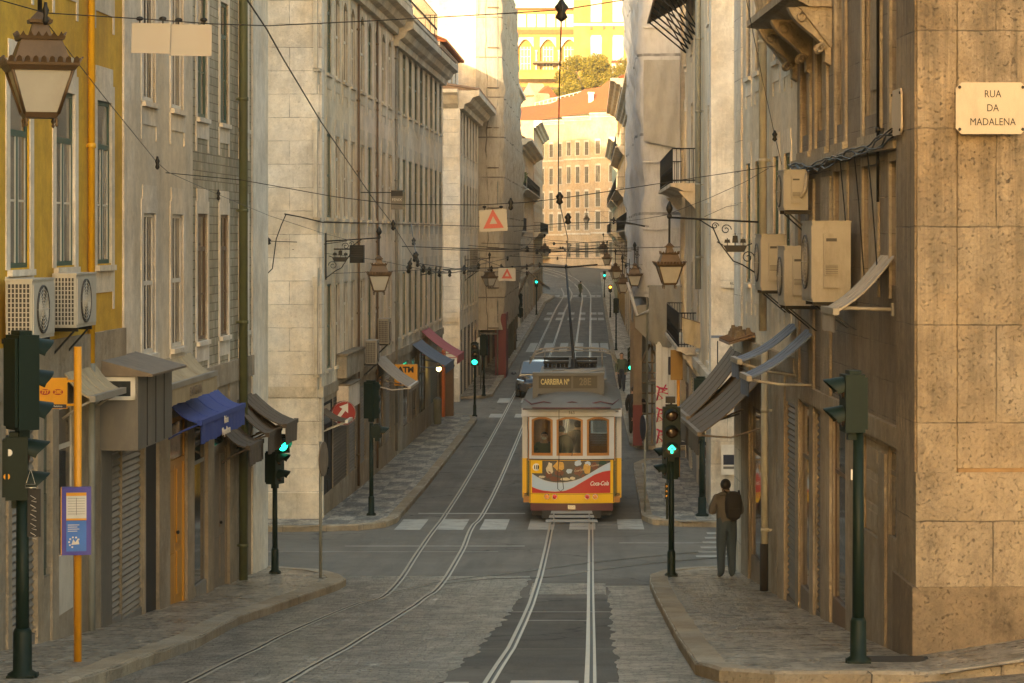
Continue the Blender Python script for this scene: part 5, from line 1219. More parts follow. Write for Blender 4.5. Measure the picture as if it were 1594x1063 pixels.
p = P(914,150,372); bush('olive_tree', 'round golden green tree in full sun on the hill above the street', 'tree', (p.x, 372, p.z-1.6), 3.7, 3.2, 2.9, 15000, 'leafsun', .19, 1.6, 11)
p = P(866,150,372); bush('garden_bush', 'low olive green bush left of the golden tree on the hill', 'bush', (p.x, 371, p.z-.6), 1.5, 1.2, .9, 1200, 'leafsun', .15, 0, 13)
# ------------------------------------------------------------------ street lanterns
def lantern(label, hang, wall_x, s=1.0, rz=.3, ship=True, group='wall lanterns along the street', arm=True, rod=.42):
    """hang = point where the lantern's crown band sits; the arm runs level to the wall at wall_x"""
    hx, hy, hz = hang; zt = .42*s+rod
    r = thing('street_lantern', label, 'street lamp', hang, 0, group)
    body = bpy.data.objects.new('lamp_frame', None); q = MB()
    a0, a1, zb = .125*s, .232*s, -.36*s
    for sx in (-1, 1):
        for sy in (-1, 1): q.tube([(sx*a0,sy*a0,zb),(sx*a1,sy*a1,-.01)], .014*s, 5)
    for z, a in ((zb, a0),):
        q.frus(0,0,z-.03*s,a-.01,a-.01,z+.012,a+.012,a+.012)
    q.frus(0,0,-.035*s,a1+.005,a1+.005,.0,a1+.03,a1+.03); q.frus(0,0,0,a1+.035,a1+.035,.02*s,a1+.04,a1+.04)
    n = 9; e = a1+.04
    for k in range(n):
        t = -e+2*e*(k+.5)/n; w = e/n*.75
        for pts in ([(t-w,-e,.02*s),(t+w,-e,.02*s),(t+w*.8,-e-.02*s,.055*s),(t,-e-.028*s,.068*s),(t-w*.8,-e-.02*s,.055*s)],):
            for rot in range(4):
                m = Matrix.Rotation(rot*PI/2, 3, 'Z'); q.prism([m @ Vector(p) for p in pts], m @ Vector((0,.012,0)))
    for sx in (-1, 1):
        for sy in (-1, 1): q.lathe([(.004,-.10*s),(.014*s,-.085*s),(.008*s,-.07*s),(.018*s,-.05*s),(.010*s,-.03*s)], (sx*a0*.9,sy*a0*.9,zb), 6)
    q.build('lamp_frame', M['brass'], r, rot=(0,0,rz))
    q = MB(); q.frus(0,0,.02*s,.215*s,.215*s,.20*s,.15*s,.15*s); q.frus(0,0,.20*s,.165*s,.165*s,.225*s,.175*s,.175*s); e = .17*s
    for k in range(6):
        t = -e+2*e*(k+.5)/6; w = e/6*.8
        for rot in range(4):
            m = Matrix.Rotation(rot*PI/2, 3, 'Z'); q.prism([m @ Vector(p) for p in [(t-w,-e,.22*s),(t+w,-e,.22*s),(t,-e-.02*s,.26*s)]], m @ Vector((0,.012,0)))
    q.frus(0,0,.225*s,.085*s,.085*s,.33*s,.055*s,.055*s); q.frus(0,0,.33*s,.085*s,.085*s,.355*s,.09*s,.09*s); q.frus(0,0,.355*s,.08*s,.08*s,.42*s,.02*s,.02*s)
    q.build('lamp_roof', M['brass'], r, rot=(0,0,rz))
    q = MB(); q.frus(0,0,zb+.012,a0-.004,a0-.004,-.012,a1-.006,a1-.006); q.build('lamp_glass', M['lampg'], r, rot=(0,0,rz))
    q = MB(); q.tube([(0,0,.40*s),(0,0,zt+.05)], .018, 8); q.lathe([(.03,zt-.02),(.045,zt+.02),(.03,zt+.06)], (0,0,0), 8)
    q.lathe([(.02,zt+.06),(.06*s,zt+.12),(.065*s,zt+.16),(.03*s,zt+.24),(.004,zt+.27)], (0,0,0), 8); q.build('rod', M['iron'], r)
    if arm:
        d = wall_x-hx; q = MB(); sg = 1 if d > 0 else -1; L = abs(d)
        X = lambda t: sg*t
        q.tube([(0,0,zt),(X(L),0,zt-.08)], .018, 6); q.box(min(X(L-.03),X(L)), max(X(L-.03),X(L)), -.04,.04, zt-1.0, zt+.12)
        q.tube([(X(L*.32),0,zt-.03),(X(L*.48),0,zt-.18),(X(L*.55),0,zt-.42),(X(L*.70),0,zt-.72),(X(L*.8),0,zt-.78),(X(L-.03),0,zt-.95)], .013, 6)
        for cx, cz, rr_ in ((L*.86, zt-.66, .11),(L*.62, zt-.2, .09),(L*.5, zt-.14, .06)):
            q.tube([(X(cx+rr_*(1-t*.09)*math.cos(t)),0,cz+rr_*(1-t*.09)*math.sin(t)) for t in [i*.55 for i in range(17)]], .009, 5)
        if ship:                                                   # little iron caravel in the bracket
            cx, cz = L*.72, zt-.46
            q.prism([(X(cx-.2),-.012,cz),(X(cx+.2),-.012,cz),(X(cx+.15),-.012,cz-.11),(X(cx-.13),-.012,cz-.11)], (0,.024,0))
            for k, h in ((-.13,.12),(0,.2),(.13,.13)): q.tube([(X(cx+k),0,cz),(X(cx+k),0,cz+h)], .008, 4); q.prism([(X(cx+k-.05),-.006,cz+.04),(X(cx+k+.05),-.006,cz+.04),(X(cx+k+.04),-.006,cz+h*.8),(X(cx+k-.04),-.006,cz+h*.8)], (0,.012,0))
            q.tube([(X(cx-.2),0,cz),(X(cx-.3),0,cz+.06)], .01, 4); q.tube([(X(cx+.2),0,cz),(X(cx+.28),0,cz+.03)], .01, 4)
        q.build('bracket', M['iron'], r)
    return r
p = P(62,104,19.5); lantern('big brown lantern with frosted panes at the top left corner, nearest the viewer', p, -6.67, 1.0, .32, rod=.75)
p = P(590,427,61.6); lantern('brown lantern on an iron ship bracket before the ochre house corner on the left', p, -6.37, 1.08, .12)
p = P(1042,412,42.4); lantern('brown lantern on an iron ship bracket at the right, beside the white tarpaulin', p, 2.80, .86, .1)
for i, (px, py, Y, wx, s, lab) in enumerate(((988,428,84,1.55,.95,'brown lantern hanging just left of the tarpaulin scaffolding, larger of the two overlapping'),
    (969,441,96,1.45,.9,'brown lantern just left of and behind the larger one by the tarpaulin scaffolding'),(958,422,128,2.6,1.0,'small lantern left of the two overlapping lanterns on the right'),
    (762,432,112,-5.5,1.0,'dark lantern in front of the left scaffolding, left of the lower warning triangle'),(848,389,190,-5.4,1.25,'small far lantern hanging beside the white house with the bold cornice'),
    (939,386,215,2.6,1.3,'small far lantern seen against the right end of the long pale house'),(913,341,300,2.6,1.2,'farthest small lantern, seen against the middle of the long pale house'),
    (945,402,165,2.6,1.1,'small dark lantern above the amber traffic light'))):
    p = P(px, py, Y); lantern(lab, p, wx, s, .2*i, ship=False, arm=abs(wx-p.x) < 4.4)

# ------------------------------------------------------------------ traffic signals
def lens_arrow(q, y, z, mi): q.prism([(-.07,y,z-.0),(0,y,z+.075),(.07,y,z),(.045,y,z-.02),(.0,y,z+.03),(-.045,y,z-.02)], (0,-.006,0), mi); q.box(-.018,.018,y-.006,y,z-.075,z-.015,mi)
def signal(label, x, y, H, heads, r0=.06, group='traffic signals', base=True, zoff=.13):
    """heads: (z centre, yaw, lenses, lit index or None, lamp material, dx, dy); yaw 0 faces the viewer"""
    z0 = g(y)+zoff; r = thing('traffic_signal', label, 'traffic signal', (x, y, z0), 0, group)
    q = MB(); q.tube([(0,0,0),(0,0,H)], [r0, r0*.85], 12)
    if base: q.lathe([(r0*2.1,0),(r0*2.1,.04),(r0*1.35,.07),(r0*1.3,.42),(r0*1.05,.46)], (0,0,0), 14); q.box(-r0*1.9,r0*1.9,-r0*1.9,r0*1.9,0,.035)
    q.build('pole', M['green'], r)
    for (zc, yaw, n, lit, lm, dx, dy) in heads:
        h = .29*n; hd = MB(); hd.box(-.15,.15,-.10,.10,-h/2,h/2); hd.box(-.13,.13,.10,.13,-h/2+.03,h/2-.03); hd.box(-.10,.10,-.05,.07,h/2,h/2+.04); hd.box(-.05,.05,-.05,.05,-h/2-.08,-h/2)
        ho = hd.build('signal_head', M['green'], r, (dx, dy, zc), (0,0,yaw))
        for k in range(n):
            z = h/2-.145-.29*k; v = MB(); m = 12; vs = []
            for i in range(m+1):
                a = PI*1.12*i/m-PI*.06; vs += [(.115*math.cos(a),-.10,z+.115*math.sin(a)), (.115*math.cos(a),-.10-.20*(.35+.65*max(0,math.sin(a))),z+.115*math.sin(a)-.03)]
            v.add(vs, [(2*i,2*i+2,2*i+3,2*i+1) for i in range(m)], 0, True); v.add([(p[0]*1.06,p[1],p[2]+.008) for p in vs], [(2*i,2*i+2,2*i+3,2*i+1) for i in range(m)], 0, True)
            v.build('visor', M['green'], ho, recalc=False)
            on = lit is not None and k == lit
            if lm == 'arrow' and on:
                l_ = MB(); l_.lathe([(.105,-.104),(.105,-.10)], (0,0,z), 16, axis='y'); lens_arrow(l_, -.106, z, 1); l_.build('lens', [M['lensoff'], M['gl']], ho)
            else: l_ = MB(); l_.lathe([(.02,-.125),(.07,-.118),(.105,-.102)], (0,0,z), 16, axis='y'); l_.build('lens', M[lm] if on else M['lensoff'], ho)
    return r
v = G(35,1055,.13); sg = signal('dark green signal with stickers and two heads turned away, at the bottom left corner', v.x, v.y, 1.75, [(2.72,2.2,3,None,'gl',.0,0),(1.93,1.75,2,None,'gl',-.06,.05)], .066)
q = MB(); q.box(.05,.17,-.03,-.01,1.30,1.74); q.build('black_plate', M['ink'], sg); q = MB()
for k, s_ in enumerate('NAVOZ'): 
    z = 1.68-k*.085; q.tube([(.08,-.034,z),(.13,-.034,z-.03),(.09,-.034,z-.05),(.135,-.034,z-.06)], .004, 3)
q.build('scrawl', M['signt'], sg)
for (dx, z, c, rr_) in ((-.10,2.08,'signt',.032),(-.12,1.86,'busy',.03)): q = MB(); q.lathe([(rr_,-.006),(rr_,0)], (dx,-.105,z), 14, axis='y'); q.build('sticker', M[c], sg)
q = MB(); q.tube([(.06,-.11,1.80),(.10,-.11,1.93),(.14,-.11,1.79),(.05,-.11,1.79),(.05,-.11,1.76),(.15,-.11,1.76)], .005, 3); q.build('chalk_mark', M['signt'], sg)
v = G(1336,1032,.13); sg = signal('green signal with two hooded lamps turned left, at the right edge before the golden wall', v.x, v.y, 2.4, [(2.62,-1.45,2,None,'gl',-.06,0)], .062)
q = MB(); q.box(-.075,-.06,-.03,.03,1.85,1.95); q.build('push_button', M['signt'], sg)
v = G(1045,897,.13); sg = signal('signal with a lit green arrow beside the man with the backpack', v.x, v.y, 2.15, [(2.52,.05,3,2,'arrow',0,-.05),(1.98,-1.3,2,None,'gl',-.02,.12)], .055)
q = MB(); q.box(-.1,.07,-.08,.08,3.02,3.13); q.tube([(0,0,2.95),(0,0,3.03)], .02, 6); q.build('camera_box', M['iron'], sg); q = MB(); q.box(-.11,-.055,-.05,.05,1.35,1.62); q.box(-.095,-.055,-.06,.03,1.0,1.35); q.build('request_box', M['green'], sg)
q = MB()
for k in range(3): q.lathe([(.018,-.056),(.018,-.05)], (-.083,0,1.4+k*.085), 8, axis='y')
q.build('button', M['busy'], sg)
v = G(428,893,.13); signal('green signal with lit green lamps turned right, on the left pavement corner', v.x, v.y, 1.75, [(2.28,.75,1,0,'gl',.08,0),(1.88,1.15,2,None,'gl',0,0)], .05)
v = G(578,802,.13); signal('dark green signal seen from behind on the patterned left pavement past the crossing', v.x, v.y, 2.2, [(2.75,2.6,3,None,'gl',0,0),(2.0,1.5,1,None,'gl',.14,0)], .055)
v = G(739,648,.13); signal('slim signal with a lit green lamp at the far end of the patterned left pavement', v.x, v.y, 2.0, [(2.4,0,3,2,'gl',0,0)], .05)
v = G(753,616,.13); signal('dark signal seen from behind, just right of the green lit one on the left', v.x, v.y, 1.9, [(2.2,2.9,3,None,'gl',0,0)], .05)
v = G(797,543,.13); signal('far signal with a lit green lamp on the left, above the dark car', v.x, v.y, 2.2, [(2.6,0,3,1,'gl',0,0)], .055)
v = G(803,531,.13); signal('far dark signal with a broad back plate behind the green lit one above the car', v.x, v.y, 2.3, [(2.7,2.7,3,None,'gl',.25,0),(1.9,2.7,2,None,'gl',.3,0)], .055)
v = G(835,490,.13); signal('farthest tiny signal with a green lamp on the left before the bend', v.x, v.y, 2.4, [(2.9,0,3,1,'gl',0,0)], .06)
v = G(950,494,.13); signal('far signal with a lit amber lamp on the right under the lanterns', v.x, v.y, 2.0, [(2.45,0,2,0,'am',0,0)], .055)
v = G(941,463,.13); signal('farthest signal with a small green lamp on the right, left of the amber one', v.x, v.y, 2.0, [(2.4,0,3,1,'gl',0,0)], .055)
v = G(959,545,.13); signal('dark signal on the right pavement with its back turned, below the amber one', v.x, v.y, 2.2, [(2.7,2.9,3,None,'gl',0,0)], .05)
v = G(983,655,.13); signal('signal half hidden by the timber gantry with one green lamp lit', v.x, v.y, 2.0, [(2.3,0,3,2,'gl',0,0)], .05)
v = G(1093,803,.13); signal('thick dark green signal with its back turned, behind the brown awnings', v.x, v.y, 2.4, [(2.85,2.9,3,None,'gl',-.03,0),(2.1,3.0,2,None,'gl',-.12,0)], .075)
# thin posts with round signs seen edge-on
def thin_post(label, px, py, H, rz, m='iron', disc=.3, zc=None):
    v = G(px, py, .13); r = thing('road_sign', label, 'road sign', v, rz, 'thin sign posts'); q = MB(); q.tube([(0,0,-.02),(0,0,H)], .028, 8); q.build('post', M['draing'], r)
    q = MB(); q.lathe([(disc,-.06),(disc,-.045)], (0,0,zc or H-.3), 24, axis='y'); q.build('disc', M[m], r); q = MB(); q.lathe([(disc,-.044),(disc,-.036)], (0,0,zc or H-.3), 24, axis='y'); q.build('disc_back', M['signw'], r)
thin_post('thin grey post with an edge-on round sign at the left pavement tip', 499,899,2.35,1.42,'wood')
thin_post('thin post with a dark edge-on round sign beside the tram on the right', 1004,797,2.35,-1.35,'navy')
thin_post('thin post with a pale round sign on the left pavement beyond the side street', 748,606,2.4,.7,'signt')
q = MB(); q.box(-.28,.28,-.2,.2,0,1.9); q.box(-.31,.31,-.23,.23,1.9,1.97); q.box(-.22,.22,-.215,-.2,.2,1.7); v = G(695,647,.13); tag(q.build('service_cabinet', M['fwood'], None, v), 'dark upright service cabinet next to the orange door on the left pavement', 'cabinet')
v = G(681,660,.13); q = MB(); q.lathe([(.13,0),(.15,.05),(.15,.85),(.17,.9),(.06,1.0)], (0,0,0), 12); tag(q.build('litter_bin', M['draing'], None, v), 'slim grey litter bin before the orange door', 'bin')
v = F2.W(F2.u(684), -.12, 0); q = MB(); q.box(-.4,.4,-.05,.05,g(95)+.1,2.7); tag(q.build('orange_door_leaf', plain('orange_red_paint', (.62,.13,.02), .45), None, (v.x+.05, v.y, 0), (0,0,F2.rz)), 'bright orange door leaf standing open under the blue awning', 'door')
v = P(683,574,93); q = MB(); q.ball((0,0,0), .09,.09,.09, 12, 8); tag(q.build('shop_lamp', M['yl'], None, v), 'glowing yellow bulb under the blue awning on the left', 'lamp')

# ------------------------------------------------------------------ bus stops
v = G(121,1030,.13); r = thing('bus_stop', 'amber yellow bus stop post with number flag and blue timetable case', 'bus stop', v)
q = MB(); q.tube([(0,0,-.02),(0,0,3.2)], .04, 12); q.build('post', M['busy'], r)
sc_ = v.y/FPX; zt = lambda py: CAMZ-(py-CY)*sc_-v.z; xt = lambda px: (px-121)*sc_
q = MB(); q.box(xt(50), xt(105), -.02,.02, zt(636), zt(588)); q.build('flag', M['busy'], r)
q = MB(); q.box(xt(50)+.004, xt(104), -.024,.024, zt(635), zt(629)); q.build('name_strip', M['navy'], r); text('lettering', 'Igreja Sta. Maria Madalena', .026, M['signt'], r, (xt(77),-.026,zt(632)), ext=.001)
for px, s_ in ((71,'737'),(91,'28E')):
    q = MB(); q.prism([(xt(px)+.052*math.cos(t),-.024,zt(610)+.03*math.sin(t)) for t in [2*PI*i/18 for i in range(18)]], (0,.004,0)); q.build('number_plate', M['signr'], r); text('number', s_, .05, M['busy'], r, (xt(px),-.027,zt(610)), ext=.001, bold=.002)
for py in (593, 630): q = MB(); q.box(xt(101), xt(127), -.014,.014, zt(py)-.012, zt(py)+.012); q.build('clamp', M['busy'], r)
pc = thing('x', 'x', 'x'); bpy.data.objects.remove(pc)
q = MB(); q.box(-.145,.145,-.05,.05,zt(862),zt(757)); case = q.build('timetable_case', plain('violet_blue_paint', (.045,.04,.30), .4, 0, .1), r, (0,-.06,0), (0,0,.16))
q = MB(); q.box(-.155,-.145,-.052,.052,zt(862),zt(757)); q.build('side_rail', M['busy'], case)
q = MB(); q.box(-.10,.10,-.054,-.05,zt(808),zt(766)); q.build('timetable', M['signt'], case); q = MB(); q.box(-.10,.10,-.056,-.05,zt(770),zt(765)); q.box(-.10,.10,-.056,-.05,zt(808),zt(805)); q.build('timetable_band', M['busy'], case)
q = MB(); q.box(-.10,.10,-.054,-.05,zt(856),zt(809)); q.build('notice', plain('bright_blue_print', (.035,.16,.52), .4), case)
q = MB()
for i in range(4): q.box(-.085,.03-.02*(i % 2),-.056,-.054,zt(815+i*3.2)-.004,zt(815+i*3.2)+.003)
for t in range(7): a = t*.62+.6; q.box(.052*math.cos(a)-.008-.02,.052*math.cos(a)+.008-.02,-.056,-.054,zt(842)+.052*math.sin(a)-.008,zt(842)+.052*math.sin(a)+.008)
q.prism([(-.05,-.056,zt(846)),(-.03,-.056,zt(837)),(-.01,-.056,zt(842)),(.015,-.056,zt(836)),(.03,-.056,zt(845))], (0,.002,0)); q.build('notice_print', M['signt'], case)
q = MB()
for i in range(7): q.box(-.085,.085,-.0555,-.054,zt(774+i*4)-.002,zt(774+i*4)+.002)
q.box(-.002,.004,-.0556,-.054,zt(800),zt(773)); q.build('timetable_print', M['fgrey'], case)
v = G(1056,742,.13); r = thing('bus_stop', 'amber bus stop post with a brown box on top, in front of the white hoarding', 'bus stop', v); q = MB(); q.tube([(0,0,0),(0,0,3.0)], .05, 10); q.build('post', M['busy'], r); q = MB(); q.box(-.22,.12,-.12,.12,2.75,3.6); q.build('flag_box', plain('tarnished_yellow', (.30,.16,.02), .6), r); q = MB(); q.box(-.28,-.22,-.1,.1,2.9,3.4); q.build('blue_edge', M['navy'], r); q = MB(); q.box(.06,.34,-.04,.04,.9,1.75); o = q.build('timetable_case', M['navy'], r); q = MB(); q.box(.09,.31,-.045,-.04,1.0,1.65); q.build('timetable', M['signt'], o)

# ------------------------------------------------------------------ people
def person(label, loc, yaw, H=1.75, lean=0, head=(0,.02,0), arms=None, legs=None, mats=('jacket','jeans','shoe'), hair=True, sit=False, hood=False, group=None, name='person', mask=False, cut=None):
    """yaw 0: the figure looks along +Y (away from the viewer). joints are in metres for H = 1.75"""
    k = H/1.75; r = thing(name, label, 'person', loc, yaw, group)
    arms = arms or [[(-.19,.0,1.42),(-.25,-.02,1.14),(-.24,.10,.90)],[(.19,.0,1.42),(.25,-.02,1.14),(.24,.10,.90)]]
    legs = legs or [[(-.09,0,.93),(-.10,.02,.50),(-.10,-.02,.09)],[(.09,0,.93),(.10,.02,.50),(.10,-.02,.09)]]
    V, E, Rr, Mx = [], [], [], []
    def add(p, rad, par=None, mi=0):
        V.append(Vector(p)*k); Rr.append(rad if isinstance(rad, tuple) else (rad, rad)); Mx.append(mi)
        if par is not None: E.append((par, len(V)-1))
        return len(V)-1
    hip = add((0,0,.95), (.185,.14), None, 1); wa = add((0,lean*.3,1.10), (.19,.14), hip, 0); ch = add((0,lean*.7,1.30), (.22,.155), wa, 0); nb = add((0,lean,1.45), (.15,.11), ch, 0)
    hx, hy, hz = head; n1 = add((hx*.4,lean+.01+hy*.4,1.52), (.066,.068), nb, 2 if not hood else 0); h0 = add((hx,lean+.03+hy,1.585+hz), (.082,.094), n1, 2); h1 = add((hx,lean+.03+hy,1.66+hz), (.092,.115), h0, 2); add((hx,lean+.02+hy,1.735+hz), (.062,.078), h1, 2)
    hands = []
    for A in arms:
        a = add(A[0], (.092,.092), ch, 0); b_ = add(A[1], .074, a, 0); c = add(A[2], .052, b_, 0); d = (Vector(A[2])-Vector(A[1])).normalized(); hnd = Vector(A[2])+d*.075; add(hnd, (.036,.022), c, 2); hands.append((hnd*k, d))
    for Lg in legs:
        a = add(Lg[0], (.122,.125), hip, 1); b_ = add(Lg[1], .092, a, 1); c = add(Lg[2], .072, b_, 1); ft = Vector(Lg[2]); f1 = add((ft.x*1.12, ft.y+.10, ft.z-.045), (.055,.042), c, 3); add((ft.x*1.2, ft.y+.19, ft.z-.055), (.04,.026), f1, 3)
    me = bpy.data.meshes.new('sk'); me.from_pydata([tuple(v) for v in V], E, []); o = bpy.data.objects.new('sk', me); C.objects.link(o)
    md = o.modifiers.new('s', 'SKIN'); md.use_smooth_shade = True
    for i, sv in enumerate(me.skin_vertices[0].data): sv.radius = (Rr[i][0]*k, Rr[i][1]*k); sv.use_root = (i == 0)
    o.modifiers.new('u', 'SUBSURF').levels = 2
    dg = bpy.context.evaluated_depsgraph_get(); bm = bpy.data.meshes.new_from_object(o.evaluated_get(dg)); bpy.data.objects.remove(o)
    bm.materials.clear(); mm = [M[mats[0]], M[mats[1]], M['skin'], M[mats[2]]]
    for m in mm: bm.materials.append(m)
    for p in bm.polygons:
        c = p.center; best, bi = 9, 0
        for (i, j) in E:
            a, b_ = V[i], V[j]; t = max(0, min(1, (c-a).dot(b_-a)/max(1e-9, (b_-a).length_squared))); dd = (c-(a+(b_-a)*t)).length
            if dd < best: best, bi = dd, (Mx[j] if t > .45 else Mx[i])
        p.material_index = bi; p.use_smooth = True
    # fingers: four and a thumb on each hand
    q = MB()
    for side, (hp, d) in zip((-1, 1), hands):
        ax = d.orthogonal().normalized(); ax2 = d.cross(ax)
        for f, (o_, ln) in enumerate(((-.026,.062),(-.009,.072),(.009,.068),(.025,.052))):
            s = hp+ax*o_*k+d*.03*k; q.tube([s, s+d*ln*.5*k+ax2*.006, s+d*ln*k*.85+ax2*.026*k], [.0085*k,.008*k,.006*k], 5, 2)
        s = hp-ax*.03*k; q.tube([s, s-ax*.03*k+d*.03*k+ax2*.01, s-ax*.034*k+d*.06*k+ax2*.02*k], [.011*k,.010*k,.007*k], 5, 2)
    # ears, nose
    hc = Vector((hx, lean+.03+hy, 1.655+hz))*k
    for sx in (-1, 1): q.ball(hc+Vector((sx*.082*k, -.01*k, -.01*k)), .014*k, .024*k, .034*k, 7, 5, 2)
    q.ball(hc+Vector((0,.098*k,-.015*k)), .014*k,.022*k,.024*k, 7, 5, 2)
    fm = q.mesh('f', mm, False); b2 = bmesh.new(); b2.from_mesh(bm); b2.from_mesh(fm); b2.to_mesh(bm); b2.free(); bm.name = 'body'
    body = link('body', bm, r)
    q = MB()
    for sx in (-1, 1): q.ball(hc+Vector((sx*.032*k,.088*k,.018*k)), .011*k,.008*k,.007*k, 7, 5)
    q.build('eyes', M['ink'], body)
    if hair:
        q = MB(); nu, nv = 16, 9; vs = []
        for i in range(nv+1):
            ph = PI*.5-PI*.62*i/nv
            for j in range(nu):
                t = 2*PI*j/nu; drop = 1 if math.sin(t) < .35 else .45
                phh = PI*.5-PI*.74*i/nv*drop; vs.append(hc+Vector((.096*math.cos(phh)*math.cos(t), -.010+.118*math.cos(phh)*math.sin(t), .012+.102*math.sin(phh)))*k)
        q.add(vs, [(i*nu+j, i*nu+(j+1) % nu, (i+1)*nu+(j+1) % nu, (i+1)*nu+j) for i in range(nv) for j in range(nu)], 0, True); q.build('hair', M['hair'], body)
    if hood:
        q = MB(); q.tube([Vector((.12*math.cos(t), lean-.01+.085*math.sin(t), 1.475+.03*math.sin(t+PI)))*k for t in [2*PI*i/14 for i in range(15)]], .038*k, 8); q.build('hood', M[mats[0]], body)
    if mask: q = MB(); q.ball(hc+Vector((0,.072*k,-.045*k)), .058*k,.045*k,.042*k, 10, 7); q.build('face_mask', M['signt'], body)
    return r
v = G(1131,899,.13)
man = person('man from behind in grey hooded jacket and blue jeans by the right wall', (v.x, v.y, v.z), .12, 1.70, .02, (.0,.06,-.02), [[(-.20,0,1.42),(-.27,.02,1.16),(-.13,.24,1.20)],[(.20,0,1.42),(.27,.03,1.15),(.10,.26,1.18)]],
    [[(-.085,0,.93),(-.095,.02,.50),(-.10,-.02,.09)],[(.085,0,.93),(.095,.05,.50),(.10,.02,.09)]], hood=True)
q = MB(); nb = 10
prof = [(-.02,.0),(.11,.05),(.145,.16),(.15,.32),(.135,.44),(.07,.50),(.0,.51)]
vs = []
for i, (w, z) in enumerate(prof):
    w = max(w, .03)
    for j in range(12): t = 2*PI*j/12; vs.append((w*abs(math.cos(t))**.6*(1 if math.cos(t) >= 0 else -1), -.19+(.035+.085*min(1, w/.13))*math.sin(t), z))
q.add(vs, [(i*12+j, i*12+(j+1) % 12, (i+1)*12+(j+1) % 12, (i+1)*12+j) for i in range(len(prof)-1) for j in range(12)], 0, True); q.poly(vs[:12][::-1]); q.poly(vs[-12:])
bp = thing('backpack', 'black backpack worn over the right shoulder of the man in the grey jacket', 'backpack', (v.x+.085, v.y, v.z+1.0), .12); q.build('bag', M['black'], bp)
q = MB()
for sx in (-.10, .10): q.tube([(sx,-.09,.06),(sx*1.3,-.05,.20),(sx*1.5,.0,.40),(sx*1.25,-.02,.50),(sx,-.12,.47)], .018, 6)
q.build('strap', M['black'], bp); q = MB(); q.box(-.10,.10,-.33,-.30,.08,.22); q.build('pocket', M['black'], bp)
walkL = [[(-.09,0,.93),(-.10,.14,.52),(-.10,.10,.10)],[(.09,0,.93),(.10,.02,.52),(.10,-.26,.17)]]
v = G(994,690,.13); person('dark clothed person walking away under the timber gantry on the right', v, .1, 1.74, .02, legs=walkL, mats=('black','navy','shoe'), arms=[[(-.19,0,1.42),(-.25,-.04,1.14),(-.22,.02,.90)],[(.19,0,1.42),(.26,.02,1.15),(.23,.14,.93)]])
v = G(986,676,.13); person('second dark person half hidden behind the timber gantry post', v, -.1, 1.66, .0, legs=[walkL[1], walkL[0]], mats=('black','black','shoe'))
v = G(968,609,.13); person('person in an olive coat on the right pavement before the gantry post', v, 3.0, 1.72, .03, legs=walkL, mats=('olive','navy','shoe'))
v = G(903,463,0); person('tiny far person crossing the street in front of the long pale house', v, -.8, 1.8, .04, legs=walkL, mats=('olive','olive','shoe'))

for i, (px, py, lab) in enumerate(((198,896,'crumpled white paper scrap on the left pavement beside the amber post'),(264,879,'crumpled white paper scrap at the foot of the shutter on the left'),(166,968,'small dark leaf litter scrap near the left kerb'),(1332,952,'white paper scrap on the right pavement by the green pole'))):
    v = G(px, py, .135); q = MB(); rr = random.Random(i); q.ball((0,0,.03), .09,.06,.035, 7, 4); q.v = [(x*rr.uniform(.7,1.3), y*rr.uniform(.7,1.3), max(0, z*rr.uniform(.5,1.3))) for x, y, z in q.v]
    tag(q.build('paper_scrap', M['signt'] if i != 2 else M['wood'], None, v), lab, 'litter')
# ------------------------------------------------------------------ the tram
M['ty'] = plain('tram_yellow_paint', (.70,.40,.006), .32, 0, .06, 2, dirt=(.25,.15,.03), damt=.25); M['tw'] = plain('tram_white_paint', (.42,.43,.45), .35, 0, .05, 2, dirt=(.3,.26,.2), damt=.3)
M['tm'] = plain('maroon_paint', (.085,.02,.02), .45, 0, .2, 3, dirt=DK); M['tr'] = plain('tram_roof_paint', (.13,.122,.108), .7, 0, .2, 3, dirt=(.09,.075,.055), damt=.5); M['tk'] = plain('underframe_black', (.02,.018,.016), .7)
M['twd'] = plain('varnished_wood', (.30,.12,.02), .35, 0, .2, 6); M['tred'] = plain('red_print', (.40,.018,.015), .4, 0, .05); M['tsl'] = plain('grey_slats', (.20,.19,.175), .6, 0, .15)
M['tbox'] = plain('destination_box_paint', (.085,.078,.066), .6, 0, .2, 3); M['tad'] = plain('dark_food_print', (.05,.045,.04), .4, 0, .7, 5); M['tgold'] = plain('golden_print', (.50,.28,.05), .45, 0, .5, 14); M['tcream'] = plain('cream_print', (.50,.42,.28), .45, 0, .4, 16); M['tsky'] = plain('pale_blue_print', (.36,.45,.56), .4, 0, .05)
M['tcola'] = plain('dark_brown_print', (.12,.035,.02), .4, 0, .5, 14); M['sign_dk'] = plain('destination_board', (.03,.023,.014), .5, 0, .3, 6); M['sign_y'] = plain('destination_letters', (.40,.32,.13), .6)
M['lred'] = plain('red_lamp_lens', (.55,.03,.02), .15); M['lamb'] = plain('amber_lamp_lens', (.62,.20,.03), .15); M['chrome'] = plain('chrome_ring', (.5,.48,.45), .25, .9, .1)
T = thing('tram', 'yellow and white tram with a red drinks advertisement on its front', 'tram', (-.46, 61, g(61)+.0))
fy = lambda x: .11*x*x
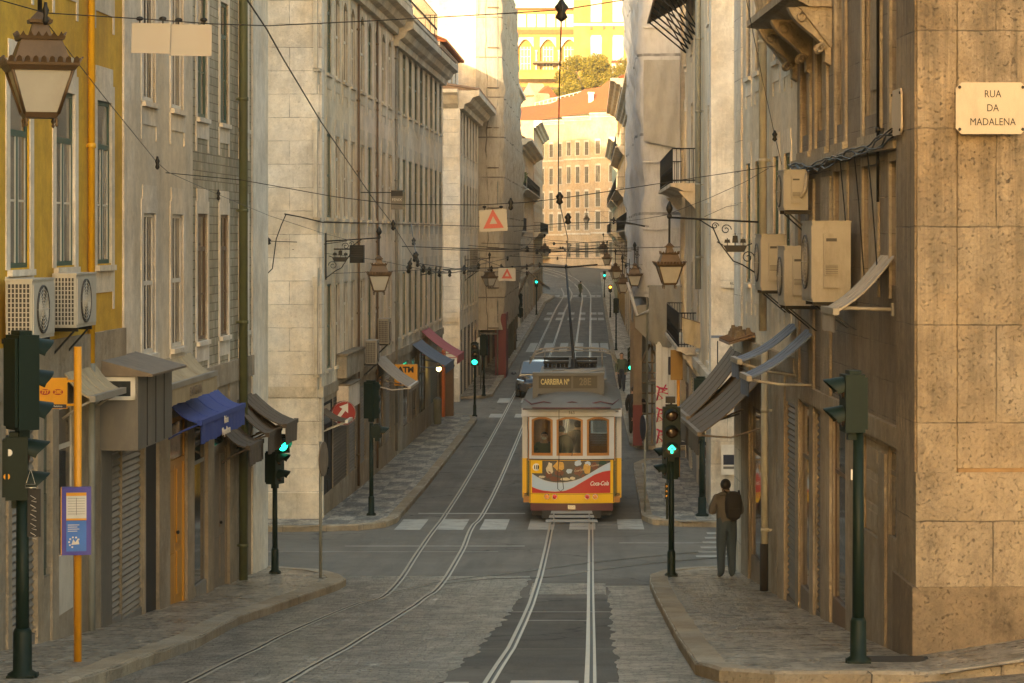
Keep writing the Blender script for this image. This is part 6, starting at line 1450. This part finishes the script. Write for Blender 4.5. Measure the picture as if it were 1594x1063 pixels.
def curved(name, xa, xb, zt, zb_, mat, parent, d=0.0, n=20, thick=.03):
    q = MB(); vs = []
    for i in range(n+1):
        x = xa+(xb-xa)*i/n; a, b_ = (zt(x) if callable(zt) else zt), (zb_(x) if callable(zb_) else zb_)
        y = fy(x)-d; vs += [(x,y,b_),(x,y,a),(x,y+thick,a),(x,y+thick,b_)]
    for i in range(n):
        for j in range(4): q.add([], []) if False else None
        o = 4*i
        q.add([vs[o],vs[o+1],vs[o+2],vs[o+3],vs[o+4],vs[o+5],vs[o+6],vs[o+7]], [(0,4,5,1),(1,5,6,2),(2,6,7,3),(3,7,4,0)])
    q.add(vs[:4], [(0,1,2,3)]); q.add(vs[-4:], [(3,2,1,0)])
    return q.build(name, mat, parent)
ZX = lambda x: (800+.1317*x-889.5)/65.5; ZZ = lambda y: (813-(690+.1317*y))/65.5
curved('front_panel', -1.01, 1.01, 1.50, .45, M['ty'], T)
win = [(-.954,-.45),(-.36,.267),(.36,.893)]; zt0, zt1 = 1.57, 2.49
fr = curved('front_frame', -1.01, 1.01, 1.575, 1.50, M['tw'], T, .02, 20, .07); curved('front_frame', -1.19, 1.19, 2.70, 2.50, M['tw'], T, .0, 20, .06)
for a, c in ((-1.01,-.954),(-.45,-.36),(.267,.36),(.893,1.01)): curved('front_post', a, c, 2.50, 1.575, M['tw'], T, .0, 3, .06)
for a, c in win:
    w = c-a; arch = lambda x, a=a, w=w: 2.50-.07*(2*(x-a)/w-1)**2*1.0
    curved('window_head', a, c, 2.50, arch, M['tw'], T, .0, 10, .06)
    wf = curved('window_frame', a, c, 1.64, 1.575, M['twd'], T, -.015, 6, .03); curved('sash_side', a, a+.05, 2.47, 1.64, M['twd'], wf, -.015, 2, .03); curved('sash_side', c-.05, c, 2.47, 1.64, M['twd'], wf, -.015, 2, .03); curved('sash_head', a+.05, c-.05, lambda x: arch(x)-.001, lambda x: arch(x)-.05, M['twd'], wf, -.015, 8, .03)
    curved('windscreen', a+.05, c-.05, 2.46, 1.64, M['clear'], wf, -.03, 6, .008)
# advertisement: night-dark food picture, white wave, red field with white script
up = lambda tab: (lambda x: interp(tab, x))
wt = [(ZX(a), ZZ(b_)) for a, b_ in ((205,365),(280,410),(350,443),(430,462),(500,470),(580,468),(650,460),(730,440),(800,415),(900,360),(1000,300),(1070,262),(1140,232))]
wb = [(ZX(a), ZZ(b_)) for a, b_ in ((205,515),(280,545),(350,560),(480,570),(600,560),(700,520),(780,470),(850,430),(950,370),(1050,335),(1140,322))]
ad = curved('advertisement', ZX(210), ZX(1137), ZZ(207), .69, M['tad'], T, .004, 24, .004)
curved('red_field', ZX(210), ZX(1137), lambda x: up(wb)(x)+.005, .69, M['tred'], ad, .007, 30, .003); curved('white_wave', ZX(210), ZX(1137), up(wt), up(wb), M['tsky'], ad, .010, 30, .003)
for ed in (wt, wb): curved('wave_edge', ZX(210), ZX(1137), lambda x: up(ed)(x)+.012, lambda x: up(ed)(x)-.006, M['tw'], ad, .0125, 30, .003)
def blob(cx, cy, rx, ry, mat, seed):
    rr = random.Random(seed); pts = []
    for i in range(14): t = 2*PI*i/14; k = rr.uniform(.72, 1.1); x = ZX(cx+rx*k*math.cos(t)); z = ZZ(cy+ry*k*math.sin(t)); pts.append((x, fy(x)-.0075, z))
    q = MB(); q.add([(p[0], p[1], p[2]) for p in pts], [list(range(14))]); q.build('food_print', mat, ad, recalc=False)
for a in ((420,300,45,75,'tcream',1),(405,370,38,48,'tcola',2),(530,275,72,62,'tgold',3),(540,350,60,45,'tcola',4),(480,420,70,28,'tcola',5),(600,425,60,20,'tcream',6),(650,330,42,34,'tsky',7),(690,415,35,22,'tcream',8),(760,330,58,62,'tcola',9),(755,235,48,36,'tsky',10),(860,300,46,70,'tgold',11),(950,275,46,54,'tcola',12),(870,240,40,32,'tsky',13),(1050,235,55,28,'dgreen',14),(330,400,40,16,'tcream',15),(815,390,26,30,'tcola',16)): blob(*a[:4], M[a[4]], a[5])
def onfront(x): return fy(x)
text('lettering', 'Coca-Cola', .145, M['signt'], ad, (ZX(1005), onfront(ZX(1005))-.016, ZZ(478)), (PI/2,0,.19), .002, shear=.35, sx=.72, bold=.003)
for cx, cy, s_ in ((765,320,.075),(955,262,.06)): text('lettering', 'Coca-Cola', s_, M['tcream'], ad, (ZX(cx), onfront(ZX(cx))-.014, ZZ(cy)), (PI/2,-.15,.08), .001, shear=.3, sx=.7)
em = curved('emblem_square', ZX(205), ZX(332), ZZ(208), ZZ(357), M['ty'], ad, .012, 4, .006); x = ZX(262)
q = MB(); q.lathe([(.088,-.004),(.088,0)], (x,fy(x)-.018,ZZ(285)), 24, axis='y'); q.build('emblem_disc', M['signt'], em); q = MB()
q.box(x-.055,x-.030,fy(x)-.026,fy(x)-.022,ZZ(285)-.045,ZZ(285)+.045); q.box(x-.012,x+.012,fy(x)-.026,fy(x)-.022,ZZ(285)-.05,ZZ(285)+.05)
q.prism([(x+.028+.04*math.cos(t),fy(x)-.026,ZZ(285)+.06*math.sin(t)) for t in [-PI/2+PI*i/8 for i in range(9)]], (0,.004,0)); q.build('emblem_mark', M['ink'], em)
for px_, c in ((388,'lamb'),(480,'lred'),(865,'lred'),(957,'lamb')):
    x = ZX(px_); q = MB(); q.lathe([(.062,-.03),(.066,0)], (x,fy(x)-.0,ZZ(632)), 18, axis='y'); o = q.build('headlamp_ring', M['chrome'], T); q = MB(); q.lathe([(.02,-.045),(.045,-.038),(.053,-.029)], (x,fy(x),ZZ(632)), 18, axis='y'); q.build('lens', M[c], o)
curved('maroon_bumper', -.98, .98, .45, .27, M['tm'], T, .035, 16, .25); q = MB(); q.box(-.09,.09,-.12,0,.32,.42); q.lathe([(.05,-.14),(.06,-.1)], (0,0,.37), 12, axis='y'); q.build('coupling', M['chrome'], T)
q = MB(); q.box(-.95,.95,.25,8.1,.14,.46); q.box(-.7,.7,-.05,.3,.1,.28)
for yy in (2.6, 5.6):
    for sx in (-.47,.47): q.lathe([(.33,-.05),(.36,-.04),(.36,.04),(.33,.05)], (sx,yy,.34), 20, axis='x')
q.build('underframe', M['tk'], T)
lg = MB()
for i, (z, y, w) in enumerate(((.25,-.14,.50),(.165,-.26,.54),(.075,-.40,.62))): lg.hexa([(-w,y,z-.03),(w,y,z-.03),(w,y+.02,z-.03),(-w,y+.02,z-.03)], [(-w+.02,y+.06,z+.03),(w-.02,y+.06,z+.03),(w-.02,y+.08,z+.03),(-w+.02,y+.08,z+.03)])
for sx in (-.42,.42): lg.tube([(sx,.1,.3),(sx,-.18,.2),(sx,-.38,.06)], .02, 5)
lg.build('lifeguard', M['tsl'], T)
# vestibule: floor, recessed doors, saloon with side windows
q = MB(); q.box(-1.15,1.15,.14,8.2,.46,.60); q.build('floor', M['twd'], T)
for sx in (-1, 1):
    q = MB(); q.hexa([(sx*1.0,.14,.5),(sx*1.03,.16,.5),(sx*1.09,.74,.5),(sx*1.06,.74,.5)], [(sx*1.0,.14,1.45),(sx*1.03,.16,1.45),(sx*1.09,.74,1.45),(sx*1.06,.74,1.45)]); d = q.build('door', M['dgreen'], T)
    q = MB(); q.hexa([(sx*1.0,.14,1.45),(sx*1.03,.16,1.45),(sx*1.04,.22,1.45),(sx*1.01,.2,1.45)], [(sx*1.0,.14,2.5),(sx*1.03,.16,2.5),(sx*1.04,.22,2.5),(sx*1.01,.2,2.5)]); q.build('post', M['twd'], d)
    q = MB(); q.hexa([(sx*1.015,.22,1.45),(sx*1.02,.22,1.45),(sx*1.075,.74,1.45),(sx*1.07,.74,1.45)], [(sx*1.015,.22,2.5),(sx*1.02,.22,2.5),(sx*1.075,.74,2.5),(sx*1.07,.74,2.5)]); q.build('pane', M['clear'], d)
    x0, x1 = sorted((sx*.99, sx*1.19))
    q = MB(); q.box(x0,x1,.75,.85,.62,1.46); q.box(*sorted((sx*1.13,sx*1.19)),.85,8.15,.5,1.46); q.build('side_panel', M['ty'], T)
    q = MB(); q.box(x0,x1,.75,.85,1.46,2.70); q.box(*sorted((sx*1.13,sx*1.185)),.85,8.15,2.35,2.70); q.box(*sorted((sx*1.13,sx*1.185)),.85,8.15,1.46,1.56)
    for i in range(9): y = .85+.9*i; q.box(*sorted((sx*1.13,sx*1.18)),y,y+.1,1.56,2.35)
    q.build('side_frame', M['tw'], T); q = MB(); q.box(*sorted((sx*1.15,sx*1.158)),.9,8.1,1.56,2.35); q.build('side_glazing', M['clear'], T)
    q = MB(); q.box(*sorted((sx*.45,sx*1.1)),2.4,2.5,.6,1.35)
    for i in range(6): y = 2.9+.8*i; q.box(*sorted((sx*.42,sx*1.1)),y,y+.4,.95,1.02); q.box(*sorted((sx*.42,sx*1.1)),y+.36,y+.42,.95,1.55)
    q.build('seats', M['twd'], T)
q = MB(); q.box(-1.1,-.35,1.55,1.6,.6,2.6); q.box(.35,1.1,1.55,1.6,.6,1.3); q.box(.35,.45,1.55,1.6,1.3,2.6); q.box(.98,1.1,1.55,1.6,1.3,2.6); q.box(.45,.98,1.55,1.6,2.3,2.6); q.box(-.35,.35,1.55,1.6,2.5,2.6); q.build('bulkhead', M['twd'], T)
q = MB(); q.box(-1.12,1.12,8.05,8.15,.5,1.5); q.box(-1.12,1.12,8.05,8.15,2.4,2.7)
for x in (-1.12,-.4,.3,1.02): q.box(x,x+.1,8.05,8.15,1.5,2.4)
q.build('rear_frame', M['twd'], T); q = MB(); q.lathe([(.18,.6),(.15,1.35),(.19,1.42)], (-.55,.42,0), 14); q.tube([(-.55,.42,1.45),(-.38,.36,1.47)], .018, 6); q.build('controller', M['iron'], T)
# roof
st = [(-.26,.90,.02),(-.12,1.05,.11),(.1,1.16,.19),(.45,1.21,.27),(1.0,1.22,.33),(1.6,1.22,.36),(4.5,1.22,.37),(7.2,1.22,.36),(7.9,1.18,.25),(8.35,.95,.03)]
q = MB(); n = 20; vs = []
for y, hw, h in st:
    for j in range(n+1): s = -1+2*j/n; vs.append((hw*s, y+.10*s*s*(1 if y < .3 else 0), 2.71+h*(1-abs(s)**2.6)))
q.add(vs, [(i*(n+1)+j, i*(n+1)+j+1, (i+1)*(n+1)+j+1, (i+1)*(n+1)+j) for i in range(len(st)-1) for j in range(n)], 0, True)
vs2 = [(x, y, 2.68) for x, y, z in vs]; q.add(vs2, [(i*(n+1)+j, (i+1)*(n+1)+j, (i+1)*(n+1)+j+1, i*(n+1)+j+1) for i in range(len(st)-1) for j in range(n)])
rim = [i*(n+1) for i in range(len(st))]; rim2 = [i*(n+1)+n for i in range(len(st))]
for rr_ in (rim, rim2, list(range(n+1)), list(range((len(st)-1)*(n+1), len(st)*(n+1)))):
    for a, b_ in zip(rr_, rr_[1:]): q.add([vs[a], vs[b_], vs2[b_], vs2[a]], [(0,1,2,3)])
q.build('roof', M['tr'], T, recalc=False)
q = MB()
for a, c in ((-.95,-.36),(-.28,.30),(.38,.97)): q.tube([(a,-.02+.1*a*a,2.80),((a+c)/2,-.06+.1*((a+c)/2)**2,2.865),(c,-.02+.1*c*c,2.80)], .016, 5)
q.tube([(-.95,.0,2.80),(-1.12,.3,2.90)], .016, 5); q.tube([(.97,.0,2.80),(1.12,.3,2.90)], .016, 5); q.tube([(-.93,-.2,2.73),(-.5,-.27,2.73),(.5,-.27,2.73),(.93,-.2,2.73)], .018, 5); q.build('gutter', M['tm'], T)
q = MB(); q.box(-.78,.78,1.35,7.3,3.0,3.30); q.box(-.84,.84,1.32,7.35,3.30,3.34); q.build('clerestory', M['tr'], T)
sb = MB(); sb.box(-.92,.74,1.05,1.32,2.98,3.42); sb.box(-.95,.77,.98,1.36,3.42,3.50); sb.box(-.95,-.82,1.02,1.3,2.82,3.42); sb.box(.62,.77,1.02,1.3,2.82,3.42); s_ = sb.build('destination_box', M['tbox'], T)
q = MB(); q.box(-.80,-.02,1.03,1.05,3.12,3.41); q.box(.03,.61,1.03,1.05,3.12,3.41); q.build('destination_board', M['sign_dk'], s_)
text('destination_lettering', 'CARREIRA Nº', .185, M['sign_y'], s_, (-.41,1.026,3.27), ext=.002, sx=.62, bold=.006); text('destination_lettering', '28E', .24, plain('faded_letters', (.12,.10,.06), .6), s_, (.32,1.026,3.27), ext=.002, sx=.8, bold=.006)
for za in (1.49, 2.505):
    curved('moulding', -1.01, 1.01, za+.012, za-.012, M['tk'] if za < 2 else M['tsl'], T, .024, 20, .02)
for xa in (-1.0, .985): curved('corner_moulding', xa, xa+.018, 1.48, .46, M['tk'], T, .004, 2, .02)
curved('panel_seam', -1.0, 1.0, .672, .664, M['tk'], T, .0015, 20, .004); curved('eave_band', -1.17, 1.17, 2.695, 2.665, M['tm'], T, .006, 20, .02)
q = MB(); q.tube([(.0,.0-.01,1.56),(.10,-.012,2.0),(.13,-.012,2.2)], .008, 4); q.build('wiper', M['tk'], T)
text('fleet_number', '563', .10, M['ink'], T, (.0,-.008,2.60), ext=.002); text('fleet_number', '28E', .06, M['ink'], T, (1.08,fy(1.08)-.008,2.62), (PI/2,0,.23), ext=.002)
q = MB()
for x0, x1 in ((-.78,-.12),(.05,.62)):
    q.box(x0,x1,5.9,6.5,3.34,3.36)
    for i in range(6): x = x0+.06+(x1-x0-.12)*i/5; q.lathe([(.04,3.36),(.05,3.40),(.04,3.44),(.05,3.48),(.03,3.5)], (x,6.2,0), 8)
    q.tube([(x0,6.0,3.50),(x1,6.0,3.50)], .04, 6); q.tube([(x0,6.4,3.58),(x1,6.4,3.58)], .04, 6)
q.build('resistors', M['tk'], T); q = MB()
for z, y, w, r_ in ((3.84,6.6,1.0,.028),(3.78,6.2,1.0,.022)):
    pts = [(-w-.15,y,z-.32),(-w,y,z-.08),(-w*.8,y,z-.01),(0,y,z+.03),(w*.8,y,z-.01),(w,y,z-.08),(w+.15,y,z-.32)]; q.tube(pts, r_, 6)
for sx in (-.75,.75): q.tube([(sx,6.4,3.34),(sx,6.4,3.82)], .022, 6)
q.build('bow_frame', M['tsl'], T)
for a_ in ([(-.8,2.2,3.42),(.8,2.2,3.50)],[(-.72,3.4,3.40),(.8,3.3,3.48)]): q = MB(); q.tube(a_, .03, 5); q.build('roof_rail', M['tsl'], T)
for a_ in ((-.5,-.2,3.0,3.6,3.34,3.46),(.3,.8,2.6,3.4,3.34,3.48)): q = MB(); q.box(*a_); q.build('roof_box', M['tr'], T)
tip = P(881,415,70)-Vector((-.46,61,g(61))); q = MB(); q.lathe([(.22,3.34),(.2,3.42),(.08,3.46),(.07,3.66)], (0.02,4.6,0), 14); q.tube([(.02,4.6,3.6), tuple(tip)], [.042,.022], 8); q.tube([tuple(tip+Vector((0,-.08,-.03))), tuple(tip+Vector((0,.08,.03)))], .04, 6); q.build('trolley_pole', M['iron'], T)
q = MB(); q.tube([(-.30,-.045,1.50),(-.33,-.05,1.15),(-.33,-.05,.80),(-.26,-.05,.74),(-.19,-.05,.80),(-.22,-.05,1.05),(-.28,-.045,1.15)], .008, 4); q.tube([(-.30,-.03,2.7),(-.30,-.03,1.5)], .007, 4); q.build('trolley_rope', M['iron'], T)
tx, ty_, tz = -.46, 61, g(61)
person('tram driver in a camouflage green jacket and white face mask behind the left front window', (tx-.66, ty_+.62, tz+.48), PI, 1.62, .02, (0,.03,-.01), [[(-.19,.0,1.42),(-.28,.08,1.20),(-.10,.30,1.18)],[(.19,.0,1.42),(.28,.08,1.20),(.10,.30,1.18)]], mats=('olive','navy','shoe'), mask=True)
person('passenger in dark clothes standing behind the middle front window of the tram, the taller one', (tx+.10, ty_+1.0, tz+.60), -.4, 1.75, .04, (0,.06,-.02), mats=('black','navy','shoe'))
person('passenger in a green coat standing left in the middle front window of the tram', (tx-.18, ty_+.72, tz+.60), .9, 1.64, .04, (.0,.06,-.02), mats=('olive','black','shoe'))

# ------------------------------------------------------------------ the car behind the tram
CP = plain('dark_car_paint', (.022,.028,.045), .12, 0, .1, 2, spec=.8); CPL = plain('sky_sheen_paint', (.45,.47,.5), .25, .2, .1, 2)  # pale cabin colour holds a painted sky reflection, body stays dark
cx = P(800,600,112.5).x; K = thing('parked_car', 'dark compact car with a sky-reflection tinted windscreen driving towards the tram on the left lane', 'car', (cx+.95, 112.6, g(112)), .0)
def ringloft(q, stns, n=20, mi=0, e=3.2):
    vs = []
    for y, hw, z0, z1 in stns:
        for j in range(n):
            t = 2*PI*j/n; c, s = math.cos(t), math.sin(t); vs.append((hw*math.copysign(abs(c)**(2/e), c), y, (z0+z1)/2+(z1-z0)/2*math.copysign(abs(s)**(2/e), s)))
    q.add(vs, [(i*n+j, i*n+(j+1) % n, (i+1)*n+(j+1) % n, (i+1)*n+j) for i in range(len(stns)-1) for j in range(n)], mi, True); q.poly(vs[:n][::-1], mi); q.poly(vs[-n:], mi)
q = MB(); ringloft(q, [(-.04,.66,.26,.62),(.04,.80,.22,.74),(.35,.86,.2,.86),(1.0,.88,.2,.98),(2.0,.89,.2,1.0),(3.4,.88,.2,1.0),(3.95,.84,.22,.98),(4.1,.70,.3,.85)])
q.build('body', CP, K)
q = MB(); ringloft(q, [(.98,.74,.86,.99),(1.4,.72,.88,1.26),(1.85,.68,.9,1.50),(2.4,.68,.9,1.56),(3.3,.66,.9,1.52),(3.9,.62,.9,1.05)], e=4); q.build('cabin', CPL, K)
def lerp3(a, b_, t): return tuple(a[i]+(b_[i]-a[i])*t for i in range(3))
WS = plain('sky_sheen_glass', (.10,.14,.2), .04, 0, .1, 1, spec=1.0)  # sky reflection painted into the glass colour
q = MB(); q.prism([(-.66,.98,.99),(.66,.98,.99),(.58,1.74,1.47),(-.58,1.74,1.47)], (0,-.035,.03)); q.build('windscreen', WS, K)
for sx in (-1, 1):
    q = MB(); q.prism([(sx*.76,1.25,1.0),(sx*.76,3.4,1.02),(sx*.68,3.1,1.42),(sx*.68,1.85,1.44)], (sx*.012,0,0)); q.build('side_window', M['pane'], K)
    q = MB(); q.hexa([(sx*.60,-.075,.60),(sx*.82,.05,.62),(sx*.82,.2,.62),(sx*.60,.1,.60)], [(sx*.52,-.02,.72),(sx*.82,.14,.80),(sx*.82,.3,.82),(sx*.52,.12,.76)]); q.build('headlight', M['chrome'], K)
    q = MB(); q.ball((sx*1.0,1.15,1.02), .11,.06,.075, 10, 6); q.tube([(sx*.86,1.2,.98),(sx*.95,1.17,1.0)], .02, 5); q.build('mirror', CP, K)
    for yy in (.75, 3.3):
        q = MB(); q.lathe([(.2,-.1),(.31,-.1),(.33,-.06),(.33,.06),(.31,.1),(.2,.1)], (sx*.80,yy,.33), 20, axis='x'); o = q.build('wheel', M['rubber'], K); q = MB(); q.lathe([(.05,.11),(.2,.10),(.21,.08)], (sx*.80,yy,.33), 14, axis='x'); q.build('rim', M['chrome'], o)
q = MB(); q.box(-.42,.42,-.06,-.03,.30,.46); q.box(-.30,.30,-.055,-.02,.56,.64); q.build('grille', M['tk'], K); q = MB(); q.box(-.26,.26,-.075,-.06,.34,.45); q.build('number_plate', M['busy'], K)

# ------------------------------------------------------------------ wires, insulators and the signs hung on them
def wire(label, pts, r=.009, knobs=(), grp='overhead wires', ins=.035):
    ps = [P(*p) for p in pts]; o = ps[0].copy(); q = MB(); sm = []
    for a, b_ in zip(ps, ps[1:]):
        for k in range(4): sm.append(a.lerp(b_, k/4))
    sm.append(ps[-1]); q.tube([p-o for p in sm], r*.72, 5)
    for k in knobs:
        c = P(*k)-o; q.lathe([(.012,-.09),(ins,-.06),(ins*.6,-.02),(ins*1.1,.02),(ins*.6,.05),(.012,.08)], c, 8)
    return tag(q.build('overhead_wire', M['iron'], None, o), label, 'wire', grp)
wire('span wire running across the top of the view and carrying the two blank white plates', [(-40,-14,19),(0,0,19),(71,20,19.2),(216,29,19.6),(330,37,19.8),(418,40,20),(584,32,20),(785,21,20),(875,15,19.8),(970,0,20),(1010,-12,20)], .006, [(71,20,19.2)], ins=.025)
wire('thick trolley wire dropping diagonally from the top left to the tram wire crossing', [(380,-15,17.5),(385,0,18),(415,45,20),(440,90,22),(500,190,27),(550,264,33),(580,308,36),(610,347,41),(650,410,47)], .009, [(650,408,47),(645,400,46.5),(612,350,41)])
wire('trolley wire running straight down the middle above the right track', [(871,-12,17.5),(874,15,19.8),(871,120,24),(869,230,29),(869,308,34),(884,372,47),(881,414,70),(884,420,100),(892,432,150),(900,428,220)], .009, [(871,308,34),(874,15,19.8),(884,340,38)], ins=.05)
wire('span wire carrying the upper warning triangle across the street', [(250,268,37.5),(375,280,37),(420,288,36.8),(520,306,36.5),(615,318,36),(745,319,35),(820,315,35),(870,309,34.2),(960,296,36),(1080,277,38.5),(1208,258,39.6)], .008, [(795,317,35),(252,266,37.4)])
wire('stay wire slanting from the lantern at the top left down towards the ochre house', [(74,37,19.5),(160,148,25),(244,252,33),(262,268,34),(340,303,40),(420,336,46),(500,362,52),(555,377,58)], .006, [(245,253,33),(340,303,40)], ins=.03)
wire('stay wire from the top right down to the pale house wall', [(1160,-10,30),(1166,20,31),(1185,115,35),(1206,211,39),(1217,256,39.5)], .007, [(1206,211,39)], ins=.04)
wire('long level span wire at the height of the lower left lantern', [(420,333,61.5),(442,333,61.5),(503,345,61),(632,349,60),(740,352,60),(820,352,60),(883,347,60),(950,346,60),(1010,352,61)], .012, [(502,345,61)])
wire('span wire over the tram pole ending on the left corner', [(413,432,61),(480,427,62),(560,424,64),(632,421,66),(740,417,69),(820,415,70),(881,415,70),(928,413,70),(1000,412,71)], .010, [(418,432,61),(820,415,70)])
wire('thick insulated bar over the tracks at the tram pole', [(838,414,70.2),(881,416,70),(930,412,70.2)], .035)
wire('thick dark wire and arm reaching left from the tarpaulin scaffolding', [(950,342,60),(978,347,60),(1004,352,60)], .028, [(955,343,60)])
wire('wire from the right lantern up to the pale house wall', [(1046,331,43),(1100,310,42),(1160,283,41),(1196,262,40)], .006)
wire('wire from the right lantern to the corner wall', [(1097,337,44),(1130,322,45),(1150,318,46)], .007)
wire('wire from the right lantern down to the far crossing', [(1040,334,44),(1000,341,48),(955,346,58),(880,352,70),(800,360,80)], .008)
wire('looping cable hanging on the pale limestone corner of the ochre house', [(445,334,60.2),(438,350,60.2),(430,372,60.2),(427,395,60.2),(424,418,60.2),(414,428,60.2)], .018)
wire('heavy cable bundle from the ochre house corner across the lantern bracket', [(443,333,60.2),(470,338,60),(502,346,60),(560,347,60)], .022)
wire('wire between the corner hook and the lantern bracket', [(415,375,60.2),(470,377,60.5),(497,381,61),(540,375,61)], .012, [(418,375,60.2)], ins=.06)
wire('thin wire crossing low over the lantern bracket on the left', [(455,388,60.4),(520,396,62),(590,405,64),(650,418,66),(700,425,70)], .009)
rr = random.Random(21)
for i in range(13):
    Y = 72+i*13; y0 = CY+rr.uniform(-.1, 1.0)*FPX*.85/Y*1.0+rr.uniform(2,18); xl = CX-5.3*FPX/Y; xr = CX+2.5*FPX/Y; sag = rr.uniform(1.5,5); tl = rr.uniform(-9,9); 
    wire(('far span wire across the street','far tram span wire between the facades')[0], [(xl,y0+tl,Y),(xl*.7+xr*.3,y0+tl*.4+sag,Y),(xl*.35+xr*.65,y0-tl*.3+sag,Y),(xr,y0-tl,Y)], .012+.00005*Y, [(xl*.55+xr*.45,y0+sag,Y)], 'far span wires', .06)
for i, (a, c) in enumerate((((650,410,47),(668,421,52)),((668,421,52),(700,425,60)),((640,402,46),(636,418,47)),((700,425,60),(745,414,66)),((655,428,50),(790,402,90)),((640,349,60),(648,398,48)),((690,420,62),(840,412,80)),((740,400,70),(820,425,100)))):
    wire(('short tram wire by the crossing left of centre, ' + ('first piece','second piece','hanging piece','third piece','long lower piece','upright piece','long upper piece','slanting far piece')[i]), [a, ((a[0]+c[0])/2, (a[1]+c[1])/2+2, (a[2]+c[2])/2), c], .014, [c, ((a[0]+c[0])/2, (a[1]+c[1])/2+2, (a[2]+c[2])/2)], ins=.045)
wire('left trolley wire running on down the street', [(650,410,47),(720,420,62),(790,424,90),(836,426,135),(862,420,200)], .012)
def hang_plate(label, px, py, w, h, Y, tri=None, rz=0, tilt=0):
    r = thing('hanging_sign', label, 'sign', P(px, py, Y), rz, None); k = Y/FPX; w, h = w*k, h*k
    q = MB(); q.box(-w/2,w/2,-.006,.006,-h,0); pl = q.build('plate', M['signw'] if not tri else M['boardt'], r, rot=(0,tilt,0))
    if tri:
        s = tri*k; q = MB(); cz = -h*.52; o = [(0,s*.58),(s*.5,-s*.36),(-s*.5,-s*.36)]; i_ = [(0,s*.22),(s*.19,-s*.15),(-s*.19,-s*.15)]
        for a in range(3): b_ = (a+1) % 3; q.prism([(o[a][0],-.010,cz+o[a][1]),(o[b_][0],-.010,cz+o[b_][1]),(i_[b_][0],-.010,cz+i_[b_][1]),(i_[a][0],-.010,cz+i_[a][1])], (0,.004,0))
        q.build('triangle', M['signr'], pl)
    for sx in (-.3, .3): q = MB(); q.tube([(sx*w,0,-.01),(sx*w,0,.035)], .006, 5); q.ball((sx*w,0,.035), .03,.018,.018, 8, 5); q.build('clamp', M['iron'], r)
hang_plate('blank white plate hanging from the top span wire, left one of the pair', 235.5, 36, 60, 47, 19.7, tilt=.02)
hang_plate('blank white plate hanging from the top span wire, right one of the pair', 297.5, 38, 65, 49, 19.75, tilt=.015)
hang_plate('white plate with a bold red triangle, the upper and larger one', 767, 326, 43, 34, 34.9, 32, tilt=-.05)
hang_plate('white plate with a thin red triangle hanging over the street, the lower and smaller one', 789.5, 417, 27, 20, 66, 17, tilt=.02)

# ------------------------------------------------------------------ camera and light
cam = bpy.data.cameras.new('camera'); co = bpy.data.objects.new('camera', cam); C.objects.link(co); sc.camera = co
co.location = (0, 0, CAMZ); co.rotation_euler = (PI/2, 0, 0); cam.sensor_fit = 'HORIZONTAL'; cam.sensor_width = 36; cam.lens = FPX/1594*36
cam.shift_x = -(CX-797)/1594; cam.shift_y = -(531.5-CY)/1594; cam.clip_end = 6000; cam.clip_start = .5
AZ, EL = math.radians(SUN_AZ), math.radians(SUN_EL)
s = Vector((-math.sin(AZ)*math.cos(EL), -math.cos(AZ)*math.cos(EL), math.sin(EL)))
sl = bpy.data.lights.new('sun', 'SUN'); sl.energy = SUN_E; sl.angle = math.radians(.6); sl.color = SUN_C
so = bpy.data.objects.new('sun', sl); C.objects.link(so); so.rotation_euler = s.to_track_quat('Z', 'Y').to_euler(); so.location = (-40, -60, 60)
w = bpy.data.worlds.new('World'); sc.world = w; w.use_nodes = True; nt = w.node_tree; bg = nt.nodes['Background']
sky = nt.nodes.new('ShaderNodeTexSky'); sky.sky_type = 'NISHITA'; sky.sun_disc = False; sky.sun_elevation = EL; sky.sun_rotation = math.atan2(s.x, s.y); sky.dust_density = 3.0; sky.air_density = 1.0
mx = nt.nodes.new('ShaderNodeMix'); mx.data_type = 'RGBA'; mx.blend_type = 'MULTIPLY'; mx.inputs[0].default_value = 1.0; mx.inputs[7].default_value = (*SKY_T, 1)
nt.links.new(sky.outputs[0], mx.inputs[6]); nt.links.new(mx.outputs[2], bg.inputs[0]); bg.inputs[1].default_value = SKY_S
sc.view_settings.view_transform = 'Standard'; sc.view_settings.look = 'None'; sc.view_settings.exposure = EXPO; sc.view_settings.gamma = 1
sc.cycles.max_bounces = 8; sc.cycles.diffuse_bounces = 5; sc.cycles.glossy_bounces = 3; sc.cycles.transparent_max_bounces = 12; sc.cycles.caustics_reflective = False; sc.cycles.caustics_refractive = False
for o in list(bpy.data.objects):
    if o.users_collection == (): bpy.data.objects.remove(o)
if HAZE:
    q = MB(); q.box(-140, 140, -70, 470, -2.0, 62); hz = q.build('haze', [], None)
    hm = bpy.data.materials.new('haze_air'); hm.use_nodes = True; hn = hm.node_tree; hn.nodes.clear()
    ho = hn.nodes.new('ShaderNodeOutputMaterial'); pv = hn.nodes.new('ShaderNodeVolumePrincipled'); pv.inputs['Color'].default_value = (.96, .88, .74, 1); pv.inputs['Density'].default_value = HAZE; pv.inputs['Anisotropy'].default_value = .2
    hn.links.new(pv.outputs[0], ho.inputs['Volume']); hz.data.materials.append(hm); hz['kind'] = 'stuff'
    sc.cycles.volume_bounces = 1
